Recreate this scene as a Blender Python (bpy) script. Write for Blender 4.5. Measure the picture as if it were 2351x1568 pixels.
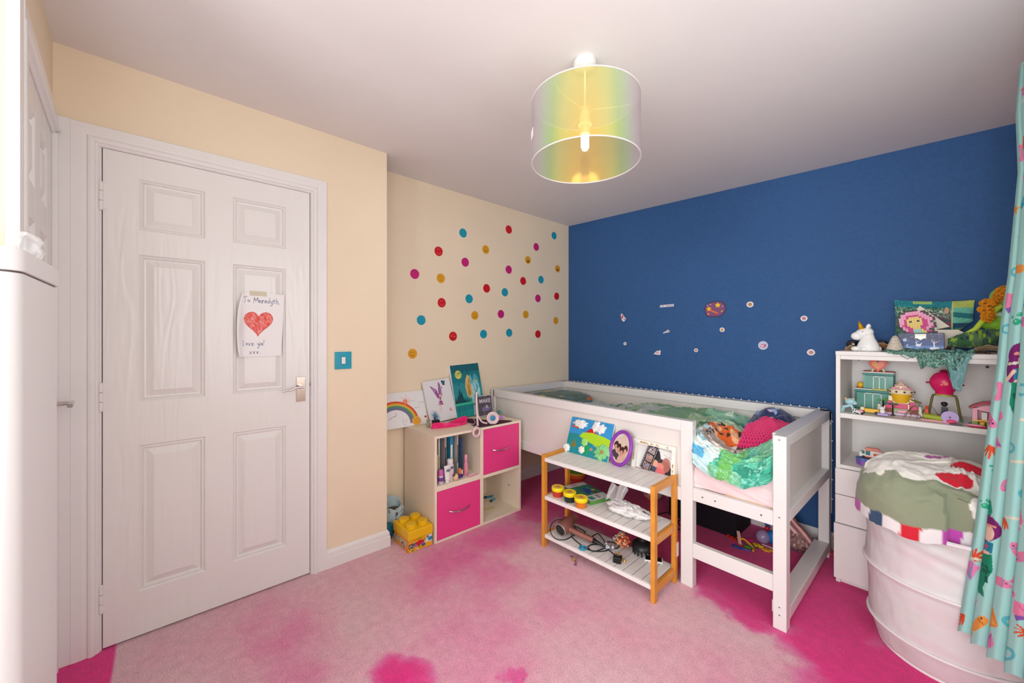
import bpy, math, random
import numpy as np
from mathutils import Matrix, Vector
for o in list(bpy.data.objects): bpy.data.objects.remove(o)
S=bpy.context.scene; COL=S.collection
R=math.radians; PI=math.pi
# ---------------------------------------------------------------- camera
FPX=897.3; YAW=R(48.5933); ZC=1.246; CX=1175.5; HY=771.26
cam=bpy.data.cameras.new('camera'); cam_o=bpy.data.objects.new('camera',cam); COL.objects.link(cam_o)
cam.sensor_width=36; cam.sensor_fit='HORIZONTAL'; cam.lens=FPX/2351*36
cam.shift_y=-(784-HY)/2351; cam.clip_start=.02
cam_o.location=(0,0,ZC); cam_o.rotation_euler=(PI/2,0,YAW)
S.camera=cam_o
# ---------------------------------------------------------------- world, lights, exposure
S.view_settings.view_transform='Standard'; S.view_settings.look='None'; S.view_settings.gamma=1
S.view_settings.use_curve_mapping=False; S.view_settings.exposure=0.13
w=bpy.data.worlds.new('sky'); S.world=w; w.use_nodes=True
w.node_tree.nodes['Background'].inputs[0].default_value=(.95,.985,1,1)
w.node_tree.nodes['Background'].inputs[1].default_value=1.0
def area(name,loc,rot,sx,sy,power,col):
    l=bpy.data.lights.new(name,'AREA'); l.shape='RECTANGLE'; l.size=sx; l.size_y=sy; l.energy=power; l.color=col
    o=bpy.data.objects.new(name,l); o.location=loc; o.rotation_euler=rot; COL.objects.link(o); o['kind']='helper'; return o
# daylight entering at the window in the right wall
area('window_daylight',(.40,.75,1.35),(0,R(90),0),1.3,1.5,19,(.95,.98,1))
# added fill light far behind the camera, brightening the back of the room
area('room_fill',(.15,-3.4,1.5),(R(86),0,R(8)),2.2,1.8,130,(.95,.98,1))
# the photographer's flash, bounced off the ceiling just behind the camera
area('bounced_flash',(.22,-.50,1.25),(R(140),0,R(20)),.7,.7,10,(.97,.98,1))

# ---------------------------------------------------------------- plane helpers (a pixel of the 2351x1568 frame onto a real plane)
_s,_c=math.sin(YAW),math.cos(YAW)
def ray(px,py):
    r=(px-CX)/FPX; u=(HY-py)/FPX
    return (-_s+_c*r,_c+_s*r,u)
def onx(px,py,x): d=ray(px,py); t=x/d[0]; return Vector((x,d[1]*t,ZC+d[2]*t))
def ony(px,py,y): d=ray(px,py); t=y/d[1]; return Vector((d[0]*t,y,ZC+d[2]*t))
def onz(px,py,z): d=ray(px,py); t=(z-ZC)/d[2]; return Vector((d[0]*t,d[1]*t,z))
# ---------------------------------------------------------------- colours and materials
def lin(c): c=c/255; return c/12.92 if c<=.04045 else ((c+.055)/1.055)**2.4
def C(h):
    if not isinstance(h,str): return tuple(h)
    return tuple(lin(int(h[i:i+2],16)) for i in (0,2,4))
MT={}
def pm(name,h,rough=.5,metal=0,spec=.5,bump=None,var=None,coat=0,alpha=1,trans=0,sheen=0,emit=0,ior=1.45):
    if name in MT: return MT[name]
    m=bpy.data.materials.new(name); m.use_nodes=True; MT[name]=m
    nt=m.node_tree; b=nt.nodes['Principled BSDF']; c=C(h)
    b.inputs['Base Color'].default_value=(*c,1); b.inputs['Roughness'].default_value=rough
    b.inputs['Metallic'].default_value=metal; b.inputs['Specular IOR Level'].default_value=spec
    b.inputs['Coat Weight'].default_value=coat; b.inputs['Alpha'].default_value=alpha
    b.inputs['Transmission Weight'].default_value=trans; b.inputs['Sheen Weight'].default_value=sheen; b.inputs['IOR'].default_value=ior
    if emit: b.inputs['Emission Color'].default_value=(*c,1); b.inputs['Emission Strength'].default_value=emit
    tc=nt.nodes.new('ShaderNodeTexCoord')
    if var is None: var=(18,.05)
    n=nt.nodes.new('ShaderNodeTexNoise'); n.inputs['Scale'].default_value=var[0]; n.inputs['Detail'].default_value=4
    nt.links.new(tc.outputs['Object'],n.inputs['Vector'])
    mr=nt.nodes.new('ShaderNodeMapRange'); mr.inputs['From Min'].default_value=.3; mr.inputs['From Max'].default_value=.7
    mr.inputs['To Min'].default_value=1-var[1]; mr.inputs['To Max'].default_value=1+var[1]*.6
    mx=nt.nodes.new('ShaderNodeVectorMath'); mx.operation='SCALE'; mx.inputs[0].default_value=c
    nt.links.new(n.outputs['Fac'],mr.inputs['Value']); nt.links.new(mr.outputs[0],mx.inputs['Scale'])
    nt.links.new(mx.outputs[0],b.inputs['Base Color'])
    if bump:
        n2=nt.nodes.new('ShaderNodeTexNoise'); n2.inputs['Scale'].default_value=bump[0]; n2.inputs['Detail'].default_value=3
        bp=nt.nodes.new('ShaderNodeBump'); bp.inputs['Strength'].default_value=bump[1]; bp.inputs['Distance'].default_value=.003
        nt.links.new(tc.outputs['Object'],n2.inputs['Vector']); nt.links.new(n2.outputs['Fac'],bp.inputs['Height']); nt.links.new(bp.outputs[0],b.inputs['Normal'])
    return m
def printed(name,rough=.6,bump=None,sheen=0,trans=0):
    if name in MT: return MT[name]
    m=pm(name,'ffffff',rough,bump=bump,sheen=sheen)
    nt=m.node_tree; b=nt.nodes['Principled BSDF']
    a=nt.nodes.new('ShaderNodeAttribute'); a.attribute_name='Col'
    nt.links.new(a.outputs['Color'],b.inputs['Base Color'])
    if trans:
        t=nt.nodes.new('ShaderNodeBsdfTranslucent'); ms=nt.nodes.new('ShaderNodeMixShader'); ms.inputs[0].default_value=trans
        nt.links.new(a.outputs['Color'],t.inputs[0]); nt.links.new(b.outputs[0],ms.inputs[1]); nt.links.new(t.outputs[0],ms.inputs[2])
        nt.links.new(ms.outputs[0],nt.nodes['Material Output'].inputs[0])
    return m
# ---------------------------------------------------------------- mesh builder
def rotM(ax,deg): return Matrix.Rotation(R(deg),4,ax)
def T(x,y=0,z=0): return Matrix.Translation((x,y,z) if not isinstance(x,(tuple,list,Vector)) else x)
class MB:
    def __init__(s,M=None): s.v=[]; s.f=[]; s.m=[]; s.M=M
    def add(s,vs,fs,mi=0):
        k=len(s.v)
        if s.M is not None: vs=[s.M@Vector(v) for v in vs]
        s.v+= [tuple(v) for v in vs]; s.f+=[tuple(k+i for i in f) for f in fs]; s.m+=[mi]*len(fs); return s
    def box(s,x0,x1,y0,y1,z0,z1,mi=0):
        vs=[(x,y,z) for z in (z0,z1) for y in (y0,y1) for x in (x0,x1)]
        return s.add(vs,[(0,2,3,1),(4,5,7,6),(0,1,5,4),(2,6,7,3),(0,4,6,2),(1,3,7,5)],mi)
    def cyl(s,p0,p1,r0,r1=None,n=16,mi=0,cap=True):
        if r1 is None: r1=r0
        p0,p1=Vector(p0),Vector(p1); d=(p1-p0).normalized(); a=d.orthogonal().normalized(); b=d.cross(a)
        vs=[p+(a*math.cos(2*PI*i/n)+b*math.sin(2*PI*i/n))*r for p,r in ((p0,r0),(p1,r1)) for i in range(n)]
        fs=[(i,(i+1)%n,n+(i+1)%n,n+i) for i in range(n)]
        if cap: fs+=[tuple(range(n))[::-1],tuple(range(n,2*n))]
        return s.add(vs,fs,mi)
    def lathe(s,prof,n=24,mi=0,c=(0,0,0),sx=1,sy=1):
        vs=[];fs=[]
        for r,z in prof:
            for i in range(n): vs.append((c[0]+r*sx*math.cos(2*PI*i/n),c[1]+r*sy*math.sin(2*PI*i/n),c[2]+z))
        for j in range(len(prof)-1):
            for i in range(n): fs.append((j*n+i,j*n+(i+1)%n,(j+1)*n+(i+1)%n,(j+1)*n+i))
        fs+=[tuple(range(n))[::-1],tuple((len(prof)-1)*n+i for i in range(n))]
        return s.add(vs,fs,mi)
    def ball(s,c,r,n=14,mi=0,M=None):
        if not isinstance(r,(tuple,list)): r=(r,r,r)
        vs=[];fs=[];h=n//2
        for j in range(1,h):
            t=PI*j/h
            for i in range(n):
                p=Vector((r[0]*math.sin(t)*math.cos(2*PI*i/n),r[1]*math.sin(t)*math.sin(2*PI*i/n),r[2]*math.cos(t)))
                if M is not None: p=M@p
                vs.append(p+Vector(c))
        for z in (1,-1):
            p=Vector((0,0,r[2]*z)); p=M@p if M is not None else p; vs.append(p+Vector(c))
        t,b=len(vs)-2,len(vs)-1
        for j in range(h-2):
            for i in range(n): fs.append((j*n+i,(j+1)*n+i,(j+1)*n+(i+1)%n,j*n+(i+1)%n))
        for i in range(n): fs.append((t,i,(i+1)%n)); fs.append((b,(h-2)*n+(i+1)%n,(h-2)*n+i))
        return s.add(vs,fs,mi)
    def tube(s,pts,r,n=8,mi=0,closed=False,r1=None):
        P=[Vector(p) for p in pts]; m=len(P); vs=[];fs=[]; up=None
        for k,p in enumerate(P):
            a=P[(k-1)%m] if (closed or k>0) else p; b=P[(k+1)%m] if (closed or k<m-1) else p
            d=(b-a).normalized()
            if up is None: up=d.orthogonal().normalized()
            up=(up-d*up.dot(d)).normalized(); q=d.cross(up)
            rr=r if r1 is None else r+(r1-r)*k/(m-1)
            for i in range(n): vs.append(p+(up*math.cos(2*PI*i/n)+q*math.sin(2*PI*i/n))*rr)
        for k in range(m if closed else m-1):
            k2=(k+1)%m
            for i in range(n): fs.append((k*n+i,k*n+(i+1)%n,k2*n+(i+1)%n,k2*n+i))
        if not closed: fs+=[tuple(range(n))[::-1],tuple((m-1)*n+i for i in range(n))]
        return s.add(vs,fs,mi)
    def prism(s,poly,z0,z1,mi=0):
        n=len(poly); vs=[(x,y,z0) for x,y in poly]+[(x,y,z1) for x,y in poly]
        a=sum(poly[i][0]*poly[(i+1)%n][1]-poly[(i+1)%n][0]*poly[i][1] for i in range(n))
        fs=[(i,(i+1)%n,n+(i+1)%n,n+i) for i in range(n)]+[tuple(range(n))[::-1],tuple(range(n,2*n))]
        if a<0: fs=[f[::-1] for f in fs]
        return s.add(vs,fs,mi)
    def sheet(s,fn,nu,nv,mi=0,wrap=False):
        vs=[fn(i/nu,j/nv) for j in range(nv+1) for i in range(nu+(0 if wrap else 1))]
        w=nu+(0 if wrap else 1)
        fs=[(j*w+i,j*w+(i+1)%w,(j+1)*w+(i+1)%w,(j+1)*w+i) for j in range(nv) for i in range(nu)]
        return s.add(vs,fs,mi)
def obj(name,mb,mats,parent=None,smooth=False,bev=0,sub=0,solid=0,ang=38):
    me=bpy.data.meshes.new(name); me.from_pydata([tuple(v) for v in mb.v],[],mb.f)
    if not isinstance(mats,(list,tuple)): mats=[mats]
    for m in mats: me.materials.append(m)
    if len(mats)>1: me.polygons.foreach_set('material_index',mb.m)
    if smooth:
        me.shade_smooth()
        if ang<180: me.set_sharp_from_angle(angle=R(ang))
    me.update(); o=bpy.data.objects.new(name,me); COL.objects.link(o)
    if solid: k=o.modifiers.new('solid','SOLIDIFY'); k.thickness=solid; k.offset=0
    if bev: k=o.modifiers.new('bevel','BEVEL'); k.width=bev; k.segments=2; k.limit_method='ANGLE'; k.angle_limit=R(40)
    if sub: k=o.modifiers.new('sub','SUBSURF'); k.levels=sub; k.render_levels=sub
    if parent: o.parent=parent; o.matrix_parent_inverse=parent.matrix_world.inverted()
    return o
def tag(o,label,cat,group=None):
    o['label']=label; o['category']=cat
    if group: o['group']=group
    return o
def thing(name,label,cat,loc=(0,0,0),rz=0,group=None):
    o=bpy.data.objects.new(name,None); COL.objects.link(o); o.location=loc; o.rotation_euler=(0,0,rz); o.empty_display_size=.05
    o.matrix_world=T(*loc)@Matrix.Rotation(rz,4,'Z')
    return tag(o,label,cat,group)
def struct(o): o['kind']='structure'; return o
# local meshes: built in the thing's own frame
def part(name,mb,mats,parent,**k):
    o=obj(name,mb,mats,None,**k); o.parent=parent; return o
# ---------------------------------------------------------------- painter: flat prints as colours on a fine mesh
class Paint:
    def __init__(s,U,V,bg): s.U=U; s.V=V; s.c=np.empty(U.shape+(3,)); s.c[:]=C(bg)
    def put(s,mask,h,a=1.0):
        c=np.array(C(h)); s.c[mask]=s.c[mask]*(1-a)+c*a; return s
    def ell(s,cx,cy,rx,ry,h,rot=0,a=1.0):
        ca,sa=math.cos(R(rot)),math.sin(R(rot)); x=s.U-cx; y=s.V-cy
        return s.put(((x*ca+y*sa)/rx)**2+((-x*sa+y*ca)/ry)**2<1,h,a)
    def poly(s,pts,h,a=1.0):
        inside=np.zeros(s.U.shape,bool); n=len(pts)
        for i in range(n):
            x0,y0=pts[i]; x1,y1=pts[(i+1)%n]
            if y0==y1: continue
            cond=((y0>s.V)!=(y1>s.V))&(s.U<(x1-x0)*(s.V-y0)/(y1-y0)+x0); inside^=cond
        return s.put(inside,h,a)
    def line(s,pts,w,h,a=1.0):
        for (x0,y0),(x1,y1) in zip(pts[:-1],pts[1:]):
            dx,dy=x1-x0,y1-y0; L=dx*dx+dy*dy+1e-12
            t=np.clip(((s.U-x0)*dx+(s.V-y0)*dy)/L,0,1)
            s.put((s.U-x0-t*dx)**2+(s.V-y0-t*dy)**2<(w/2)**2,h,a)
        return s
    def rect(s,x0,x1,y0,y1,h,a=1.0): return s.put((s.U>x0)&(s.U<x1)&(s.V>y0)&(s.V<y1),h,a)
    def ring(s,cx,cy,rx,ry,w,h,a=1.0):
        d=np.sqrt(((s.U-cx)/rx)**2+((s.V-cy)/ry)**2); return s.put(abs(d-1)<w,h,a)
def vnoise(x,y,seed=0,oct=3):
    rs=np.random.RandomState(seed); out=0; amp=1; tot=0
    for o in range(oct):
        g=rs.rand(64,64); xi=np.floor(x).astype(int); yi=np.floor(y).astype(int); fx=x-xi; fy=y-yi
        fx=fx*fx*(3-2*fx); fy=fy*fy*(3-2*fy); G=lambda a,b:g[a%64,b%64]
        out=out+amp*((G(xi,yi)*(1-fx)+G(xi+1,yi)*fx)*(1-fy)+(G(xi,yi+1)*(1-fx)+G(xi+1,yi+1)*fx)*fy)
        tot+=amp; amp*=.5; x=x*2+17.3; y=y*2+9.1
    return out/tot*2-1
def psheet(name,fn,nu,nv,paint,mat,parent=None,uv=(1,1),smooth=True,solid=0,back=None,wrap=False):
    """fn(U,V)->X,Y,Z arrays (U,V in 0..1); paint(Paint) gets U,V scaled by uv"""
    u=np.linspace(0,1,nu+1); v=np.linspace(0,1,nv+1); U,V=np.meshgrid(u,v)
    X,Y,Z=fn(U,V); X=X+0*U; Y=Y+0*U; Z=Z+0*U
    p=Paint(U*uv[0],V*uv[1],'ffffff'); paint(p)
    w_=nu+1; co=np.stack([X,Y,Z],-1).reshape(-1,3)
    j,i=np.meshgrid(np.arange(nv),np.arange(nu),indexing='ij'); a=(j*w_+i).ravel()
    q=np.stack([a,a+1,a+w_+1,a+w_],-1)
    me=bpy.data.meshes.new(name); me.vertices.add(len(co)); me.vertices.foreach_set('co',co.ravel())
    me.loops.add(q.size); me.loops.foreach_set('vertex_index',q.ravel())
    me.polygons.add(len(q)); me.polygons.foreach_set('loop_start',np.arange(len(q))*4)
    me.update(calc_edges=True); me.validate()
    at=me.color_attributes.new('Col','FLOAT_COLOR','POINT')
    at.data.foreach_set('color',np.concatenate([p.c.reshape(-1,3),np.ones((len(co),1))],1).ravel())
    me.materials.append(mat)
    if smooth: me.shade_smooth()
    o=bpy.data.objects.new(name,me); COL.objects.link(o)
    if solid: k=o.modifiers.new('solid','SOLIDIFY'); k.thickness=solid; k.offset=-1
    if parent: o.parent=parent
    return o
def flat(o,u,v):
    """plane function in a frame: origin o, full-width vector u, full-height vector v"""
    o,u,v=Vector(o),Vector(u),Vector(v)
    return lambda U,V:(o.x+u.x*U+v.x*V,o.y+u.y*U+v.y*V,o.z+u.z*U+v.z*V)
def frameM(o,u,v):
    """matrix: local x along u, y along v(orthogonalised), z their normal"""
    u=Vector(u).normalized(); v=Vector(v); v=(v-u*v.dot(u)).normalized(); n=u.cross(v)
    M=Matrix((u,v,n)).transposed().to_4x4(); M.translation=Vector(o); return M
_tc={}
def text_mb(mb,txt,size,mi,M,z=.0006,bold=0):
    c=bpy.data.curves.new('t','FONT'); c.body=txt; c.size=size; c.align_x='CENTER'; c.align_y='CENTER'; c.offset=bold; c.resolution_u=2
    o=bpy.data.objects.new('t',c); COL.objects.link(o); bpy.context.view_layer.update()
    me=bpy.data.meshes.new_from_object(o.evaluated_get(bpy.context.evaluated_depsgraph_get()))
    keep=mb.M; mb.M=M
    mb.add([(v.co.x,v.co.y,z) for v in me.vertices],[tuple(p.vertices) for p in me.polygons],mi); mb.M=keep
    bpy.data.objects.remove(o); bpy.data.curves.remove(c); bpy.data.meshes.remove(me)
# ================================================================ ROOM
D=-2.233; XR=-2.484; YB=2.923; YC=-.3216; Y1=.978; XW=-1.654; XE=.345
def ceil_z(x,y): return 2.3428-.0332*(x+2.2329)-.0137*y
M_cream=pm('cream_wall_paint','f1dec2',.75,bump=(90,.12),var=(2.5,.03))
M_blue=pm('navy_blue_wall_paint','2b568b',.7,bump=(70,.25),var=(60,.10))
M_ceil=pm('ceiling_white_paint','e9e5e3',.8,bump=(25,.15),var=(2,.03))
M_gloss=pm('white_gloss_paint','ece8e5',.28,bump=(40,.06),var=(6,.02))
def wood_white():
    m=pm('white_grained_door_paint','ebe7e3',.27,var=(3,.008)); nt=m.node_tree; b=nt.nodes['Principled BSDF']
    tc=nt.nodes.new('ShaderNodeTexCoord'); mp=nt.nodes.new('ShaderNodeMapping'); mp.inputs['Scale'].default_value=(8,8,1.1)
    nt.links.new(tc.outputs['Object'],mp.inputs[0])
    n=nt.nodes.new('ShaderNodeTexNoise'); n.inputs['Scale'].default_value=2.2; n.inputs['Detail'].default_value=1.5; nt.links.new(mp.outputs[0],n.inputs['Vector'])
    mu=nt.nodes.new('ShaderNodeMath'); mu.operation='MULTIPLY'; mu.inputs[1].default_value=26; nt.links.new(n.outputs['Fac'],mu.inputs[0])
    si=nt.nodes.new('ShaderNodeMath'); si.operation='SINE'; nt.links.new(mu.outputs[0],si.inputs[0])
    bp=nt.nodes.new('ShaderNodeBump'); bp.inputs['Strength'].default_value=.35; bp.inputs['Distance'].default_value=.0012
    nt.links.new(si.outputs[0],bp.inputs['Height']); nt.links.new(bp.outputs[0],b.inputs['Normal']); return m
M_door=wood_white()
M_chrome=pm('chrome','c8c4c0',.15,metal=1)
# carpet ---------------------------------------------------------
def carpet():
    m=bpy.data.materials.new('pink_carpet'); m.use_nodes=True; nt=m.node_tree; b=nt.nodes['Principled BSDF']; N=nt.nodes.new; Lk=nt.links.new
    g=N('ShaderNodeNewGeometry'); pos=g.outputs['Position']
    def noise(sc,det=4,src=pos):
        n=N('ShaderNodeTexNoise'); n.inputs['Scale'].default_value=sc; n.inputs['Detail'].default_value=det; Lk(src,n.inputs['Vector']); return n
    wv=noise(5,5); sub=N('ShaderNodeVectorMath'); sub.operation='SUBTRACT'; Lk(wv.outputs['Color'],sub.inputs[0]); sub.inputs[1].default_value=(.5,.5,.5)
    sc=N('ShaderNodeVectorMath'); sc.operation='SCALE'; sc.inputs['Scale'].default_value=.28; Lk(sub.outputs[0],sc.inputs[0])
    ad=N('ShaderNodeVectorMath'); ad.operation='ADD'; Lk(pos,ad.inputs[0]); Lk(sc.outputs[0],ad.inputs[1]); wp=ad.outputs[0]
    acc=None
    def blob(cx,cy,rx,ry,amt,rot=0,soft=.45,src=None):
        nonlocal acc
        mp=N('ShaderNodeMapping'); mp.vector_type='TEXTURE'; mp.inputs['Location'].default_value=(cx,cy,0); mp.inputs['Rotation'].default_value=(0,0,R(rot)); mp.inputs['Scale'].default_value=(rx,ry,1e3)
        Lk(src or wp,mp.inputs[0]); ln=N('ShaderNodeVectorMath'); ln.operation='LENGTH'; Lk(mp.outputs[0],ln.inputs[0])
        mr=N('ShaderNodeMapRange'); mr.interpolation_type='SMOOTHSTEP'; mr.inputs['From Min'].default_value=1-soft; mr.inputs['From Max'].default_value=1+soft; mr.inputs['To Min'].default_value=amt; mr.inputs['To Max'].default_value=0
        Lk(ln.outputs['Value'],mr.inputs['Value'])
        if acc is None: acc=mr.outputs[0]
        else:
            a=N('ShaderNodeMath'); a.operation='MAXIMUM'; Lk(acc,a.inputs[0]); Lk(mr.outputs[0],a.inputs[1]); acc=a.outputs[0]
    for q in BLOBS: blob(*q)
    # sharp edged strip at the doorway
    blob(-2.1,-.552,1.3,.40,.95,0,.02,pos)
    n2=noise(2.3,3); m2=N('ShaderNodeMapRange'); m2.inputs['From Min'].default_value=.35; m2.inputs['From Max'].default_value=.7; m2.inputs['To Max'].default_value=.30; Lk(n2.outputs['Fac'],m2.inputs['Value'])
    a=N('ShaderNodeMath'); a.operation='ADD'; a.use_clamp=True; Lk(acc,a.inputs[0]); Lk(m2.outputs[0],a.inputs[1])
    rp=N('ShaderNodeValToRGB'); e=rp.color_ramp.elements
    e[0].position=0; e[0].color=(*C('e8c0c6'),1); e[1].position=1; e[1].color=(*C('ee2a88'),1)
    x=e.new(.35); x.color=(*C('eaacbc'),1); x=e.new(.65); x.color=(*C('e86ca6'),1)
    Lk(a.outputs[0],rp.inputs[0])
    n3=noise(170,3); m3=N('ShaderNodeMapRange'); m3.inputs['From Min'].default_value=.3; m3.inputs['From Max'].default_value=.7; m3.inputs['To Min'].default_value=.80; m3.inputs['To Max'].default_value=1.12; Lk(n3.outputs['Fac'],m3.inputs['Value'])
    n5=noise(28,4); m5=N('ShaderNodeMapRange'); m5.inputs['From Min'].default_value=.3; m5.inputs['From Max'].default_value=.7; m5.inputs['To Min'].default_value=.9; m5.inputs['To Max'].default_value=1.05; Lk(n5.outputs['Fac'],m5.inputs['Value'])
    mm=N('ShaderNodeMath'); mm.operation='MULTIPLY'; Lk(m3.outputs[0],mm.inputs[0]); Lk(m5.outputs[0],mm.inputs[1])
    ms=N('ShaderNodeVectorMath'); ms.operation='SCALE'; Lk(rp.outputs[0],ms.inputs[0]); Lk(mm.outputs[0],ms.inputs['Scale'])
    # dark specks of fluff
    v=N('ShaderNodeTexVoronoi'); v.inputs['Scale'].default_value=9; Lk(pos,v.inputs['Vector'])
    cp=N('ShaderNodeMath'); cp.operation='LESS_THAN'; cp.inputs[1].default_value=.035; Lk(v.outputs['Distance'],cp.inputs[0])
    cm=N('ShaderNodeMath'); cm.operation='MULTIPLY'; cm.inputs[1].default_value=.4; Lk(cp.outputs[0],cm.inputs[0])
    mi=N('ShaderNodeMix'); mi.data_type='RGBA'; Lk(cm.outputs[0],mi.inputs['Factor']); Lk(ms.outputs[0],mi.inputs[6]); mi.inputs[7].default_value=(*C('6a3a48'),1)
    Lk(mi.outputs[2],b.inputs['Base Color']); b.inputs['Roughness'].default_value=.95; b.inputs['Specular IOR Level'].default_value=.1; b.inputs['Sheen Weight'].default_value=.25
    n4=noise(330,2); bp=N('ShaderNodeBump'); bp.inputs['Strength'].default_value=.6; bp.inputs['Distance'].default_value=.004; Lk(n4.outputs['Fac'],bp.inputs['Height']); Lk(bp.outputs[0],b.inputs['Normal'])
    return m
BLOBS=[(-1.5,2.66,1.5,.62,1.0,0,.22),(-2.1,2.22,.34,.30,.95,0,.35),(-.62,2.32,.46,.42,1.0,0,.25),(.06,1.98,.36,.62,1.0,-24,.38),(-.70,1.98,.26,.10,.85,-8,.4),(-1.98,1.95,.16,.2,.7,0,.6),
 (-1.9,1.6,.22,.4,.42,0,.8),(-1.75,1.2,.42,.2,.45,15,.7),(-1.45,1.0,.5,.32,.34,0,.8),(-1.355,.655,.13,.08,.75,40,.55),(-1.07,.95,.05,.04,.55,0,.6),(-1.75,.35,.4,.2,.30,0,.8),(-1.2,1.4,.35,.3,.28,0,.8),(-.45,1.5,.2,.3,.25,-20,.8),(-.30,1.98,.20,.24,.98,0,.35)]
M_carpet=carpet()
fl=struct(obj('floor',MB().box(-2.62,.6,-1.3,3.02,-.05,0),M_carpet))
# ceiling: a slab whose underside follows the gentle fall of the real one
mb=MB(); xs=(-2.62,.5); ys=(-1.3,3.05)
vs=[(x,y,ceil_z(x,y)) for y in ys for x in xs]+[(x,y,2.46) for y in ys for x in xs]
mb.add(vs,[(0,1,3,2),(4,6,7,5),(0,4,5,1),(2,3,7,6),(0,2,6,4),(1,5,7,3)]); struct(obj('ceiling',mb,M_ceil))
def wallpoly(name,mb,m): return struct(obj(name,mb,m))
# left wall with the door opening
OY0,OY1,OZ=-.205,.572,2.0
mb=MB(); top=2.40
mb.box(D-.10,D,YC-.1,OY0,0,top).box(D-.10,D,OY1,Y1-.0,0,top).box(D-.10,D,OY0,OY1,OZ,top)
wallpoly('wall_left',mb,M_cream)
wallpoly('wall_alcove',MB().box(XR-.10,XR,Y1-.1,YB+.1,0,top).box(XR,D-.10,Y1-.1,Y1,0,top),M_cream)
wallpoly('wall_back',MB().box(XR,XE+.15,YB,YB+.1,0,top),M_blue)
# closet front, set a few degrees off square; local x runs from the corner towards the camera side
RC=T(D,YC,0)@rotM('Z',3.53); CW=.85; CA,CB=.04,.70
mb=MB(RC).box(0,CA,-.1,0,0,top).box(CB,CW,-.1,0,0,top).box(CA,CB,-.1,0,2.0,top)
mb.M=None; ce=RC@Vector((CW,0,0)); mb.box(ce.x-.1,ce.x,-1.3,ce.y-.02,0,top)
wallpoly('wall_closet',mb,M_cream)
# right wall with window
wy0,wy1,wz0,wz1=.1,1.45,.75,2.05
wallpoly('wall_right',MB().box(XE,XE+.12,-.3,wy0,0,top).box(XE,XE+.12,wy1,YB,0,top).box(XE,XE+.12,wy0,wy1,0,wz0).box(XE,XE+.12,wy0,wy1,wz1,top),M_cream)
mb=MB()
for a,b,c,d in ((wy0,wy1,wz0,wz0+.06),(wy0,wy1,wz1-.06,wz1),(wy0,wy0+.06,wz0,wz1),(wy1-.06,wy1,wz0,wz1),((wy0+wy1)/2-.03,(wy0+wy1)/2+.03,wz0,wz1)): mb.box(XE+.07,XE+.115,a,b,c,d)
wi=struct(obj('window_1',mb,M_gloss,bev=.004))
gm=pm('window_glass','ffffff',.0,trans=1,var=(1,0)); 
part('pane',MB().box(XE+.09,XE+.094,wy0,wy1,wz0,wz1),gm,wi)
part('window_sill',MB().box(XE-.04,XE+.12,wy0-.03,wy1+.03,wz0-.03,wz0),M_gloss,wi,bev=.004)
# ---------------------------------------------------------------- skirting boards
SK=[(0,0),(.016,0),(.016,.058),(.011,.062),(.013,.068),(.011,.082),(.003,.094),(0,.095)]
def skirting(name,pts,sgn=1):
    """profile swept along a polyline of wall corners; offset to the room side"""
    mb=MB(); n=len(pts)
    rows=[]
    for k,(x,y) in enumerate(pts):
        def nrm(a,b):
            dx,dy=b[0]-a[0],b[1]-a[1]; l=math.hypot(dx,dy); return (-dy/l*sgn,dx/l*sgn)
        ns=[]
        if k>0: ns.append(nrm(pts[k-1],pts[k]))
        if k<n-1: ns.append(nrm(pts[k],pts[k+1]))
        if len(ns)==2:
            sx,sy=ns[0][0]+ns[1][0],ns[0][1]+ns[1][1]; q=(sx*ns[0][0]+sy*ns[0][1]); o=(sx/q,sy/q)
        else: o=ns[0]
        rows.append([(x+o[0]*p,y+o[1]*p,z) for p,z in SK])
    m=len(SK); vs=[v for r in rows for v in r]
    fs=[(k*m+i,k*m+i+1,(k+1)*m+i+1,(k+1)*m+i) for k in range(n-1) for i in range(m-1)]+[tuple(range(m)),tuple((n-1)*m+i for i in range(m))[::-1]]
    mb.add(vs,fs); return struct(obj(name,mb,M_gloss,smooth=True,ang=25))
skirting('baseboard_left',[(D,.637),(D,Y1),(XR,Y1)],-1)
skirting('baseboard_alcove',[(XR,Y1+.02),(XR,YB)],-1)
skirting('baseboard_back',[(XR+.017,YB),(XE,YB)],-1)
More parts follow.
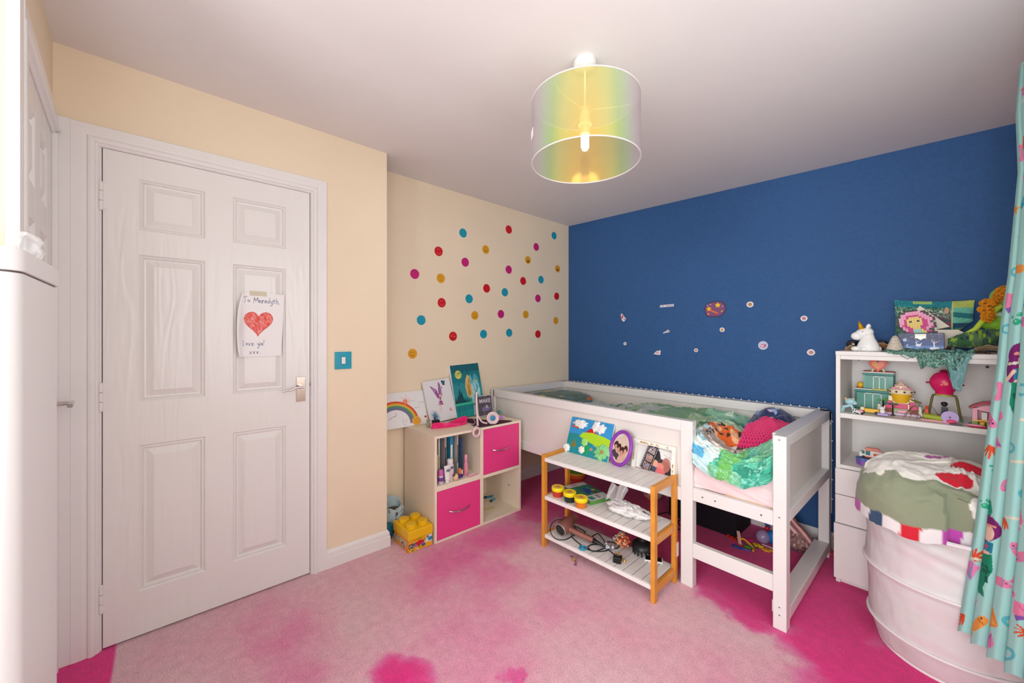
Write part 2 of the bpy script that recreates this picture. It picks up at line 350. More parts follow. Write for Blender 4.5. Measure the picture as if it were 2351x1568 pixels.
# ---------------------------------------------------------------- six panel doors
def six_panel(parent,W_,H_,cols,rows,M):
    """leaf in local frame x across, y up, z out; M places it"""
    xs=[0]+[c for p in cols for c in p]+[W_]; zs=[0]+[c for p in rows for c in p]+[H_]
    mb=MB(M)
    for i in range(len(xs)-1):
        for j in range(len(zs)-1):
            if i%2 and j%2: continue
            mb.add([(xs[i],zs[j],0),(xs[i+1],zs[j],0),(xs[i+1],zs[j+1],0),(xs[i],zs[j+1],0)],[(0,1,2,3)])
    mb.add([(0,0,0),(W_,0,0),(W_,H_,0),(0,H_,0),(0,0,-.035),(W_,0,-.035),(W_,H_,-.035),(0,H_,-.035)],[(1,0,4,5),(2,1,5,6),(3,2,6,7),(0,3,7,4),(4,7,6,5)])
    part('door_leaf',mb,M_door,parent)
    for (x0,x1) in cols:
        for (z0,z1) in rows:
            mb=MB(M); rings=[(0,0),(.006,-.007),(.012,-.004),(.016,-.012),(.021,-.013),(.046,-.001)]
            if x1-x0<.12: rings=[(a*.6,b) for a,b in rings]
            for (a,za),(b,zb) in zip(rings[:-1],rings[1:]):
                A=[(x0+a,z0+a,za),(x1-a,z0+a,za),(x1-a,z1-a,za),(x0+a,z1-a,za)]
                B=[(x0+b,z0+b,zb),(x1-b,z0+b,zb),(x1-b,z1-b,zb),(x0+b,z1-b,zb)]
                mb.add(A+B,[(0,1,5,4),(1,2,6,5),(2,3,7,6),(3,0,4,7)])
            b,zb=rings[-1]; mb.add([(x0+b,z0+b,zb),(x1-b,z0+b,zb),(x1-b,z1-b,zb),(x0+b,z1-b,zb)],[(0,1,2,3)])
            part('panel',mb,M_door,parent)
def empty_struct(name):
    o=bpy.data.objects.new(name,None); COL.objects.link(o); o['kind']='structure'; return o
d1=empty_struct('door_1')
LY0,LY1=-.192,.558
M1=frameM((D,LY0,.008),(0,1,0),(0,0,1))
six_panel(d1,LY1-LY0,1.983,[(.104,.320),(.422,.641)],[(.180,.785),(.965,1.575),(1.676,1.888)],M1)
for z in (.206,1.004,1.80):
    mb=MB()
    for k,(a,b) in enumerate(((-.05,-.02),(-.018,.018),(.02,.05))): mb.cyl((D+.006,-.1965,z+a),(D+.006,-.1965,z+b),.0065,n=12)
    mb.ball((D+.006,-.1965,z+.052),.0065,8).ball((D+.006,-.1965,z-.052),.0065,8).box(D+.0005,D+.002,-.193,-.180,z-.05,z+.05)
    part('hinge',mb,M_gloss,d1,smooth=True)
hp=part('handle_plate',MB().box(D,D+.006,.495,.536,.910,1.035),pm('brushed_nickel','b9a79c',.22,metal=1),d1,bev=.001)
mb=MB()
for y in (.501,.530):
    for z in (.917,1.028): mb.cyl((D+.006,y,z),(D+.008,y,z),.003,n=8)
part('screw',mb,M_chrome,hp,smooth=True)
mb=MB(); mb.cyl((D+.006,.515,.985),(D+.045,.515,.985),.009,n=14)
mb.tube([(D+.045,.520-.012*k,.985+.004*math.sin(k*.7)-.0004*k*k*(1 if k<6 else .4)) for k in range(9)],.0065,10,r1=.004)
part('lever',mb,M_chrome,hp,smooth=True)
part('latch_plate',MB().box(D-.002,D+.004,.5585,.5605,.985,1.003),pm('dark_metal','55504c',.4,metal=1),d1)
# jamb and architrave
mb=MB(); mb.box(D-.10,D-.0005,OY0,LY0-.003,0,OZ).box(D-.10,D-.0005,LY1+.003,OY1,0,OZ).box(D-.10,D-.0005,OY0,OY1,1.995,OZ+.005)
mb.box(D-.055,D-.040,LY0-.01,LY1+.01,0,2.0); struct(obj('trim_1',mb,M_gloss))
AP=[(0,0),(0,.004),(.006,.010),(.010,.010),(.013,.016),(.022,.020),(.030,.018),(.034,.013),(.040,.013),(.044,.015),(.076,.015),(.078,.012),(.078,0)]
def architrave(name,y0,y1,z1,M,prof=AP,left=True,right=True):
    """inner opening y0..y1 up to z1 in local frame x,y(up),z(out); mitred"""
    mb=MB(M); m=len(prof); rows=[]
    if left: rows.append([(y0-a,0,h) for a,h in prof])
    rows.append([(y0-a,z1+a,h) for a,h in prof]); rows.append([(y1+a,z1+a,h) for a,h in prof])
    if right: rows.append([(y1+a,0,h) for a,h in prof])
    vs=[v for r in rows for v in r]
    mb.add(vs,[(k*m+i+1,k*m+i,(k+1)*m+i,(k+1)*m+i+1) for k in range(len(rows)-1) for i in range(m-1)])
    return struct(obj(name,mb,M_gloss,smooth=True,ang=25))
architrave('trim_2',OY0+.005,OY1-.010,1.992,frameM((D,0,0),(0,1,0),(0,0,1)))
struct(obj('trim_3',MB().box(D,D+.0145,YC+.0,OY0-.072,0,2.072),M_gloss,bev=.0015))
# cupboard door on the closet wall
d2=empty_struct('door_2')
M2=RC@frameM((CB-.003,0,.008),(-1,0,0),(0,0,1))
six_panel(d2,.654,1.983,[(.105,.275),(.375,.540)],[(.180,.785),(.965,1.575),(1.676,1.888)],M2)
architrave('trim_4',.0,.654,1.992,M2@T(0,-.008,0),right=False)
struct(obj('trim_5',MB(RC).box(0,CA,0,.016,0,1.995),M_gloss,bev=.001))
mb=MB(RC); mb.box(CW-.062,CW,0,.022,0,top-.02).box(CW-.050,CW-.045,.022,.024,0,top-.02); struct(obj('trim_6',mb,M_gloss,bev=.002))
h=None; mb=MB(RC); hx,hz=.092,1.0
mb.cyl((hx,0,hz),(hx,.008,hz),.022,n=18).cyl((hx,.006,hz),(hx,.058,hz),.007,n=12)
h=part('handle_rose',mb,M_chrome,d2,smooth=True)
part('lever',MB(RC).box(hx-.010,hx+.075,.046,.060,hz-.008,hz+.008),M_chrome,h,bev=.003)
# ================================================================ THINGS ON THE WALLS, LAMP, CABINET
M_paper=printed('printed_paper',.7); M_print=printed('printed_satin',.4); M_cloth=printed('printed_cotton',.85,bump=(260,.35),sheen=.2)
M_white=pm('white_plastic','efecea',.35); M_black=pm('black_plastic','121114',.4); M_cream_p=pm('cream_plastic','e8dcc4',.4)
# light switch
sw=thing('light_switch','turquoise square light switch plate with white rocker beside the white door','light switch',(D,.726,1.1115))
part('plate',MB().box(0,.008,-.044,.044,-.047,.047),pm('turquoise_gloss','0c9cb4',.25),sw,bev=.002)
mb=MB(); mb.box(.0075,.0095,-.013,.013,-.023,.023); part('surround',mb,pm('teal_dark','0a7f93',.3),sw)
part('rocker',MB().box(.009,.013,-.010,.010,-.019,.019),M_white,sw,bev=.001)
# letter on the door : curled sheet
W_,H_=.205,.305
def pf(U,V):
    y=.242+W_*U+.010*V*(1-U)-.014*(1-V)*U ; z=1.147+H_*V
    curl=.030*np.exp(-(U/.13)**2)*(.35+.9*np.sin(PI*np.clip(V*1.1,0,1))**2)+.010*np.exp(-((U-.0)**2+(V)**2)/.03)
    return D+.003+curl+.0015*np.sin(9*V+4*U), y+.018*np.exp(-(U/.10)**2)*(np.abs(V-.48)*2)**2-.006, z
def pp(p):
    p.put(p.U>-1,'f4f1f0'); ink='2f4f80'
    def st(lst,ox,oy,s,w=.0022):
        for l in lst: p.line([(ox+x*s,oy+y*s) for x,y in l],w,ink)
    Lt={'T':[[(0,1),(.7,1.05)],[(.35,1),(.33,0)]],'o':[[(.1,.2),(.0,.35),(.15,.5),(.32,.35),(.2,.12),(.1,.2)]],'M':[[(0,0),(.08,.95),(.35,.3),(.62,.98),(.72,.05)]],
    'e':[[(.0,.25),(.3,.32),(.2,.52),(.02,.4),(.06,.05),(.35,.08)]],'r':[[(.05,0),(.05,.5)],[(.05,.3),(.2,.5),(.32,.45)]],'d':[[(.3,.4),(.08,.45),(.02,.15),(.3,.1)],[(.33,1),(.32,0)]],
    'y':[[(0,.5),(.15,.1),(.3,.2)],[(.36,.55),(.28,-.3),(.08,-.45),(.05,-.3)]],'t':[[(.15,.8),(.13,.05),(.3,.05)],[(0,.5),(.32,.55)]],'h':[[(.03,1),(.03,0)],[(.03,.35),(.2,.5),(.3,.3),(.32,0)]],
    'l':[[(.05,1),(.1,.0)]],'v':[[(0,.5),(.12,.05),(.3,.52)]],'a':[[(.3,.45),(.05,.4),(.05,.1),(.25,.1),(.3,.5),(.36,.05)]],'!':[[(.1,1.05),(.07,.4)],[(.06,.08),(.06,.03)]],'x':[[(0,.5),(.35,.05)],[(.33,.5),(.02,0)]],',':[[(.05,.05),(.0,-.15)]],'.':[[(.05,.05),(.07,.03)]]}
    def word(t,ox,oy,s,adv=.45):
        for ch in t:
            if ch!=' ': st(Lt[ch],ox,oy,s)
            ox+=s*(.85 if ch in 'TM' else adv)
    word('To Meredyth,',.022,.258,.027,.47)
    word('love ya!',.030,.052,.026,.50); word('xxx.',.062,.014,.020,.75)
    hx,hy=.095,.165
    t=np.linspace(0,2*PI,60); X=16*np.sin(t)**3; Y=13*np.cos(t)-5*np.cos(2*t)-2*np.cos(3*t)-np.cos(4*t)
    pts=[(hx+x*.0039,hy+y*.0040) for x,y in zip(X,Y)]
    p.poly(pts,'ee7f78'); n=vnoise(p.U*160+p.V*90,p.V*60-p.U*40,3)
    m=np.zeros(p.U.shape,bool); q=Paint(p.U,p.V,'000000'); q.poly(pts,'ffffff'); m=q.c[...,0]>.5
    p.put(m&(n>.12),'e2473f',.8); p.put(m&(n<-.3),'f5b3ab',.7); p.line(pts+[pts[0]],.0028,'dd443c')
o=psheet('letter',pf,110,150,pp,M_paper,uv=(W_,H_)); tag(o,'white handwritten letter with red crayon heart taped to the door','letter')
tp=part('adhesive_tape',MB().box(D+.0035,D+.0045,.295,.365,1.440,1.462),pm('clear_tape','e8dcc0',.3,alpha=.55),o)
# dot stickers on the alcove wall
DOT={'b':'1d9ab4','r':'cf1420','p':'c81f78','y':'e5a21f'}
dots=[(1063,535,'b',0,'topmost blue round sticker, left of the highest red one'),(1168,527,'r',0,'topmost red round sticker, nearest the ceiling'),(1272,541,'b',0,'blue round sticker highest beside the navy wall corner'),
(1231,567,'p',0,'highest pink round sticker, just left of the corner'),(1115,573,'y',1,'yellow laughing face sticker, leftmost of the upper faces'),(1007,577,'r',2,'red smiling sticker, upper of two with curved smiles'),
(1212,597,'y',3,'yellow face sticker with wide open dark grin'),(1068,602,'p',0,'pink round sticker below the topmost left blue one'),(1280,617,'y',4,'yellow grinning face sticker, highest against the corner'),
(1168,619,'p',0,'pink round sticker straight below the highest red one'),(952,629,'p',0,'large pink round sticker at the far left'),(1012,639,'y',5,'yellow winking face sticker between two red smiling stickers'),
(1242,642,'b',0,'blue round sticker halfway down, close to the corner'),(1201,645,'r',0,'plain red round sticker left of the corner blue one'),(1117,662,'r',0,'plain red round sticker in the middle of the cluster'),
(1159,671,'b',0,'blue round sticker right of the middle red one'),(1278,680,'r',0,'red round sticker right against the corner'),(1235,685,'p',0,'pink round sticker left of the red corner one'),
(1077,686,'b',0,'blue round sticker lower left of the middle red one'),(1014,695,'r',2,'red smiling sticker, lower of two with curved smiles'),(1150,721,'p',6,'pink round sticker between two lower yellow faces'),
(1207,722,'y',7,'yellow surprised face sticker right of a pink dot'),(1090,724,'y',8,'yellow happy face sticker with two dark tall eyes'),(967,735,'b',0,'blue round sticker at the lower far left'),
(1276,736,'y',5,'lowest yellow face sticker against the corner'),(1110,767,'b',0,'blue round sticker, left of the lowest two blues'),(1169,764,'b',0,'blue round sticker, right of the lowest two blues'),
(1235,767,'r',0,'lowest plain red round sticker near the corner'),(1040,772,'r',9,'red sticker with heart eyes low on the left'),(947,812,'y',8,'lowest yellow face sticker at the bottom left')]
for k,(px,py,c,kind,lab) in enumerate(dots):
    P=onx(px,py,XR); M=frameM((XR+.0004,P.y,P.z),(0,1,0),(0,0,1))@rotM('Z',random.Random(k).uniform(-12,12))
    mb=MB(M); r=.0345; n=26; rr=random.Random(k+9)
    mb.prism([(r*(1+rr.uniform(-.03,.03))*math.cos(2*PI*i/n),r*math.sin(2*PI*i/n)) for i in range(n)],0,.0006,0)
    def arc(cx,cy,rx,ry,a0,a1,w,z=.0012):
        pts=[(cx+rx*math.cos(R(a)),cy+ry*math.sin(R(a))) for a in np.linspace(a0,a1,9)]
        for (x0,y0),(x1,y1) in zip(pts[:-1],pts[1:]):
            l=math.hypot(x1-x0,y1-y0) or 1; nx,ny=-(y1-y0)/l*w/2,(x1-x0)/l*w/2
            mb.add([(x0-nx,y0-ny,z),(x1-nx,y1-ny,z),(x1+nx,y1+ny,z),(x0+nx,y0+ny,z)],[(0,1,2,3)],1)
    def dot(cx,cy,rx,ry,mi=1,z=.0012): mb.add([(cx+rx*math.cos(2*PI*i/10),cy+ry*math.sin(2*PI*i/10),z) for i in range(10)],[tuple(range(10))],mi)
    if kind in (1,3,4,7,8): dot(-.010,.010,.0025,.006 if kind==8 else .003); dot(.010,.010,.0025,.006 if kind==8 else .003)
    if kind in (1,8): arc(0,0,.016,.016,195,345,.003)
    if kind==1: arc(0,-.003,.017,.003,180,360,.002)
    if kind in (3,4): 
        pts=[(.018*math.cos(R(a)),-.004+.017*math.sin(R(a))) for a in np.linspace(180,360,14)]; mb.add([(x,y,.0011) for x,y in pts],[tuple(range(14))],1)
    if kind==7: dot(0,-.012,.006,.004)
    if kind==2: arc(0,-.002,.019,.017,200,340,.0025); arc(-.008,.010,.003,.006,0,180,.002); arc(.008,.010,.003,.006,0,180,.002)
    if kind==5: arc(0,-.002,.014,.012,220,320,.0025); arc(-.011,.008,.005,.003,0,180,.002); dot(.010,.009,.0025,.003)
    if kind==6: dot(-.008,.008,.002,.002); dot(.008,.008,.002,.002); arc(0,-.002,.012,.010,210,330,.002)
    if kind==9: dot(-.012,.000,.006,.005); dot(.012,.000,.006,.005); dot(0,.018,.004,.003)
    dk={'y':'7a4a08','r':'f08078','p':'7e0f4c','b':'0c6f88'}[c]
    o=obj('dot_sticker',mb,[pm('sticker_'+c,DOT[c],.45),pm('sticker_face_'+c,dk,.5)]); tag(o,lab,'wall sticker','round dot and face stickers on the cream alcove wall')
# stickers on the navy wall
def wsticker(name,px,py,polys,lab,tilt=0):
    P=ony(px,py,YB); M=frameM((P.x,YB-.0004,P.z),(1,0,0),(0,0,1))@rotM('Z',tilt); mb=MB(M); mats=[]
    for k,(pts,h) in enumerate(polys):
        mb.prism(pts,0,.0005*(k+1),len(mats)); mats.append(pm('sticker_'+h,h,.5))
    o=obj(name,mb,mats); tag(o,lab,'wall sticker','small space stickers on the navy wall'); return o
def el(cx,cy,rx,ry,n=20,a=0,jit=0,seed=1):
    rr=random.Random(seed); return [(cx+(rx*(1+rr.uniform(-jit,jit)))*math.cos(2*PI*i/n+a),cy+(ry*(1+rr.uniform(-jit,jit)))*math.sin(2*PI*i/n+a)) for i in range(n)]
def star(cx,cy,r,q=.45,a=90,n=5): return [(cx+r*(1 if i%2==0 else q)*math.cos(R(a+i*180/n)),cy+r*(1 if i%2==0 else q)*math.sin(R(a+i*180/n))) for i in range(2*n)]
def rc(x0,x1,y0,y1): return [(x0,y0),(x1,y0),(x1,y1),(x0,y1)]
PK='e9c6c4'; WH='e6dfe2'
wsticker('rocket_sticker',1431,730,[([(-.012,-.02),(.004,-.032),(.018,-.022),(.026,-.004),(.012,.006),(-.006,.034),(-.022,.038),(-.024,.02)],WH),(el(-.008,.010,.009,.018,a=0),'c9566a'),(el(.012,-.012,.006,.006),'b33a56')],'pink and white rocket sticker, leftmost on the navy wall')
mb=MB(frameM((ony(1531,702,YB).x,YB-.0004,ony(1531,702,YB).z),(1,0,0),(0,0,1))@rotM('Z',1.5)); mb.prism(rc(-.056,.056,-.009,.009),0,.0005,0)
rr=random.Random(4)
for i in range(13):
    if i==4: continue
    x=-.050+i*.0078; h=rr.uniform(.004,.006); mb.add([(x,-h,.0009),(x+.0052,-h,.0009),(x+.0052,h,.0009),(x,h,.0009)],[(0,1,2,3)],1)
o=obj('word_sticker',mb,[pm('sticker_e6dfe2',WH,.5),pm('sticker_letters','a58aa8',.6)]); tag(o,'long thin white strip sticker with two words of lettering','wall sticker','small space stickers on the navy wall')
wsticker('comet_sticker',1530,761,[([(-.028,-.016),(-.024,-.008),(-.002,.002),(.006,.012),(.022,.010),(.027,0),(.016,-.009),(.0,-.008)],WH),(el(.013,.002,.009,.006),'c79a5c')],'tiny white comet shaped sticker below the word strip')
wsticker('space_sticker',1642,710,[([(.075,.0),(.068,.03),(.045,.052),(.015,.060),(-.02,.056),(-.05,.045),(-.072,.022),(-.074,-.01),(-.068,-.035),(-.05,-.054),(-.01,-.056),(.03,-.055),(.06,-.035)],'3d2a4c'),
 ([(.068,.0),(.062,.027),(.042,.046),(.015,.054),(-.018,.050),(-.046,.040),(-.066,.019),(-.068,-.009),(-.062,-.031),(-.046,-.048),(-.01,-.050),(.027,-.049),(.054,-.031)],'7c4a72'),
 ([(-.03,.0),(-.02,-.006),(.022,-.026),(.016,-.034),(-.03,-.014)],'e06a28'),(star(.018,.028,.020,.55),'f2c522'),(star(-.042,.004,.019,.55),'f3b41a'),(star(-.045,-.032,.009),'eda04a'),(star(.046,-.016,.007),'f0c040'),(el(.048,.018,.003,.003),'f0e8e8'),(el(-.052,.030,.004,.004),'d8b8e0'),(el(-.03,.036,.004,.004),'d8b8e0')],'largest purple space sticker with yellow stars and shooting star')
for px,py,r,h,lab,sd in [(1722,699,.020,'b98a55','small oval sticker with brown centre right of the purple one',1),(1658,757,.016,'c99662','small round sticker with striped tan centre under the purple one',2),(1846,731,.017,'c07a80','small white rimmed sticker with rose centre on the upper right',3),
 (1435,789,.014,'b9b3ae','plain cream round sticker below the rocket',4),(1598,804,.014,'c98078','small round sticker with pink centre, lowest in the middle',5),(1862,809,.019,'cf8a7c','lowest right sticker with white edge and salmon centre',6)]:
    wsticker('planet_sticker',px,py,[(el(0,0,r*1.05,r,jit=.05,seed=sd),WH),(el(0,0,r*.62,r*.6,seed=sd),h)],lab)
wsticker('shuttle_sticker',1509,809,[([(-.032,-.014),(-.018,.0),(-.004,.012),(.008,.010),(.022,.020),(.030,.010),(.026,-.004),(.028,-.016),(.010,-.020)],WH),([(-.02,-.009),(-.004,.004),(.014,.004),(.018,-.010)],'dba6a8')],'pale pink shuttle sticker, lowest on the left')
wsticker('whale_sticker',1752,793,[(el(0,0,.028,.028,28),'d6cfe4'),(el(0,0,.024,.024,28),'bfc0de'),([(-.018,-.004),(-.006,.008),(.008,.004),(.016,.012),(.018,-.006),(.004,-.014),(-.012,-.012)],'c2587e'),(el(-.004,-.004,.010,.006),'eec8d4')],'round lilac sticker with pink swirl on the lower right')
# ---------------------------------------------------------------- ceiling lamp
LX,LYY=-.9237,1.1815; LZ=ceil_z(LX,LYY); z0,z1,RR=1.900,2.128,.200
lamp=thing('pendant_lamp','iridescent see-through drum pendant lamp hanging from the ceiling','ceiling lamp',(LX,LYY,LZ))
mb=MB(); mb.lathe([(.041,0),(.043,-.006),(.043,-.024),(.038,-.032),(.022,-.040),(.0,-.042)],36); part('ceiling_rose',mb,pm('rose_plastic','dcdad6',.5),lamp,smooth=True)
part('cable',MB().cyl((0,0,-.04),(0,0,z1-.045-LZ),.0035,n=8),M_white,lamp,smooth=True)
zb=z1-LZ; 
sh=bpy.data.materials.new('iridescent_film'); sh.use_nodes=True; nt=sh.node_tree; nt.nodes.remove(nt.nodes['Principled BSDF'])
N=nt.nodes.new; Lk=nt.links.new
lw=N('ShaderNodeLayerWeight'); lw.inputs['Blend'].default_value=.5
rp=N('ShaderNodeValToRGB'); e=rp.color_ramp.elements
for i,(p_,h_) in enumerate([(0,'f8c27c'),(.10,'f7d873'),(.20,'e6e58c'),(.30,'c4e09c'),(.42,'c8dcc0'),(.60,'d3ced4'),(1,'c9c0cc')]):
    x=e[0] if i==0 else (e[1] if i==1 else e.new(p_)); x.position=p_; x.color=(*C(h_),1)
Lk(lw.outputs['Facing'],rp.inputs[0])
tr=N('ShaderNodeBsdfTranslucent'); df=N('ShaderNodeBsdfDiffuse'); tp_=N('ShaderNodeBsdfTransparent'); gl=N('ShaderNodeBsdfGlossy'); gl.inputs['Roughness'].default_value=.12
for n_ in (tr,df,gl): Lk(rp.outputs[0],n_.inputs[0])
mixc=N('ShaderNodeMix'); mixc.data_type='RGBA'; mixc.inputs['Factor'].default_value=.45; mixc.inputs[6].default_value=(1,1,1,1); Lk(rp.outputs[0],mixc.inputs[7]); Lk(mixc.outputs[2],tp_.inputs[0])
a1=N('ShaderNodeMixShader'); a1.inputs[0].default_value=.5; Lk(tr.outputs[0],a1.inputs[1]); Lk(df.outputs[0],a1.inputs[2])
a2=N('ShaderNodeMixShader'); a2.inputs[0].default_value=.5; Lk(a1.outputs[0],a2.inputs[1]); Lk(tp_.outputs[0],a2.inputs[2])
a3=N('ShaderNodeMixShader'); a3.inputs[0].default_value=.16; Lk(a2.outputs[0],a3.inputs[1]); Lk(gl.outputs[0],a3.inputs[2]); Lk(a3.outputs[0],nt.nodes['Material Output'].inputs[0])
mb=MB(); mb.sheet(lambda u,v:(RR*math.cos(2*PI*u),RR*math.sin(2*PI*u),zb-(z1-z0)*v),72,4,wrap=True)
sd=part('lamp_shade',mb,sh,lamp,smooth=True,ang=180)
for z_ in (zb,z0-LZ):
    part('rim',MB().tube([(RR*math.cos(2*PI*i/72),RR*math.sin(2*PI*i/72),z_) for i in range(72)],.0024,8,closed=True),pm('rim_plastic','d2cecd',.5),sd,smooth=True)
mw=pm('white_wire','e2dcd6',.4)
mb=MB(); zc_=zb-.030
mb.tube([(.026*math.cos(2*PI*i/24),.026*math.sin(2*PI*i/24),zc_) for i in range(24)],.0022,6,closed=True)
for k in range(3):
    a=R(120*k+35); c_,s_=math.cos(a),math.sin(a)
    mb.tube([(.026*c_,.026*s_,zc_),(.10*c_,.10*s_,zc_-.004),(.165*c_,.165*s_,zc_-.002),(.19*c_,.19*s_,zc_+.03),(RR*c_,RR*s_,zb)],.0018,6)
part('wire_carrier',mb,mw,sd,smooth=True)
mb=MB(); mb.lathe([(.004,.03),(.012,.026),(.014,.012),(.019,.010),(.020,-.03),(.018,-.034),(.026,-.036),(.026,-.040),(.0,-.041)],24,c=(0,0,zb-.048)); part('lamp_holder',mb,M_white,lamp,smooth=True)
mb=MB(); mb.lathe([(.0,.0),(.014,0),(.0165,-.01),(.019,-.03),(.018,-.036),(0,-.037)],24,c=(0,0,zb-.086)); bulb=part('bulb',mb,M_white,lamp,smooth=True)
mb=MB()
for k in range(3):
    a=R(60*k); 
    for sg in (1,-1): pass
    x,y=.0085*math.cos(a),.0085*math.sin(a); bz=zb-.122
    mb.tube([(x*1.3,y*1.3,bz),(x*1.3,y*1.3,bz-.048),(x*.9,y*.9,bz-.056),(-x*.9,-y*.9,bz-.056),(-x*1.3,-y*1.3,bz-.048),(-x*1.3,-y*1.3,bz)],.0052,8)
part('tube',mb,pm('bulb_glow','fff3d8',.4,emit=1.6),bulb,smooth=True)
l=bpy.data.lights.new('bulb_light','POINT'); l.energy=.45; l.color=(1,.86,.62); l.shadow_soft_size=.05; lo=bpy.data.objects.new('bulb_light',l); COL.objects.link(lo); lo.parent=lamp; lo.location=(0,0,zb-.150); lo['kind']='helper'
part('care_label',MB(frameM((-.115,-.1655,zb-.15),(.82,-.57,0),(0,0,1))).box(-.02,.02,0,.034,0,.001),M_white,sd)
# ---------------------------------------------------------------- tall white cabinet at the left edge
cab=thing('tall_cabinet','tall white cabinet with rounded corner at the left edge','cabinet',(-1.22,-.42,0),0)
mc=pm('white_laminate','e9e8e6',.35,var=(3,.01))
def rrect(x0,x1,y0,y1,r,n=8):
    out=[(x0,y0),(x1,y0)]; out+=[(x1-r+r*math.cos(a),y1-r+r*math.sin(a)) for a in np.linspace(0,PI/2,n)]+[(x0,y1)]; return out
# footprint in world, NE corner rounded
fp=[(x+1.22,y+.42) for x,y in rrect(-1.372,-1.062,-.72,-.188,.030)]
fp2=[(x+1.22,y+.42) for x,y in rrect(-1.368,-1.065,-.716,-.191,.028)]
part('body',MB().prism(fp2,0.0,1.3555,0),mc,cab,smooth=True); part('shadow_gap',MB().prism([(x*.985,y*.99) for x,y in fp2],1.355,1.359,0),pm('grey_gap','6b6461',.6),cab)
part('top',MB().prism(fp,1.359,1.398,0),mc,cab,smooth=True,bev=.0015)
# crumpled clear bag on the cabinet
def bagf(cx,cy,cz,rx,ry,rz,seed,mi=0,n=18):
    mb=MB(); rs=random.Random(seed); ph=[rs.uniform(0,6) for _ in range(8)]
    def f(u,v):
        a=2*PI*u; t=PI*v; q=1+.22*math.sin(5*a+ph[0]+3*t)+.16*math.sin(9*a-4*t+ph[1])+.12*math.sin(7*t+ph[2]+2*a)
        return (cx+rx*q*math.sin(t)*math.cos(a),cy+ry*q*math.sin(t)*math.sin(a),cz+rz*max(-1,(math.cos(t)*(1+.18*math.sin(6*a+ph[3])))))
    mb.sheet(f,n*2,n,mi,wrap=True); return mb
M_clear=pm('clear_plastic','f4f4f4',.12,alpha=.32,spec=.8,var=(10,.0)); 
o=obj('plastic_bag',bagf(-1.315,-.228,1.43,.042,.022,.034,5),M_clear,smooth=True,ang=180); tag(o,'crumpled clear plastic bag lying on top of the tall white cabinet','plastic bag')
# ================================================================ BED
BX0,BX1,BYF,BYR,BT=-2.462,-.467,1.943,2.836,.822
M_bed=pm('white_painted_wood','e4e0dd',.35,bump=(30,.08),var=(5,.025)); M_bedp=pm('white_panel','e0d9d3',.45,var=(4,.02)); M_wood=pm('pine_wood','d9b184',.5,var=(20,.12))
M_screw=pm('screw_metal','b9b4ad',.3,metal=.9)
bed=thing('mid_sleeper_bed','low white wooden cabin bed along the navy wall','bed',(BX0,BYF,0))
def bp(name,b,m=M_bed,bev=.003,par=None):
    return obj(name,MB().box(*b),m,par or bed,bev=bev)
bp('top_rail',(BX0+.03,-.917,BYF,BYF+.045,.767,BT))
bp('top_rail',(BX0+.03,BX1,BYR-.045,BYR,.767,BT))
bp('top_rail',(BX0,BX0+.045,BYF+.04,BYR,.767,BT))
bp('top_rail',(BX1-.065,BX1,BYF+.05,BYR-.045,.775,BT))
bp('front_panel',(BX0+.04,-.915,BYF+.016,BYF+.030,.43,.770),M_bedp,.0)
bp('side_rail',(BX0+.04,-.917,BYF+.002,BYF+.024,.415,.482))
bp('back_panel',(BX0+.04,BX1-.05,BYR-.030,BYR-.016,.43,.770),M_bedp,.0)
bp('side_rail',(BX0+.04,BX1-.05,BYR-.025,BYR-.003,.415,.482))
bp('head_panel',(BX0+.012,BX0+.026,BYF+.04,BYR-.04,.43,.770),M_bedp,.0)
bp('end_panel',(BX1-.045,BX1-.033,BYF+.05,BYR-.05,.495,.778),M_bedp,.0)
bp('end_rail',(BX1-.068,BX1,BYF+.055,BYR-.055,.450,.500))
bp('floor_rail',(BX1-.068,BX1,BYF+.055,BYR-.055,.032,.085))
def screw(x,y,z,par,ax='y'):
    d={'y':(0,-.0025,0),'x':(.0025,0,0)}[ax]; mb=MB(); mb.cyl((x,y,z),(x+d[0],y+d[1],z+d[2]),.0075,.0065,n=14,mi=0); mb.cyl((x+d[0]*.9,y+d[1]*.9,z),(x+d[0]*1.15,y+d[1]*1.15,z),.0028,n=8,mi=1)
    obj('screw',mb,[M_bed,pm('screw_hole','4a4340',.6)],par,smooth=True)
def post(x0,x1,y0,y1,z0,z1,screws=()):
    p=bp('post',(x0,x1,y0,y1,z0,z1))
    for q in screws: screw(*q[:3],p,q[3])
    return p
post(-.917,-.8575,BYF,BYF+.045,0,BT,[(-.8575,BYF+.02,.79,'x'),(-.8575,BYF+.02,.60,'x')])
post(-.5166,BX1,BYF,BYF+.055,0,BT,[(-.492,BYF,.806,'y'),(-.492,BYF,.478,'y'),(-.492,BYF,.098,'y'),(-.492,BYF,.065,'y')])
post(-.5166,BX1,BYR-.055,BYR,0,BT,[(BX1,BYR-.02,.75,'x')])
post(BX0,BX0+.045,BYF,BYF+.045,0,BT+.004); post(BX0,BX0+.045,BYR-.045,BYR,0,BT)
bp('mattress_rail',(-.8575,-.5166,BYF+.004,BYF+.032,.432,.495))
for px in (1612,1641,1747):
    P=ony(px,1168+(px-1612)*.32,BYF); 
    obj('bolt_hole',MB().cyl((P.x,BYF+.0042,.463),(P.x,BYF+.0022,.463),.0035,n=10),pm('screw_hole','4a4340',.6),bed)
bp('stretcher',(-.8575,-.5166,BYF+.004,BYF+.034,.150,.222))
mb=MB()
for i in range(3): mb.box(-.700+i*.055,-.655+i*.055,BYF+.034,BYR-.035,.482,.497)
for i in range(12):
    x=BX0+.08+i*.148; obj('slat',MB().box(x,x+.09,BYF+.03,BYR-.03,.440,.455),M_wood,bed,bev=.001)
obj('slat_batten',MB().box(-.72,-.52,BYF+.033,BYF+.050,.490,.502),M_wood,bed,bev=.001)
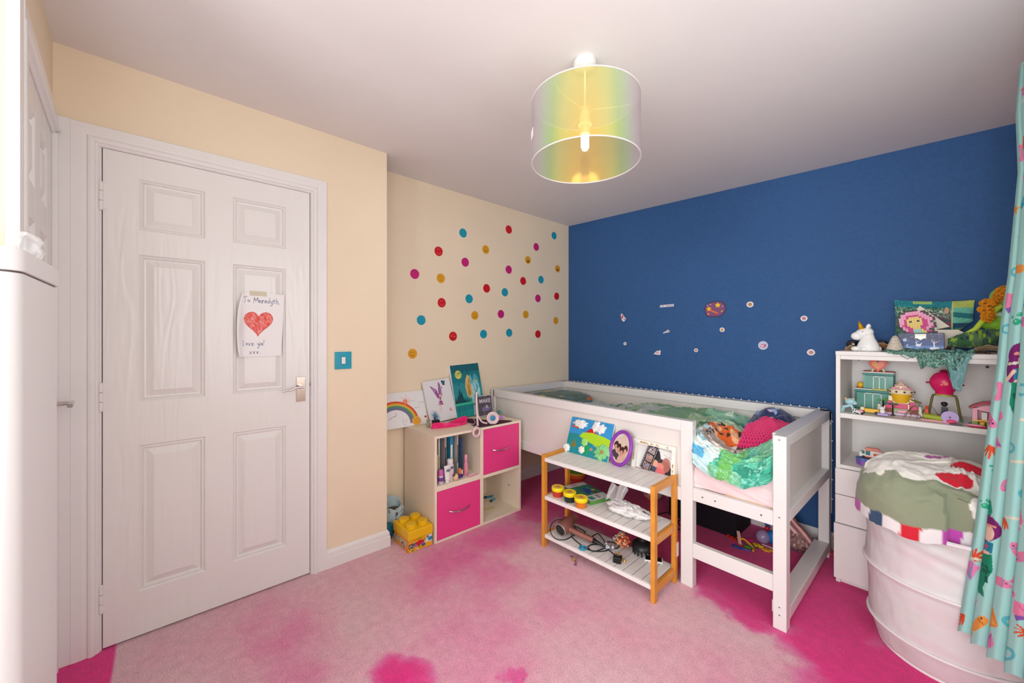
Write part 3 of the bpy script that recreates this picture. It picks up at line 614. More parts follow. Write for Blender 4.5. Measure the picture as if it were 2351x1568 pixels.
# fairy lights wound along the rear rail
mb=MB(); N_=46
pts=[(BX0+.05+(BX1-BX0-.07)*i/(N_-1),BYR-.006,BT+.0035+.0015*math.sin(i*2.1)) for i in range(N_)]
pts+=[(BX1+.004,BYR-.012,BT-.02*k) for k in range(1,30)]
lt=obj('light_string',MB().tube(pts,.0012,5),pm('clear_wire','cfc9c4',.3)); tag(lt,'thin clear fairy light string along the rear rail of the bed','fairy lights')
M_led=pm('led_bead','f6f8ff',.2)
for i in range(1,42):
    x=BX0+.08+(BX1-BX0-.09)*i/42
    mbb=MB().ball((x,BYR-.006,BT+.0075),.0042,8); b_=obj('light_bead',mbb,M_led,lt,smooth=True)
for k in range(5): obj('light_bead',MB().ball((BX1+.006,BYR-.012,BT-.06-.11*k),.004,8),M_led,lt,smooth=True)
# mattress in pale pink sheet
def rsheet(name,fn,nu,nv,mat,lab,cat,**k):
    o=psheet(name,fn,nu,nv,k.pop('paint'),mat,**k); tag(o,lab,cat); return o
def matf(U,V):
    # V: profile around front edge (0 bottom .. 1 back top)
    x=BX0+.05+(BX1-.055-BX0-.05)*U; t=V
    yf=BYF+.034; z0_=.496; z1_=.640
    s=np.clip(t/.28,0,1); a=np.clip((t-.28)/.12,0,1)*PI/2; b_=np.clip((t-.40)/.6,0,1); r=.04
    y=np.where(t<.28,yf,np.where(t<.40,yf+r*(1-np.cos(a)),yf+r+(BYR-.04-yf-r)*b_))
    z=np.where(t<.28,z0_+(z1_-r-z0_)*s,np.where(t<.40,z1_-r+r*np.sin(a),z1_))
    sag=.012*np.sin(PI*s)*(t<.28); w_=vnoise(U*30+V*14,V*9-U*12,5)
    cr=np.exp(-((V*.9-.02-(U-.80)*-.8)/.012)**2)+np.exp(-((V-.20-(U-.86)*-1.3)/.012)**2)*.8
    y=y-sag-.006*w_-.006*cr*(t<.4); return x,y,z+.003*w_
def matp(p): p.put(p.U>-1,'f0d6d6'); n=vnoise(p.U*9,p.V*6,8); p.put(n>.3,'eecfd0',.6)
rsheet('mattress',matf,240,60,printed('pink_sheet_cotton',.8,bump=(200,.2),sheen=.2),'mattress in a wrinkled pale pink fitted sheet on the white bed','mattress',paint=matp)
# ---- duvet: sheet heaped on the mattress, its front edge bulging over the rail between the posts
def gauss(x,y,cx,cy,sx,sy): return np.exp(-((x-cx)/sx)**2-((y-cy)/sy)**2)
def duvf(U,V):
    x=-2.12+(BX1-.050+2.12)*U
    k=np.clip((x+.895)/.05,0,1); k=k*k*(3-2*k)                     # 1 in the gap beside the middle post
    yb=BYR-.045; yf=(BYF+.05)*(1-k)+(BYF+.012)*k
    t=V                                                          # 0 = tucked lower front edge, 1 = back
    # front bulge
    a=np.clip(t/.34,0,1)*PI*.62-.35
    bulge=.085*k+.03*(1-k)
    prof=np.sin((.08+.80*np.clip((x+.86)/.34,0,1))*PI)**.7
    zlow=.605+.045*k-.105*k*prof
    yF=yf+.055-(.055+.035*k)*np.cos(a)*1.0
    zF=zlow+.05+.085*np.sin(a)
    b_=np.clip((t-.34)/.66,0,1)
    aE=PI*.62-.35; yE=yf+.055-(.055+.035*k)*np.cos(aE); zE=zlow+.05+.085*np.sin(aE)
    y=np.where(t<.34,yF,yE+(yb-yE)*b_)
    h=.065*gauss(x,y,-.62,2.60,.10,.10)+.085*gauss(x,y,-.98,2.70,.16,.10)+.07*gauss(x,y,-1.45,2.6,.22,.16)+.045*gauss(x,y,-.75,2.35,.12,.08)+.07*gauss(x,y,-.55,2.12,.09,.08)+.05*gauss(x,y,-1.2,2.3,.2,.2)-.05*gauss(x,y,-.78,2.15,.10,.07)
    z=np.where(t<.34,zF,zE+h*np.sin(PI*np.clip(b_*1.15,0,1))**.5-.05*b_*(b_>.85)*(b_-.85)/.15)
    n1=vnoise(U*16+V*5,V*9+U*3,11); n2=vnoise(U*46+V*20,V*22-U*18,12); n3=1-np.abs(vnoise(U*20+V*12,V*10-U*9,13))*2
    n4=1-np.abs(vnoise(U*34+V*8,V*16-U*22,14))*2; d=.018*n1+.007*n2+.016*np.maximum(n3-.5,0)*1.5+.010*np.maximum(n4-.5,0)-.050*np.clip((-1.25-x)/.3,0,1)*(t>.3)
    z=z+d*.9; y=y-d*.7*(t<.5)
    z=np.minimum(z,.80-.02*(x<-1)); z=np.maximum(z,.50+0*z)
    y=np.maximum(y,BYF+.050)*(1-k)+y*k
    y=np.where(x>-.528,np.maximum(y,BYF+.058),y); return x,np.clip(y,BYF-.05,BYR-.04),z
def duvp(p):
    u=-2.12+(BX1-.050+2.12)*p.U; v=p.V
    nn=lambda a,b,s:vnoise(u*a+s,v*b+s*.3,s)
    p.put(p.U>-1,'3fae90')
    p.put(nn(9,7,21)>.1,'62c4a4',.8); p.put(nn(14,11,22)>.28,'2a8f74',.8); p.put(nn(7,6,23)>.25,'8fd0a0',.7)
    # pale sky & water part on the left of the gap
    m=(u<-.73+.08*nn(6,6,24))&(v<.55); p.put(m,'c8e6e6'); p.put(m&(nn(10,8,25)>0),'7fc4dc',.9); p.put(m&(nn(9,9,26)>.25),'e4f0ea')
    m2=(u<-.80)&(v>.12)&(v<.30); p.put(m2&(nn(12,12,30)>-.2),'4aa9d4',.9)
    g=(np.abs(u+.70+.04*nn(5,5,27))<.035)&(v<.42); p.put(g,'79c05a',.85)
    # caustic web lines on the teal
    w=np.abs(vnoise(u*17,v*15,28))<.05; p.put(w&(u>-.76)&(v<.5),'9ff0dc',.55); w=np.abs(vnoise(u*24+4,v*20,29))<.04; p.put(w&(u>-.72)&(v<.5),'b4f4e4',.5)
    # animal print in the middle
    c=(((u+.79)/.11)**2+((v-.44)/.10)**2<1+.4*nn(14,14,31)); p.put(c,'b9a89c'); p.put(c&(nn(18,18,32)>.1),'e9dcd2'); p.put(c&(nn(22,22,33)>.35),'4a3c36'); p.put(c&(nn(9,9,34)>.4),'e6a8a4')
    c=(((u+.80)/.13)**2+((v-.57)/.085)**2<1+.5*nn(13,13,35)); p.put(c,'e0641f'); p.put(c&(nn(26,30,36)>.1),'f0b684'); p.put(c&(nn(40,44,37)>.3),'3a241a'); p.put(c&(nn(12,12,38)>.45),'c22a12')
    c=(((u+.62)/.06)**2+((v-.60)/.035)**2<1); p.put(c,'e07a2c')
    c=(((u+.70)/.07)**2+((v-.76)/.10)**2<1+.4*nn(9,9,39)); p.put(c,'3b8fb0'); p.put(c&(nn(10,10,40)>.2),'9fd0dc')
    m=(u<-.93); p.put(m,'74a077'); p.put(m&(nn(8,8,41)>.1),'a3bd96',.9); p.put(m&(nn(7,7,42)>.3),'3f7a56'); p.put(m&(u<-1.25)&(nn(6,6,43)>-.2),'b4bdb6')
    m=(u>-1.05)&(u<-.55)&(v>.60); p.put(m&(nn(11,9,44)>-.1),'9ccfae',.8); p.put(m&(nn(9,9,45)>.2),'5fb3bd',.85); p.put(m&(nn(13,12,46)>.35),'d3e6d0',.9); p.put(m&(nn(10,12,47)<-.4),'2c8a5e',.8)
duv=rsheet('duvet',duvf,620,260,printed('duvet_cotton',.75,bump=(180,.2),sheen=.15),'crumpled green, teal and orange jungle print duvet on the white bed','duvet',paint=duvp)
# pillow at the head
def pilf(cx,cy,cz,rx,ry,rz,rot=0,seed=1,p=2.6):
    def f(U,V):
        a=2*PI*U; t=PI*V
        def sp(w,e): return np.sign(w)*np.abs(w)**e
        X=rx*sp(np.cos(a),2/p)*sp(np.sin(t),.7); Y=ry*sp(np.sin(a),2/p)*sp(np.sin(t),.7); Z=rz*np.cos(t)
        q=1+.05*vnoise(U*12,V*8,seed); ca,sa=math.cos(R(rot)),math.sin(R(rot))
        return cx+(X*ca-Y*sa)*q,cy+(X*sa+Y*ca)*q,cz+Z*q
    return f
def pilp(p):
    n=lambda a,s:vnoise(p.U*a,p.V*a*.6,s)
    p.put(p.U>-1,'4e6a58'); p.put(n(14,51)>.1,'5f7d80',.9); p.put(n(12,52)>.25,'3d5546'); p.put(n(9,53)>.42,'b9a43a'); p.ell(.62,.35,.06,.06,'c8662a'); p.ell(.1,.4,.05,.05,'c9652a')
rsheet('pillow',pilf(-2.17,2.42,.708,.22,.31,.078,0,3),96,48,M_cloth,'dark green jungle print pillow at the head of the bed','pillow',paint=pilp)
# fleece and knitted blanket at the foot corner
def fleecef(U,V):
    x=-.83+.295*U; y=2.34+.44*V
    z=.672+.165*np.exp(-((U-.45)/.50)**2-((V-.66)/.42)**2)+.02*vnoise(U*7,V*6,61)+.006*vnoise(U*22,V*22,62)
    e=np.minimum(np.minimum(U,1-U),np.minimum(V,1-V)); z=z-.07*np.exp(-e/.05)
    return x+.02*vnoise(U*5,V*5,63)*(U<.5),np.minimum(y+.01*vnoise(U*6,V*6,64),BYR-.05),z
def fleecep(p):
    p.put(p.U>-1,'1c2a5e'); rs=random.Random(3)
    for _ in range(34): p.ell(rs.random(),rs.random(),.045,.030,rs.choice(['8fb0dc','e8c6d0','6f8fc8','c8d8f0']),rs.uniform(0,180))
    p.rect(0,.3,0,.16,'3a1f80'); p.rect(.05,.5,0,.05,'ece0e0')
rsheet('fleece_blanket',fleecef,90,110,printed('fleece',.95,bump=(400,.4),sheen=.4),'navy fleece with small pale figures at the foot of the bed','blanket',paint=fleecep)
def knitf(U,V):
    x=-.745+.208*U; y=2.20+.37*V
    z=.727+.080*np.sin(PI*np.clip(V,0,1))**.6*(.7+.3*np.sin(PI*U))+.02*vnoise(U*5+V*3,V*5,71)-.018*np.exp(-((V-.55-.25*(U-.5))/.06)**2)
    e=np.minimum(np.minimum(U,1-U),np.minimum(V,1-V)); z=z-.06*np.exp(-e/.06)
    kn=.005*np.sin(U*2*PI*15)*np.sin(V*2*PI*24)-.02*np.exp(-((V-.75+.3*(U-.5))/.05)**2)
    return x,y,z+kn
def knitp(p): p.put(p.U>-1,'dc2a6c'); p.put((np.sin(p.U*2*PI*15)*np.sin(p.V*2*PI*24))<-.45,'7c0830'); p.put(np.abs(p.V-.55-.2*(p.U-.5))<.018,'8c0c3a',.8); p.put(np.abs(p.V-.75+.3*(p.U-.5))<.014,'8c0c3a',.7)
rsheet('knitted_blanket',knitf,200,260,printed('pink_wool',.95,sheen=.4),'magenta chunky knitted blanket on the navy fleece at the bed foot','blanket',paint=knitp)
# ================================================================ SLATTED RACK AND WHAT STANDS ON IT
M_bamboo=pm('bamboo','dc9234',.35,var=(14,.12)); M_slat=pm('white_slat_paint','ebe6e2',.45,bump=(60,.1),var=(9,.05))
RA=R(2.4); RL=T(-1.6243,1.665,0)@Matrix.Rotation(RA,4,'Z'); RW,RD=.703,.250
rack=thing('slatted_rack','three tier rack with bamboo legs and white slats before the bed','rack',(-1.6243,1.665,0),RA)
for x0 in (0,RW-.021):
    for y0 in (0,RD-.030):
        part('leg',MB().box(x0,x0+.021,y0,y0+.030,0,.5437),M_bamboo,rack,bev=.002)
    for z0_,z1_ in ((.508,.5437),(.262,.300),(.036,.074)):
        part('side_rail',MB().box(x0+.002,x0+.019,.028,RD-.028,z0_,z1_),M_bamboo,rack,bev=.002)
slat_me={}
for zt in (.527,.303,.078):
    sx0,sx1=.022,RW-.022; n=13; p_=(sx1-sx0)/n
    part('front_edge',MB().box(sx0,sx1,.004,.018,zt-.022,zt-.001),M_slat,rack,bev=.0015)
    part('rear_edge',MB().box(sx0,sx1,RD-.018,RD-.004,zt-.022,zt-.001),M_slat,rack,bev=.0015)
    for i in range(n):
        if 'm' not in slat_me:
            o=part('slat',MB().box(.0034,p_-.0034,.010,RD-.010,-.012,0),M_slat,rack,bev=.0015); slat_me['m']=o; o.location=(sx0+i*p_,0,zt)
        else:
            o=slat_me['m'].copy(); COL.objects.link(o); o.parent=rack; o.location=(sx0+i*p_,0,zt)
part('price_tag',MB(T(RW,.235,.13)).box(.001,.003,0,.022,0,.07),pm('paper_tag','ead9d6',.6),rack)
ZT,ZM,ZB=.5275,.3035,.0785
# craft canvas
bl,br=onz(1297,1035,ZT),onz(1394,1062,ZT); tl=ony(1318,957,BYF-.004); u=br-bl; v=tl-bl; v=v-u*(v.dot(u)/u.length_squared)
WC,HC=u.length,v.length; n_=u.cross(v).normalized()
MC=frameM(bl,u,v)
cv=thing('craft_canvas','blue and green canvas with glued felt hill and white clouds on the rack','artwork',(0,0,0)); 
part('canvas',MB(MC).box(0,WC,0,HC,-.012,-.0006),pm('white_canvas','eeecea',.7),cv)
def cp(p):
    p.put(p.U>-1,'2f8fc8'); n=vnoise(p.U*30,p.V*40,81); p.put(n>.15,'2a84bd',.7)
    p.put((p.V<HC*(.52+.03*np.sin(p.U*30)))&(p.U<WC*.62),'16868c'); p.put(p.V<HC*.30,'0f8894')
    w,h=WC,HC
    p.poly([(w*.36,h*.52),(w*.44,h*.70),(w*.55,h*.80),(w*.60,h*.74),(w*.68,h*.62),(w*.6,h*.52)],'c01218')
    p.poly([(w*.27,h*.50),(w*.34,h*.62),(w*.55,h*.66),(w*.78,h*.63),(w*1,h*.56),(w*1,h*.22),(w*.8,h*.25),(w*.62,h*.36),(w*.45,h*.42)],'a9cf1e')
    p.poly([(w*.10,h*.18),(w*.17,h*.40),(w*.25,h*.18)],'7d7128'); p.ell(w*.52,h*.20,.012,.009,'b08a78'); p.ell(w*.60,h*.22,.012,.009,'b08a78')
psheet('painted_face',flat(bl,u,v),110,110,cp,M_paper,cv,uv=(WC,HC))
def felt(name,cx,cy,rx,ry,h,th,seed,n=26,rough=.25):
    rs=random.Random(seed); m=pm('felt_'+h,h,.95,bump=(300,.5)); mb=MB(MC)
    for k in range(5):
        a=rs.uniform(0,6); ox,oy=rx*.35*math.cos(a),ry*.35*math.sin(a)
        def f(uu,vv,ox=ox,oy=oy,k=k):
            a=2*PI*uu; q=(1+rough*math.sin(5*a+k)+.12*math.sin(11*a+2*k))*.8; t=vv
            return (cx+ox+rx*q*t*math.cos(a),cy+oy+ry*q*t*math.sin(a),th*(1-t*t)**.5*(1+.3*math.sin(7*a))+.0006)
        mb.sheet(f,n,5,0,wrap=True)
    return part(name,mb,m,cv,smooth=True,ang=180)
felt('felt_cloud',WC*.24,HC*.84,.048,.022,'ece9e6',.014,1); felt('felt_cloud',WC*.60,HC*.86,.030,.030,'ece9e6',.014,2); felt('felt_cloud',WC*.76,HC*.80,.030,.026,'ece9e6',.013,3)
felt('felt_leaf',WC*.42,HC*.34,.020,.024,'a6dc7c',.006,4); felt('felt_flower',WC*.40,HC*.18,.022,.022,'f2efe6',.012,5); felt('felt_leaf',WC*.50,HC*.17,.02,.025,'1f9c5c',.005,6)
felt('felt_shell',WC*.86,HC*.20,.045,.040,'8fcf8a',.016,7); felt('felt_ball',WC*.88,HC*.22,.016,.016,'c9a367',.02,8,rough=.02); felt('felt_flower',WC*.02,HC*.10,.022,.022,'f4f1ec',.012,9); felt('felt_cloud_edge',WC*.17,HC*.75,.03,.008,'e0542e',.006,10)
# purple oval photo frame
P0=onz(1416,1067,ZT); Mo=frameM((P0.x,P0.y-.004,ZT),(1,-.25,0),(0.0,.28,1))@rotM('Z',-8)
ov=thing('photo_frame','purple oval photo frame leaning between canvas and white box frame','photo frame',(0,0,0))
rx,ry=.074,.092
mb=MB(Mo); mb.tube([(rx*math.cos(2*PI*i/48),ry+.004+ry*math.sin(2*PI*i/48),.006) for i in range(48)],.0105,10,closed=True)
part('rim',mb,pm('purple_plastic','8c3aa6',.35),ov,smooth=True)
def op(p):
    U,V=p.U,p.V; p.put(U>-1,'d9d2ce'); q=Paint(U,V,'0'*6)
    p.poly([(.2,.12),(.62,.02),(.98,.55),(.55,.95),(.1,.75)],'d9c0ae'); n=vnoise(U*14,V*16,83)
    for cx,cy,r_,a in ((.22,.45,.10,'c98f7c'),(.40,.42,.09,'c78a78'),(.58,.36,.10,'cc917e'),(.74,.46,.09,'d29a86')):
        p.ell(cx,cy+.09,r_*1.15,r_*1.25,'3a2018'); p.ell(cx,cy,r_*.8,r_,a); p.ell(cx,cy-.2,r_*1.3,r_*1.2,'d7a596' if cx>.4 else '4a3a44')
def of(U,V):
    x=(U-.5)*2; y=(V-.5)*2; X=x*np.sqrt(1-y*y/2); Y=y*np.sqrt(1-x*x/2); pts=[Mo@Vector((rx*a,ry+.004+ry*b,.004)) for a,b in zip(X.ravel(),Y.ravel())]
    A=np.array(pts).reshape(U.shape+(3,)); return A[...,0],A[...,1],A[...,2]
psheet('photo',of,60,70,op,M_print,ov)
mb=MB(Mo); mb.lathe([(rx*.97,-.001),(rx*.97,.003)],40,sy=ry/rx,c=(0,ry+.004,0)); part('back',mb,pm('purple_plastic','8c3aa6',.35),ov)
# white box frame with two photographs
bl=onz(1449,1071,ZT); br=onz(1538,1094,ZT); bl.y=max(bl.y,1.855); tl=ony(1447,1006,BYF-.004)
bl=onz(1449,1070,ZT); u=Vector((1,.0,0))*.245; v=(ony(1450,1005,BYF-.006)-bl); v=Vector((0,v.y,v.z)); WB,HB=.245,v.length
Mb=frameM(bl,u,v)
bx=thing('box_frame','chipped white box frame holding film strip and birthday photos on the rack','photo frame',(0,0,0))
mb=MB(Mb); e_=.020
mb.box(0,WB,0,.006,-.03,-.02).box(0,WB,HB-e_,HB,-.03,0).box(0,e_,0,HB-e_,-.03,0).box(WB-e_,WB,0,HB-e_,-.03,0); part('frame',mb,pm('chipped_white_wood','efe9df',.55,var=(30,.08)),bx,bev=.001)
part('backing',MB(Mb).box(.005,WB-.005,.005,HB-.005,-.030,-.027),pm('grey_white_card','dcd9d6',.6),bx)
mb=MB(Mb); rs=random.Random(8)
for k in range(12):
    s_=rs.random(); L=rs.uniform(.008,.03)
    if k<6: x,y=.03+s_*(WB-.08),HB-.014; mb.prism([(x,y),(x+L,y-.003),(x+L*.9,y+.006),(x+.003,y+.009)],0,.0006)
    else: x,y=(WB-.015 if k%3 else .006),.02+s_*(HB-.06); mb.prism([(x,y),(x+.008,y+.002),(x+.006,y+L*.8),(x+.001,y+L*.7)],0,.0006)
part('chipped_patch',mb,pm('bare_wood','c8aa82',.7),bx)
# film strip + big photo (propped inside the frame)
def ph(p,kind):
    U,V=p.U,p.V
    if kind==0:
        p.put(U>-1,'1a1718')
        for k in range(3):
            y0=.03+k*.325; p.rect(.18,.82,y0,y0+.28,'9a8a8c'); n=vnoise(U*9,V*24,90+k); q=(U>.18)&(U<.82)&(V>y0)&(V<y0+.28)
            p.put(q&(n>.05),['a8583c','c8a088','8c7a82'][k]); p.put(q&(n>.3),['5fa0c8','b04838','d8c8c4'][k]); p.put(q&(n<-.35),'2c2830')
        for k in range(22): p.rect(.04,.12,k/22+.01,k/22+.028,'e8e4e2'); p.rect(.88,.96,k/22+.01,k/22+.028,'e8e4e2')
    else:
        p.put(U>-1,'e2dfdc'); n=vnoise(U*7,V*6,95)
        p.poly([(0,0),(1,0),(1,.25),(.75,.55),(.5,.62),(.42,.9),(.2,.98),(0,.75)],'2c262a'); p.put((n>.25)&(V<.6)&(U<.6),'4a444a')
        p.ell(.72,.42,.17,.30,'b06a5c',0,.9); p.ell(.30,.34,.13,.16,'dc9c88'); p.ell(.52,.28,.13,.17,'d88478'); p.ell(.52,.08,.2,.14,'d8686c'); p.ell(.28,.12,.10,.10,'3e4660'); p.ell(.22,.42,.06,.10,'e8c06a')
        for k in range(9): p.rect(.60+k*.035,.62+k*.035,.79-k*.006,.82-k*.006,'9a9a9e')
def quadsheet(name,M,x,y,w_,h_,rot,z,paint,nu,nv,par):
    M_=M@T(x,y,z)@rotM('Z',rot); o=M_@Vector((0,0,0)); return psheet(name,flat(o,(M_@Vector((w_,0,0)))-o,(M_@Vector((0,h_,0)))-o),nu,nv,paint,M_print,par)
quadsheet('film_strip',Mb,.042,.008,.060,.145,-20,-.016,lambda p:ph(p,0),50,140,bx)
quadsheet('photo',Mb,.082,.004,.142,.125,-5,-.019,lambda p:ph(p,1),80,60,bx)
# dough pots
def pot(px,py,h,lab,col):
    P=onz(px,py,ZM); t=thing('dough_pot',lab,'tub',(P.x,P.y,ZM),.3,'three yellow lidded dough tubs on the rack')
    part('tub',MB().lathe([(.029,0),(.031,.004),(.033,.036),(.033,.037)],28),pm('dough_'+h,h,.35),t,smooth=True)
    part('lid',MB().lathe([(.0365,.033),(.0372,.034),(.0372,.052),(.0355,.0545),(.031,.0545),(.030,.0535),(0,.0535)],32),pm('lid_yellow','f6dc12',.35),t,smooth=True)
    def lp(p):
        p.put(p.U>-1,'f6dc12'); r=np.hypot(p.U-.5,p.V-.5); a=np.arctan2(p.V-.5,p.U-.5)
        p.put((r<.44)&(r>.40)&(np.sin(a*1.0+1)<.7),'35501e'); p.ell(.5,.5,.27,.27,'e89a58'); p.ring(.5,.5,.2,.2,.1,'c4562c'); p.ell(.44,.54,.07,.06,'c4562c'); p.ell(.57,.5,.06,.05,'b84c28')
    def lf(U,V):
        x=(U-.5)*2; y=(V-.5)*2; return .0295*x*np.sqrt(1-y*y/2),.0295*y*np.sqrt(1-x*x/2),.0540+0*U
    psheet('lid_label',lf,44,44,lp,M_print,t)
pot(1281,1138,'c43a2c','round tub of red dough, leftmost of three with yellow lids','red'); pot(1308,1150,'233128','round tub of dark green dough, middle of three with yellow lids','green'); pot(1334,1163,'d8791e','round tub of orange dough, rightmost of three with yellow lids','orange')
# game box
c0,c1,c2=onz(1294,1116,ZM+.02),onz(1357,1152,ZM+.02),onz(1318,1105,ZM+.02); u=c1-c0; v=c2-c0; v=v-u*(v.dot(u)/u.length_squared)*.6; v=v.normalized()*.135
MG=frameM((c0.x,c0.y,ZM),u,v); WG,HG=u.length,.15
gb=thing('board_game_box','flat green board game box behind the dough tubs','box',(0,0,0))
part('carton',MB(MG).box(0,WG,0,HG,0,.020),pm('green_carton','5f9a4a',.5),gb,bev=.001)
def gp(p):
    p.put(p.U>-1,'2f7f68'); n=vnoise(p.U*60,p.V*60,97); p.put(n>.2,'3f9a80'); p.rect(0,.045,0,HG,'d8d6d4'); p.rect(.008,.035,.04,.09,'b9a9a4')
    p.ell(.12,.09,.035,.02,'2858a8',20); p.ell(.14,.07,.03,.012,'1c4a9c',-20); p.ell(.13,.12,.012,.012,'e0c03a'); p.ell(.17,.11,.02,.012,'7a4a3c'); p.ell(.09,.11,.012,.010,'4c9cd0')
    p.rect(WG-.075,WG,0,HG,'d6d8d6'); p.poly([(WG-.06,.02),(WG-.015,.02),(WG-.02,.055),(WG-.055,.05)],'1f9a8c'); 
    for k in range(4): p.rect(WG-.060+k*.010,WG-.054+k*.010,.075,.092,'2a3a38')
o_=MG@Vector((0,0,.0206)); psheet('box_print',flat(o_,(MG@Vector((WG,0,.0206)))-o_,(MG@Vector((0,HG,.0206)))-o_),150,90,gp,M_print,gb,uv=(WG,HG))
# crumpled plastic bag with white padding
def cb(U,V):
    cx,cy=onz(1440,1180,ZM)[0:2]; a=2*PI*U; t=PI*V
    q=1+.10*np.sin(3*a+1)+.08*np.sin(7*a+2*t)+.05*vnoise(U*20,V*12,99)
    x=cx+.125*q*np.sin(t)*np.cos(a); y=cy+.062*q*np.sin(t)*np.sin(a); z=ZM+.026+.025*np.cos(t)*(1+.5*vnoise(U*14,V*10,98))+.004*vnoise(U*40,V*30,97)
    return x,y,np.maximum(z,ZM+.001)
bg=psheet('plastic_bag',cb,160,80,lambda p:(p.put(p.U>-1,'e2dedb'),p.put(vnoise(p.U*30,p.V*20,95)>.2,'f2f0ee'),p.put(vnoise(p.U*36,p.V*24,94)>.45,'c9c5c2')),M_print)
tag(bg,'crumpled clear plastic bag with white padding on the middle rack shelf','plastic bag')
def fl_(U,V):
    P_=onz(1400,1160,ZM); x=P_.x-.015+.10*U+.02*V; y=P_.y-.02+.035*V+.02*U*0; z=ZM+.03+.095*V*(1-.30*U)+.012*np.sin(U*7+V*3)
    return x,y+.01*np.sin(U*9),z+.02*U*V
psheet('bag_mouth',fl_,40,20,lambda p:p.put(p.U>-1,'d9d6d3'),pm('clear_plastic_milky','dcdad8',.2,alpha=.55,spec=.8),bg)
# hair dryer
P=onz(1281,1236,ZB); hd=thing('hair_dryer','rose gold hair dryer with black grille and coiled cord on the lowest rack shelf','hair dryer',(P.x,P.y+.02,ZB))
M_rose=pm('rose_gold','c08a7c',.28,metal=.75); 
nose=Vector((.0,.13,.075)); back=Vector((.0,-.0,.042)); dd=(nose-back).normalized()
mb=MB(); Mh=frameM(back,dd.orthogonal(),dd.cross(dd.orthogonal())); mb.M=Mh
zs=1 if (Mh.to_3x3()@Vector((0,0,1))).dot(dd)>0 else -1
mb.lathe([(.030,zs*.0),(.038,zs*.004),(.041,zs*.02),(.040,zs*.06),(.034,zs*.09),(.024,zs*.12),(.024,zs*.14),(.021,zs*.14),(.021,zs*.12)],32)
part('body',mb,M_rose,hd,smooth=True)
mb=MB(Mh); mb.lathe([(.030,zs*.002),(.030,-zs*.002),(.0,-zs*.004)],28); gr=part('grille',mb,M_black,hd,smooth=True)
mb=MB(Mh); 
for r_ in (.010,.019,.028): mb.tube([(r_*math.cos(2*PI*i/28),r_*math.sin(2*PI*i/28),-zs*.0045) for i in range(28)],.0009,5,closed=True)
for k in range(8): a=k*PI/4; mb.tube([(.004*math.cos(a),.004*math.sin(a),-zs*.0045),(.028*math.cos(a),.028*math.sin(a),-zs*.0040)],.0009,5)
part('spoke',mb,pm('grey_plastic','4a4748',.4),gr,smooth=True)
part('ring',MB(Mh).tube([(.036*math.cos(2*PI*i/36),.036*math.sin(2*PI*i/36),zs*.001) for i in range(36)],.0045,8,closed=True),pm('silver_ring','a29c9c',.3,metal=.5),hd,smooth=True)
h0=Vector((.03,.045,.045)); h1=Vector((.185,.068,.030)); mb=MB().tube([h0,h0.lerp(h1,.3),h0.lerp(h1,.6),h0.lerp(h1,.9),h1],.0165,14); part('handle',mb,M_rose,hd,smooth=True)
mb=MB().tube([h1,h1+Vector((.02,-.002,0)),h1+Vector((.04,.006,-.006)),h1+Vector((.065,.010,-.012))],.0145,12,r1=.004); part('cord_sleeve',mb,M_black,hd,smooth=True)
o3=Vector((P.x,P.y+.02,ZB))
def zpt(px,py,z=ZB+.004): return onz(px,py,z)
path=[o3+h1+Vector((.065,.010,-.012)),zpt(1395,1244),zpt(1420,1250),zpt(1416,1259),zpt(1398,1256),zpt(1378,1262),zpt(1362,1266),zpt(1350,1256),zpt(1362,1250),zpt(1385,1252),zpt(1396,1262),zpt(1376,1266),zpt(1352,1262),zpt(1330,1248),zpt(1316,1236),zpt(1312,1228,ZB+.02),
 zpt(1306,1205,ZB+.06),zpt(1292,1194,ZB+.09),zpt(1276,1194,ZB+.09),zpt(1265,1206,ZB+.06),zpt(1265,1224,ZB+.03),zpt(1278,1238),zpt(1300,1238),zpt(1322,1226),zpt(1344,1222),zpt(1318,1207,ZB+.03),zpt(1330,1220,ZB+.02),zpt(1356,1232,ZB+.03),zpt(1372,1225,ZB+.03),zpt(1386,1240,ZB+.02),zpt(1394,1258),zpt(1404,1268),zpt(1412,1275)]
def smooth_path(P,n=6):
    out=[]; 
    for i in range(len(P)-1):
        a=P[max(i-1,0)];b=P[i];c=P[i+1];d=P[min(i+2,len(P)-1)]
        for k in range(n):
            t=k/n; out.append(.5*((2*b)+(c-a)*t+(2*a-5*b+4*c-d)*t*t+(3*b-a-3*c+d)*t**3))
    return out+[P[-1]]
cd=obj('cord',MB().tube(smooth_path(path,5),.0028,7),M_black,hd,smooth=True)
P=onz(1418,1290,ZB); mb=MB(T(P.x,P.y,ZB)@rotM('Z',20)); mb.box(-.020,.020,-.018,.018,0,.030).box(-.014,.014,-.006,.006,.030,.036)
pg=obj('plug',mb,M_black,hd,bev=.002)
mb=MB(T(P.x,P.y,ZB)@rotM('Z',20)); mb.box(-.002,.002,-.004,.004,.036,.052).box(-.012,-.008,-.002,.002,.036,.050).box(.008,.012,-.002,.002,.036,.050); obj('plug_pin',mb,pm('brass','c9a24a',.3,metal=.9),pg)
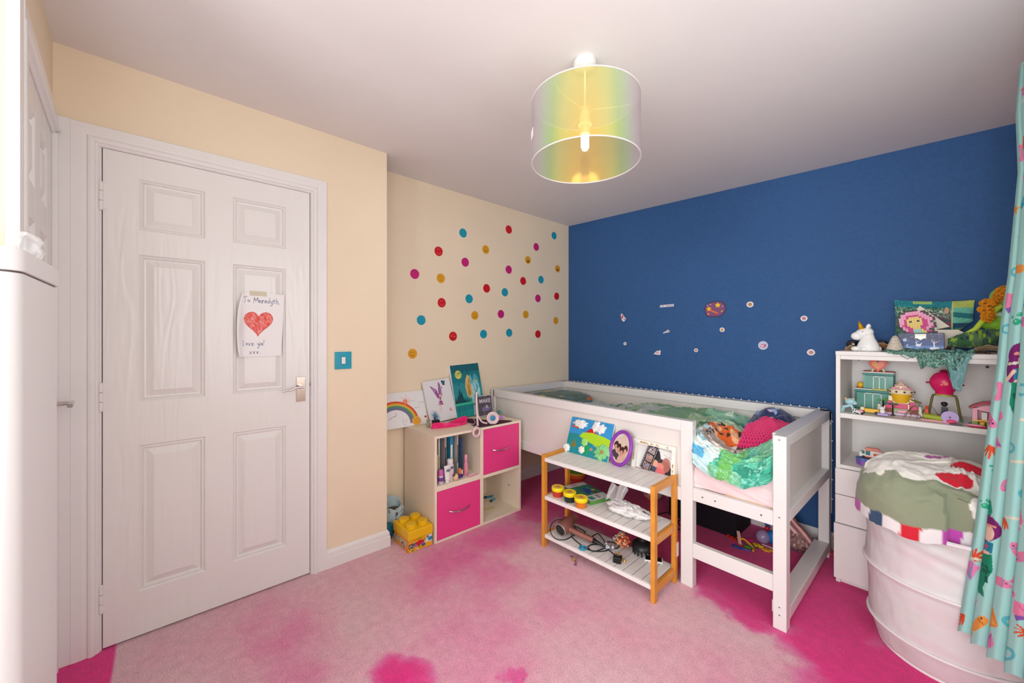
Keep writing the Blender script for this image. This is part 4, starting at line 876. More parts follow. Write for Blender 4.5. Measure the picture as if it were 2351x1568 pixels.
# diffuser, scrunchie, toys on lowest shelf
P=onz(1468,1270,ZB); df_=thing('hair_diffuser','black rubber hair diffuser standing on its fingers beside the rack leg','hair diffuser',(P.x+.01,P.y+.02,ZB))
part('bowl',MB().lathe([(.058,.026),(.061,.030),(.060,.040),(.050,.056),(.034,.066),(.026,.070),(.024,.085),(.020,.085),(.020,.068),(0,.066)],36),M_black,df_,smooth=True)
for k in range(16):
    a=k*PI/8; part('finger',MB().cyl((.052*math.cos(a),.052*math.sin(a),.028),(.052*math.cos(a),.052*math.sin(a),.0),.0045,.0035,n=8),M_black,df_,smooth=True)
P=onz(1423,1260,ZB); sc_=thing('hair_scrunchie','fluffy orange and multicolour scrunchie beside the black diffuser','scrunchie',(P.x,P.y+.025,ZB))
rs=random.Random(5)
for k,(h,n) in enumerate((('e0622c',60),('efa03a',40),('f0b8a4',30),('6fae9c',24),('b9aaa6',24))):
    mb=MB()
    for i in range(n):
        a=rs.uniform(0,2*PI); t=rs.uniform(0,PI); r_=rs.uniform(.026,.040); c=(r_*math.sin(t)*math.cos(a),r_*math.sin(t)*math.sin(a),.042+r_*math.cos(t)*.95)
        if k>=3: c=(c[0]-.012,c[1],c[2])
        mb.ball(c,(.007,.007,.006),6)
    part('tuft',mb,pm('yarn_'+h,h,.9),sc_,smooth=True)
def ring_(name,px,py,r_,rt,h,lab,cat,z=ZB,tilt=0):
    P=onz(px,py,z); mb=MB(T(P.x,P.y,z+rt)@rotM('X',tilt)); mb.tube([(r_*math.cos(2*PI*i/24),r_*math.sin(2*PI*i/24),0) for i in range(24)],rt,8,closed=True)
    o=obj(name,mb,pm('plastic_'+h,h,.35),smooth=True); return tag(o,lab,cat)
ring_('hair_tie',1338,1260,.017,.0055,'1e8fb4','blue and turquoise hair tie on the lowest rack shelf','hair tie')
P=onz(1396,1262,ZB); mb=MB(); rs=random.Random(2)
for i in range(9): mb.ball((P.x+rs.uniform(-.025,.02),P.y+rs.uniform(-.01,.02),ZB+.010+rs.uniform(0,.012)),.010,8)
o=obj('bead_bracelet',mb,pm('clear_beads','e4e2e6',.08,trans=.6),smooth=True); tag(o,'clear faceted bead bracelet lying over the black cord','bracelet')
P=onz(1428,1290,ZB); mb=MB()
for i in range(6): mb.ball((P.x+rs.uniform(-.014,.014),P.y+rs.uniform(-.008,.010),ZB+.006+rs.uniform(0,.004)),.0055,8)
o=obj('bead_charm',mb,pm('gold_charm','c99a3c',.3,metal=.5),smooth=True); tag(o,'tiny golden charm lying beside the black plug','charm')
P=onz(1506,1292,ZB); mp_=thing('mobile_phone','small black phone in white case behind the front rack leg','phone',(P.x-.02,P.y+.012,ZB),.5)
part('case',MB().box(-.045,.045,-.024,.024,0,.008),M_white,mp_,bev=.003); part('screen',MB().box(-.040,.040,-.020,.020,.0078,.0086),M_black,mp_)
P=onz(1318,1290,0); tb=thing('toy_brooch','tiny gold and purple trinket on the carpet before the rack','trinket',(P.x,P.y,0)); 
part('body',MB().ball((0,0,.010),(.007,.006,.010),10).ball((0,0,.024),.004,8),pm('gold_charm','c99a3c',.3,metal=.5),tb,smooth=True)
mb=MB(); mb.tube([(-.045,.02,.004),(-.03,.024,.008),(-.01,.01,.012),(.012,0,.008),(.024,-.012,.006),(.020,-.024,.004),(.034,-.020,.003)],.0022,6); part('wire',mb,pm('purple_wire','5a3a6a',.4),tb,smooth=True)
# ================================================================ CUBE UNIT
M_beech=pm('cream_laminate','f2e3cc',.5,var=(6,.02)); M_hot=pm('hot_pink_front','ec4389',.4,var=(3,.03))
UX0,UX1,UY0,UY1,UH=-2.452,-2.057,1.198,1.899,.6425; TT=.0155
cu=thing('cube_shelf','cream four cube shelf unit with two hot pink drawer fronts','shelf unit',(UX0,UY0,0))
def cb_(name,b,m=M_beech,par=None,bev=.001): return obj(name,MB().box(*b),m,par or cu,bev=bev)
cb_('side_panel',(UX0,UX1,UY0,UY0+TT,0,UH)); cb_('side_panel',(UX0,UX1,UY1-TT,UY1,0,UH)); YM0,YM1=1.5375,1.5625
cb_('divider',(UX0+.01,UX1,YM0,YM1,.012,UH-TT)); cb_('top_panel',(UX0,UX1,UY0+TT,UY1-TT,UH-TT,UH)); cb_('bottom_panel',(UX0,UX1,UY0+TT,UY1-TT,0,.012))
cb_('shelf',(UX0+.01,UX1,UY0+TT,YM0,.308,.340)); cb_('shelf',(UX0+.01,UX1,YM1,UY1-TT,.306,.326)); cb_('back_panel',(UX0,UX0+.008,UY0+TT,UY1-TT,.012,UH-TT))
for (y,z) in ((1.83,.20),(1.70,.255)): 
    mb=MB().cyl((UX0+.1+(0 if y<1.8 else .18),UY1-TT-.0005,z-.05),(UX0+.1+(0 if y<1.8 else .18),UY1-TT-.0015,z-.05),.005,n=12); obj('screw_cap',mb,M_black,cu)
def handle(y0,y1,z,par,sag=.012):
    pts=[(UX1+.0+.020*math.sin(PI*t)**.6,y0+(y1-y0)*t,z+sag*.4-sag*math.sin(PI*t)*1.0) for t in np.linspace(0,1,15)]
    mb=MB().tube(pts,.0042,8); return obj('handle',mb,M_chrome,par,smooth=True)
dr=cb_('drawer_front',(UX1-.018,UX1-.001,UY0+TT+.002,YM0-.002,.0135,.306),M_hot,bev=.001); handle(1.300,1.450,.163,dr)
dr=cb_('drawer_front',(UX1-.018,UX1-.001,YM1+.002,UY1-TT-.002,.328,.625),M_hot,bev=.001); handle(1.643,1.792,.475,dr,.008)
# books standing in the upper left cube
bk=[(.012,.25,'3e5a30'),(.010,.27,'e4ded2'),(.017,.265,'8c8070'),(.007,.27,'ece6da'),(.013,.275,'1f6f90'),(.008,.27,'d8d4cf'),(.012,.265,'b8a6a0'),(.006,.26,'6f3850'),(.009,.27,'e6e0d6'),(.019,.275,'2f8fb4'),(.008,.27,'26282c'),(.010,.272,'1f2226'),(.007,.265,'ddd6cc'),(.010,.262,'2d7cb0'),(.009,.25,'e2ddd4'),(.006,.23,'56698c')]
names=['olive green','off-white thin','taupe','thin cream','teal blue','pale grey','mauve grey','plum thin','ivory','bright sky blue','charcoal','black','thin beige','mid blue','white','slate blue']
y=UY0+TT+.004; zb_=.340
for k,(t_,h_,c_) in enumerate(bk):
    t_*=1.38
    x1=UX1-.085-.02*((k*7)%3); lean=0 if k<13 else .012
    t=thing('book',f'{names[k]} book spine standing in the upper left cube, '+['leftmost of the row','beside the olive book','third from the left','right of the taupe one','left half of the row','next to the teal book','left of the plum book','thinnest dark one mid row','right of the plum one','widest blue one','left of the black book','darkest one','right of the black one','towards the right end','near the right end','last on the right'][k],'book',((UX0+.16),y,zb_),0,'books in the upper left cube')
    L=x1-(UX0+.16)
    part('cover',MB().box(0,L,0,.001,0,h_).box(0,L,t_-.001,t_,0,h_).box(L-.001,L,0,t_,0,h_),pm('book_'+c_,c_,.5),t)
    part('pages',MB().box(.003,L-.001,.001,t_-.001,.003,h_-.003),pm('book_pages','eee8dc',.8),t)
    if t_>.009: part('spine_print',MB().box(L,L+.0004,t_*.25,t_*.75,h_*.30,h_*.75),pm('spine_'+('f' if k%2 else 'd'),'e8e2cc' if k%2 else '2a3c4c',.6),t)
    y+=t_+.0012
# small booklets lower left in front
for k,(dy,hh,c_,lab) in enumerate(((.004,.15,'274f78','navy blue booklet low at the left of the book cube'),(.034,.17,'ddd0a8','pale yellow slim booklet in front of the taupe book'),(.046,.155,'c9b894','tan slim booklet behind the white tube'))):
    t=tag(obj('booklet',MB().box(UX1-.15,UX1-.055,UY0+TT+dy,UY0+TT+dy+.007,zb_,zb_+hh),pm('book_'+c_,c_,.5)),lab,'book')
def lathe_thing(name,lab,cat,x,y,z,pieces,rz=0,group=None,sy=1):
    t=thing(name,lab,cat,(x,y,z),rz,group)
    for pn,prof,m in pieces: part(pn,MB().lathe(prof,24,sy=sy),m,t,smooth=True,ang=50)
    return t
P=onx(1014,1108,-2.09); 
t=lathe_thing('deodorant','purple roll-on deodorant with round cap at the front left of the cube','bottle',-2.088,UY0+TT+.045,.340,[('bottle',[(.013,0),(.016,.004),(.017,.035),(.015,.052),(0,.054)],pm('lilac_white','d9c4dc',.35)),('cap',[(.0165,.052),(.0175,.056),(.0175,.074),(.013,.086),(0,.089)],pm('orchid_cap','cf66b0',.3))])
part('label',MB().lathe([(.0172,.018),(.0174,.024),(.0174,.036),(.0168,.040)],24),pm('purple_label','7a3f98',.4),t,smooth=True)
def brandlabel(par,M,w_,h_,txt):
    mb=MB(M); mb.prism([( (w_/2)*max(-1,min(1,1.15*math.cos(a)))*1,(h_/2)*math.sin(a)) for a in np.linspace(0,2*PI,24,endpoint=False)],0,.0006,0); text_mb(mb,txt,h_*.62,1,M,z=.0010)
    return part('brand_label',mb,[pm('navy_ink','22336a',.4),pm('white_ink','f0f0f0',.5)],par)
# white tube standing on its cap
t=thing('lotion_tube','white lotion tube standing on its cap with navy oval label','tube',(-2.083,UY0+TT+.088,.340))
part('cap',MB().lathe([(.013,0),(.013,.018),(0,.018)],20),M_white,t,smooth=True)
def tubf(u,v):
    a=2*PI*u; k=v; r=.017; return (r*(1-k)*math.cos(a)+.001*k*math.cos(a),(r+.006*k)*math.sin(a),.018+.085*k)
part('tube',MB().sheet(tubf,28,6,0,wrap=True),M_white,t,smooth=True,ang=60)
brandlabel(t,frameM((.0135,0,.075),(0,1,0),(-.19,0,1)),.028,.013,'Vaseline')
t=thing('lotion_bottle','white and pink lotion bottle with navy label behind the white tube','bottle',(-2.108,UY0+TT+.125,.340))
part('bottle',MB().lathe([(.019,0),(.022,.004),(.022,.075),(.020,.095),(.014,.104),(0,.104)],24,sy=1.15),pm('pinkish_bottle','ecd6da',.35),t,smooth=True); part('cap',MB().lathe([(.017,.104),(.0175,.106),(.0175,.128),(.015,.131),(0,.131)],24,sy=1.15),M_white,t,smooth=True)
brandlabel(t,frameM((.0225,.002,.080),(0,1,0),(0,0,1)),.028,.015,'Vaseline')
t=lathe_thing('egg_toy','small peach egg shaped figure with brown hair in the cube','figurine',-2.072,UY0+TT+.143,.340,[('body',[(.006,0),(.014,.005),(.0185,.018),(.017,.030),(.011,.040),(0,.044)],pm('peach','e9c8a0',.4))])
part('hair',MB().ball((-.002,-.006,.032),(.014,.013,.012),12),pm('brown_hair','7a4a34',.6),t,smooth=True)
mb=MB()
for s_ in (-1,1): mb.ball((.0165,.003+s_*.006,.024),.0016,8)
part('eye',mb,M_black,t)
t=lathe_thing('lip_balm','orange topped lip balm tube with purple label in the cube','tube',-2.090,UY0+TT+.185,.340,[('case',[(.009,0),(.009,.03),(0,.03)],pm('violet','5a2f86',.35)),('cap',[(.0095,.03),(.0095,.062),(0,.064)],pm('orange_cap','e8823c',.35))])
t=lathe_thing('lip_gloss','dark purple lip gloss beside the orange capped tube','tube',-2.098,UY0+TT+.205,.340,[('case',[(.008,0),(.008,.022),(0,.022)],pm('deep_purple','46206a',.3)),('cap',[(.0085,.022),(.0085,.046),(0,.047)],pm('pale_pink','eec4cc',.35))])
t=lathe_thing('spray_bottle','slim pink patterned spray bottle at the right of the books','bottle',-2.105,UY0+TT+.243,.340,[('bottle',[(.012,0),(.014,.003),(.014,.075),(.010,.086),(0,.086)],pm('pink_bottle','e38aa6',.25)),('cap',[(.009,.086),(.009,.094),(.011,.096),(.010,.130),(.006,.136),(0,.136)],pm('pink_cap','ec9fb4',.3))])
part('pattern',MB().ball((.012,-.003,.045),(.003,.006,.008),8).ball((.012,.004,.028),(.003,.005,.006),8),pm('yellow_spot','edc05a',.4),t,smooth=True)
t=thing('hair_clip_card','pink and white card of hair clips lying on the cube floor','card',(-2.078,UY0+TT+.275,.341),.25)
part('card',MB().box(-.018,.018,-.035,.035,0,.003),pm('pink_card','eaa0b4',.5),t); part('clip',MB().box(-.010,-.003,-.03,.03,.003,.008).box(.004,.010,-.028,.028,.003,.008),pm('rosy_clip','f4d4da',.4),t,bev=.001)
# pens etc. in the lower right cube
for k,(px,py,h,l_,lab) in enumerate(((1121,1141,'1a8fa8',.07,'turquoise marker pen lying in the open lower cube, left one'),(1131,1148,'2aa0b8',.055,'short blue marker pen lying in the open lower cube, right one'))):
    P=onz(px,py,.018); t=thing('marker_pen',lab,'pen',(P.x,P.y,.0195),R(70+35*k))
    part('barrel',MB().cyl((-l_*.2,0,0),(l_*.5,0,0),.0075,n=12),pm('pen_'+h,h,.35),t,smooth=True); part('cap',MB().cyl((-l_*.5,0,0),(-l_*.2,0,0),.0080,n=12),pm('pen_cap_navy','1c3c5c',.35),t,smooth=True)
P=onz(1122,1168,.014); o=obj('stick',MB(T(P.x,P.y,.016)@rotM('Z',80)).box(-.045,.04,-.002,.002,-.003,.002),pm('lime_stick','b4ae2c',.5)); tag(o,'thin lime green stick on the floor of the lower right cube','stick')
# ---------------------------------------------------------------- pictures on the unit
def lean(bl,br,tl,dz=0): 
    u=br-bl; v=tl-bl; v=v-u*(v.dot(u)/u.length_squared); return bl,u,v
def canvas(name,lab,bl,u,v,paint,nu,nv,th=.012):
    W_,H_=u.length,v.length; M=frameM(bl,u,v); t=thing(name,lab,'picture',(0,0,0))
    part('canvas',MB(M).box(0,W_,0,H_,-th,-.0005),pm('white_canvas','eeecea',.7),t)
    psheet('painting',flat(bl,u,v),nu,nv,paint,M_paper,t,uv=(W_,H_)); return t
bl=Vector((-2.404,1.045,.6445)); u=Vector((.0,.308,.0)); v=Vector((-.066,.0,.222))
def rain(p):
    W_,H_=.308,.232; U,V=p.U,p.V; p.put(U>-1,'ebe8e7')
    cx,cy=.075,.03
    for r_,h in ((.158,'d8442c'),(.148,'e27a34'),(.138,'e3c244'),(.128,'5f9a58'),(.117,'5a7f8c'),(.106,'7d6c96')):
        d=np.hypot((U-cx)/1.0,(V-cy)/.88); p.put((abs(d-r_)<.0062)&(V>.02)&(U>.0),h)
    d=np.hypot((U-cx),(V-cy)/.88); p.put(d<.099,'ebe8e7'); 
    p.ell(.222,.028,.026,.024,'e6a034'); p.ring(.222,.028,.03,.028,.12,'e8b050')
    for k in range(9): a=k*.7; p.line([(.222+.028*math.cos(a),.028+.026*math.sin(a)),(.222+.036*math.cos(a),.028+.034*math.sin(a))],.0022,'e8a83c')
    p.ell(.158,.165,.016,.017,'f0825c'); p.ell(.158,.165,.009,.009,'f49a78')
    for k in range(14): a=k*.45; r1=.030+.012*(k%2); p.line([(.158+.020*math.cos(a),.165+.020*math.sin(a)),(.158+r1*math.cos(a),.165+r1*math.sin(a))],.0024,'f0906c')
    g='b9b6b8'
    for x,y,s_ in ((.205,.165,.022),(.275,.150,.02),(.235,.115,.024)): p.line([(x-s_,y-.008),(x-s_*.5,y+.004),(x,y-.002),(x+s_*.5,y+.004),(x+s_,y-.008)],.0026,g)
    p.line([(.03,.060),(.055,.075),(.075,.074),(.085,.095)],.004,'9c9ca0'); p.line([(.125,.02),(.12,.045),(.128,.05),(.135,.03),(.15,.05),(.152,.03),(.14,.01),(.125,.02)],.002,g)
    p.ell(.292,.048,.010,.008,'cc5030')
canvas('rainbow_drawing','white canvas with drawn rainbow and sun, leftmost above the cube unit',bl,u,v,rain,240,180)
b0=onz(989,969,UH+.002); b1=onz(1050,954,UH+.018); bl=Vector((-2.375,1.352,.6445)); u=Vector((0,.2165,.014)); v=Vector((-.085,-.0165,.280))
def fairy(p):
    W_,H_=u.length,v.length; U,V=p.U,p.V; p.put(U>-1,'e6e2e4'); n=vnoise(U*160,V*50,5)
    def wing(pts): 
        p.poly(pts,'8e4f94'); q=Paint(U,V,'0'*6); q.poly(pts,'ffffff'); p.put((q.c[...,0]>.5)&(n>.15),'b985b8'); 
    wing([(.046,.255),(.062,.248),(.095,.225),(.105,.190),(.108,.150),(.090,.165),(.075,.200),(.060,.232)])
    wing([(.120,.280),(.132,.255),(.132,.215),(.128,.180),(.118,.150),(.108,.175),(.108,.215),(.113,.255)])
    p.ell(.112,.180,.012,.016,'a85c68'); p.ell(.115,.176,.008,.011,'ecc8bc'); p.line([(.113,.165),(.112,.150)],.010,'a0547c'); p.line([(.105,.158),(.090,.130),(.082,.112)],.004,'e0b8b0'); p.line([(.118,.158),(.130,.170),(.134,.195)],.004,'e0b8b0')
    p.poly([(.102,.142),(.122,.142),(.128,.110),(.092,.112)],'a04a86'); p.put((n>.2)&(((U-.11)/.018)**2+((V-.126)/.016)**2<1),'c882b0')
    p.line([(.104,.112),(.094,.080),(.092,.072)],.005,'e8c4bc'); p.line([(.118,.112),(.106,.085),(.096,.058)],.005,'e8c4bc')
    p.line([(.134,.175),(.140,.232)],.0022,'b09a6c'); p.ell(.140,.234,.005,.006,'a08048')
    p.ell(.154,.272,.010,.012,'32506c',30); p.ell(.166,.270,.009,.012,'3f6884',-30); p.ell(.156,.256,.007,.008,'3a5a78'); p.ell(.165,.254,.006,.008,'32506c')
    p.ell(.176,.068,.008,.012,'e09a98',-20); p.ell(.186,.060,.006,.006,'e6b0ac')
canvas('fairy_painting','white canvas painted with purple winged fairy, middle of three',bl,u,v,fairy,180,230)
bl=Vector((-2.384,1.576,.6445)); u=Vector((0,.258,.010)); v=Vector((-.095,-.006,.380))
def horse(p):
    W_,H_=u.length,v.length; U,V=p.U,p.V; p.put(U>-1,'14727c'); n=vnoise(U*40,V*120,7); n2=vnoise(U*90,V*14,8)
    t=V/H_; 
    for a,b,h in ((.0,.12,'1c9a98'),(.12,.24,'17888a'),(.24,.28,'45c49c'),(.28,.45,'2a9a9c'),(.45,.65,'2b8f98'),(.65,.85,'157a84'),(.85,1.01,'0f5f6c')): p.put((t+n*.02>=a)&(t+n*.02<b),h)
    p.put((n>.25)&(t>.6),'0d6570',.6); p.put((n2>.2)&(t<.24),'0f6a74',.7)
    p.ell(.062,.318,.030,.032,'b9c860'); p.put((((U-.062)/.03)**2+((V-.318)/.032)**2<1)&(vnoise(U*70,V*70,9)>.1),'e0d468'); p.line([(.055,.325),(.10,.332)],.004,'0f5560')
    for x,h_,w_ in ((.032,.145,.020),(.052,.19,.026),(.068,.17,.022),(.012,.13,.016),(.092,.12,.016),(.110,.115,.014),(.130,.11,.014)): 
        p.poly([(x-w_,.105),(x-w_*.5,.105+(h_-.105)*.6),(x,h_+.03),(x+w_*.5,.105+(h_-.105)*.6),(x+w_,.105)],'0c4650')
    p.rect(0,W_,.090,.106,'3cc09a')
    p.poly([(.150,.235),(.158,.30),(.172,.312),(.178,.28),(.185,.24),(.176,.215)],'5fb4be'); p.poly([(.185,.27),(.195,.305),(.215,.312),(.235,.275),(.240,.215),(.205,.235)],'4aa6b4')
    p.poly([(.118,.15),(.108,.22),(.120,.28),(.140,.312),(.155,.300),(.160,.25),(.170,.20),(.165,.15),(.140,.13)],'d9b876'); p.put((n2>0)&(((U-.138)/.022)**2+((V-.22)/.07)**2<1),'b8863c')
    p.poly([(.165,.225),(.185,.262),(.205,.255),(.228,.238),(.240,.19),(.235,.13),(.212,.15),(.195,.165),(.18,.18),(.165,.20)],'a8dde0'); p.poly([(.150,.15),(.165,.165),(.172,.20),(.188,.18),(.182,.12),(.178,.0),(.150,.0),(.158,.08)],'b4dcdf')
    p.put((n2>.15)&(U>.15)&(U<.24)&(V<.26)&(((U-.2)/.045)**2+((V-.2)/.07)**2<1),'3f98a8',.8); p.line([(.162,.08),(.175,.085)],.010,'5a6a64'); p.poly([(.19,.262),(.205,.275),(.228,.255),(.222,.245)],'c8c48a')
    p.line([(.205,.268),(.212,.262)],.006,'123c44')
canvas('horse_painting','tall teal canvas of winged white horse under moon, rightmost of three',bl,u,v,horse,180,260,th=.016)
# ---------------------------------------------------------------- small things on top of the unit
Z0=UH+.0008
P=onz(983,981,Z0); t=thing('cat_figurine','small beige cat figurine left of the blue spiky flower','figurine',(P.x,P.y,Z0),.5); mc_=pm('stone_beige','a8987c',.7,bump=(120,.5))
part('body',MB().ball((0,0,.018),(.014,.016,.018),12).ball((0,.002,.044),(.013,.014,.012),12),mc_,t,smooth=True); part('ear',MB().cyl((0,-.007,.052),(0,-.009,.062),.004,.001,n=8).cyl((0,.009,.052),(0,.011,.062),.004,.001,n=8),mc_,t,smooth=True)
part('paw',MB().ball((.010,-.008,.004),(.006,.005,.004),8).ball((.010,.009,.004),(.006,.005,.004),8),mc_,t,smooth=True); mb=MB().ball((.0125,-.003,.046),.0018,6).ball((.0125,.006,.046),.0018,6); part('eye',mb,M_black,t)
P=onz(999,972,Z0); t=thing('jewellery_box','rounded black trinket box carrying a spiky blue flower','box',(P.x-.01,P.y+.005,Z0),.1)
part('box',MB().box(-.022,.022,-.028,.028,0,.024),M_black,t,bev=.007); mb=MB(T(.012,-.004,.052)@rotM('Y',60))
for k in range(14):
    a=k*2*PI/14; mb.prism([(.004*math.cos(a-.4),.004*math.sin(a-.4)),(.040*math.cos(a),.040*math.sin(a)),(.004*math.cos(a+.4),.004*math.sin(a+.4))],0,.002)
for k in range(9):
    a=k*2*PI/9+.2; mb.prism([(.003*math.cos(a-.5),.003*math.sin(a-.5)),(.027*math.cos(a),.027*math.sin(a)),(.003*math.cos(a+.5),.003*math.sin(a+.5))],.002,.005)
fl_w=part('flower',mb,pm('steel_blue_petal','4f8cb4',.5),t)
part('support',MB().box(-.006,.002,-.006,.006,.022,.045),M_black,t)
# pink headband : flat loop of fabric
P0,P1,P2=onz(992,985,Z0),onz(1030,988,Z0),onz(1072,972,Z0)
def hb(U,V):
    a=2*PI*U; cx,cy=(P0.x+P2.x)/2+.004,(P0.y+P2.y)/2; L=(P2-P0).length/2*1.02; d=(P2-P0).normalized(); nx,ny=-d.y,d.x
    e=.020*np.sin(a)+.010*np.sin(2*a+1); l=L*np.cos(a)
    x=cx+d.x*l+nx*e-.012*np.abs(np.cos(a))**3*0; y=cy+d.y*l+ny*e
    hgt=.030+.022*np.maximum(0,np.cos(a-.35))**2+.012*np.maximum(0,-np.cos(a))
    return x+.010*(V-.5)*np.cos(a*1.5),y+.008*(V-.5),Z0+hgt*V*(.75+.25*np.sin(a*2))
o=psheet('headband',hb,90,14,lambda p:(p.put(p.U>-1,'ee1670'),p.put(vnoise(p.U*20,p.V*3,3)>.3,'f43c88')),printed('pink_jersey',.75,bump=(200,.2),sheen=.3),solid=.003); tag(o,'hot pink fabric headband lying on the cube unit top','headband')
ring_('bracelet',1037,969,.015,.0035,'a89468','small woven beige bracelet behind the pink headband','bracelet',z=Z0)
# dark cloth
def dc(U,V):
    A,B,Cc,Dd=onz(1058,962,Z0),onz(1178,968,Z0),onz(1140,955,Z0),onz(1092,981,Z0)
    x=A.x+(Dd.x-A.x)*V+(B.x-A.x-.01)*U*(1-.35*V); y=A.y+(Dd.y-A.y)*V+(B.y-A.y)*U*(1-.35*V)
    return np.clip(x,UX0+.06,UX1-.006),np.clip(y,1.5,UY1-.012),Z0+.003+.002*np.sin(U*9+V*6)
o=psheet('cloth',dc,50,24,lambda p:p.put(p.U>-1,'4a1f36'),printed('burgundy_cotton',.9,bump=(200,.3)),solid=.002); tag(o,'dark burgundy cloth spread on the right of the cube unit top','cloth')
# sign card MAKE IT
P=onz(1124,957,Z0+.006); t=thing('card_sign','small dark sparkly card sign with pale border reading make','sign',(P.x-.04,P.y,Z0+.006),R(0))
MS=frameM((.0,-.072,.0),(0,1,0),(-.16,0,1)); part('frame',MB(MS).box(0,.142,0,.155,-.006,0),pm('pale_edge','c4bcc0',.4),t,bev=.001)
def sp(p): p.put(p.U>-1,'4c444e'); n=vnoise(p.U*40,p.V*40,3); p.put(n>.2,'6a5f70'); p.put(n>.45,'a89cb0'); p.ell(.55,.33,.3,.12,'7a6e98'); 
fo=MS@Vector((.006,.006,.0006)); psheet('print',flat(fo,(MS@Vector((.136,.006,.0006)))-fo,(MS@Vector((.006,.149,.0006)))-fo),60,60,sp,M_print,t)
mb=MB(); text_mb(mb,'MAKE',.040,0,MS@T(.071,.112,.0012),bold=.001); text_mb(mb,'it',.034,0,MS@T(.085,.070,.0012),bold=.001); part('lettering',mb,pm('pale_lettering','d8ccd8',.5),t)
P=onz(1111,949,Z0+.006); t=tag(obj('toy_block',MB(T(P.x,P.y,Z0+.0065)).box(-.008,.008,-.014,.014,0,.030),pm('candy_pink','f07c9c',.4),bev=.003),'small candy pink toy block before the dark card sign','toy')
P=onz(1148,962,Z0+.006); t=thing('lip_balm','lilac tube lying on the burgundy cloth behind the headphone cup','tube',(P.x,P.y,Z0+.017),R(75)); part('tube',MB().cyl((-.025,0,0),(.018,0,0),.0105,n=16),pm('lilac','c48ad4',.3),t,smooth=True); part('cap',MB().cyl((.018,0,0),(.03,0,0),.0115,n=16),pm('light_lilac','dcaee4',.3),t,smooth=True)
P=onz(1146,950,Z0+.006); rs=random.Random(3); mb=MB()
for i in range(8): mb.ball((P.x+rs.uniform(-.012,.012),P.y+rs.uniform(-.014,.014),Z0+.012+rs.uniform(0,.014)),.009,6)
o=obj('hair_bow',mb,pm('teal_glitter','3cb0a8',.25,metal=.4)); tag(o,'teal glittery bow behind the lilac tube','hair bow')
# headphones: cup facing the room, thin band, second cup hanging
hpn=thing('headphones','pale pink headphones with blue centred cup, cable over the unit edge','headphones',(0,0,0)); M_pk=pm('pale_pink_plastic','efd2d2',.35)
Pc=onx(1131,962,-2.085); Mc=T(Pc.x,Pc.y,Z0+.0435)@rotM('Z',-28)@rotM('Y',82)
part('cup',MB(Mc).lathe([(.016,-.014),(.038,-.012),(.043,.0),(.042,.011),(.034,.015),(.026,.009),(.018,.005),(0,.005)],32,sy=1.0),M_pk,hpn,smooth=True)
part('ear_pad',MB(Mc).lathe([(.019,.007),(.018,.012),(.012,.014),(0,.014)],24),pm('blue_centre','2e7fac',.35),hpn,smooth=True)
A=onx(1094,900,-2.15); Bq=onx(1096,952,-2.12); Cq=onx(1106,968,-2.11); Dq=onx(1118,972,-2.10)
part('headband',MB().tube(smooth_path([A,onx(1094,925,-2.14),onx(1095,945,-2.13),Bq,Cq,Dq],5),.0062,10),M_pk,hpn,smooth=True)
part('arm',MB().tube(smooth_path([onx(1095,948,-2.13),onx(1096,965,-2.11),onx(1097,978,-2.10)],5),.005,8,r1=.007),M_pk,hpn,smooth=True)
mb=MB(); q=onx(1094,992,UX1+.012)
mb.tube([(UX1+.012,q.y+.026*math.cos(a),q.z+.026*math.sin(a)) for a in np.linspace(0,2*PI,25)[:-1]],.009,10,closed=True); part('hanging_cup',mb,pm('pale_pink_fabric','e9c6c6',.7),hpn,smooth=True)
mb=MB(); rs=random.Random(4)
for k in range(6): a=rs.uniform(0,6); mb.tube([(UX1+.012,q.y+.018*math.cos(a),q.z+.018*math.sin(a)),(UX1+.020,q.y,q.z+.004),(UX1+.012,q.y+.018*math.cos(a+2),q.z+.018*math.sin(a+2))],.0012,5)
part('mesh_cover',mb,pm('taupe_mesh','8a6a64',.6),hpn,smooth=True)
part('cable',MB().tube(smooth_path([onx(1097,976,-2.09),Vector((UX1-.004,q.y-.015,Z0+.004)),Vector((UX1+.008,q.y-.012,Z0-.010)),Vector((UX1+.012,q.y-.006,q.z+.028))],4),.004,8),M_pk,hpn,smooth=True)
part('strap',MB().tube(smooth_path([onz(1072,962,Z0+.004),onz(1080,960,Z0+.004),onz(1090,966,Z0+.004),onz(1088,974,Z0+.004),onz(1076,972,Z0+.004)],4),.0028,7),M_pk,hpn,smooth=True)
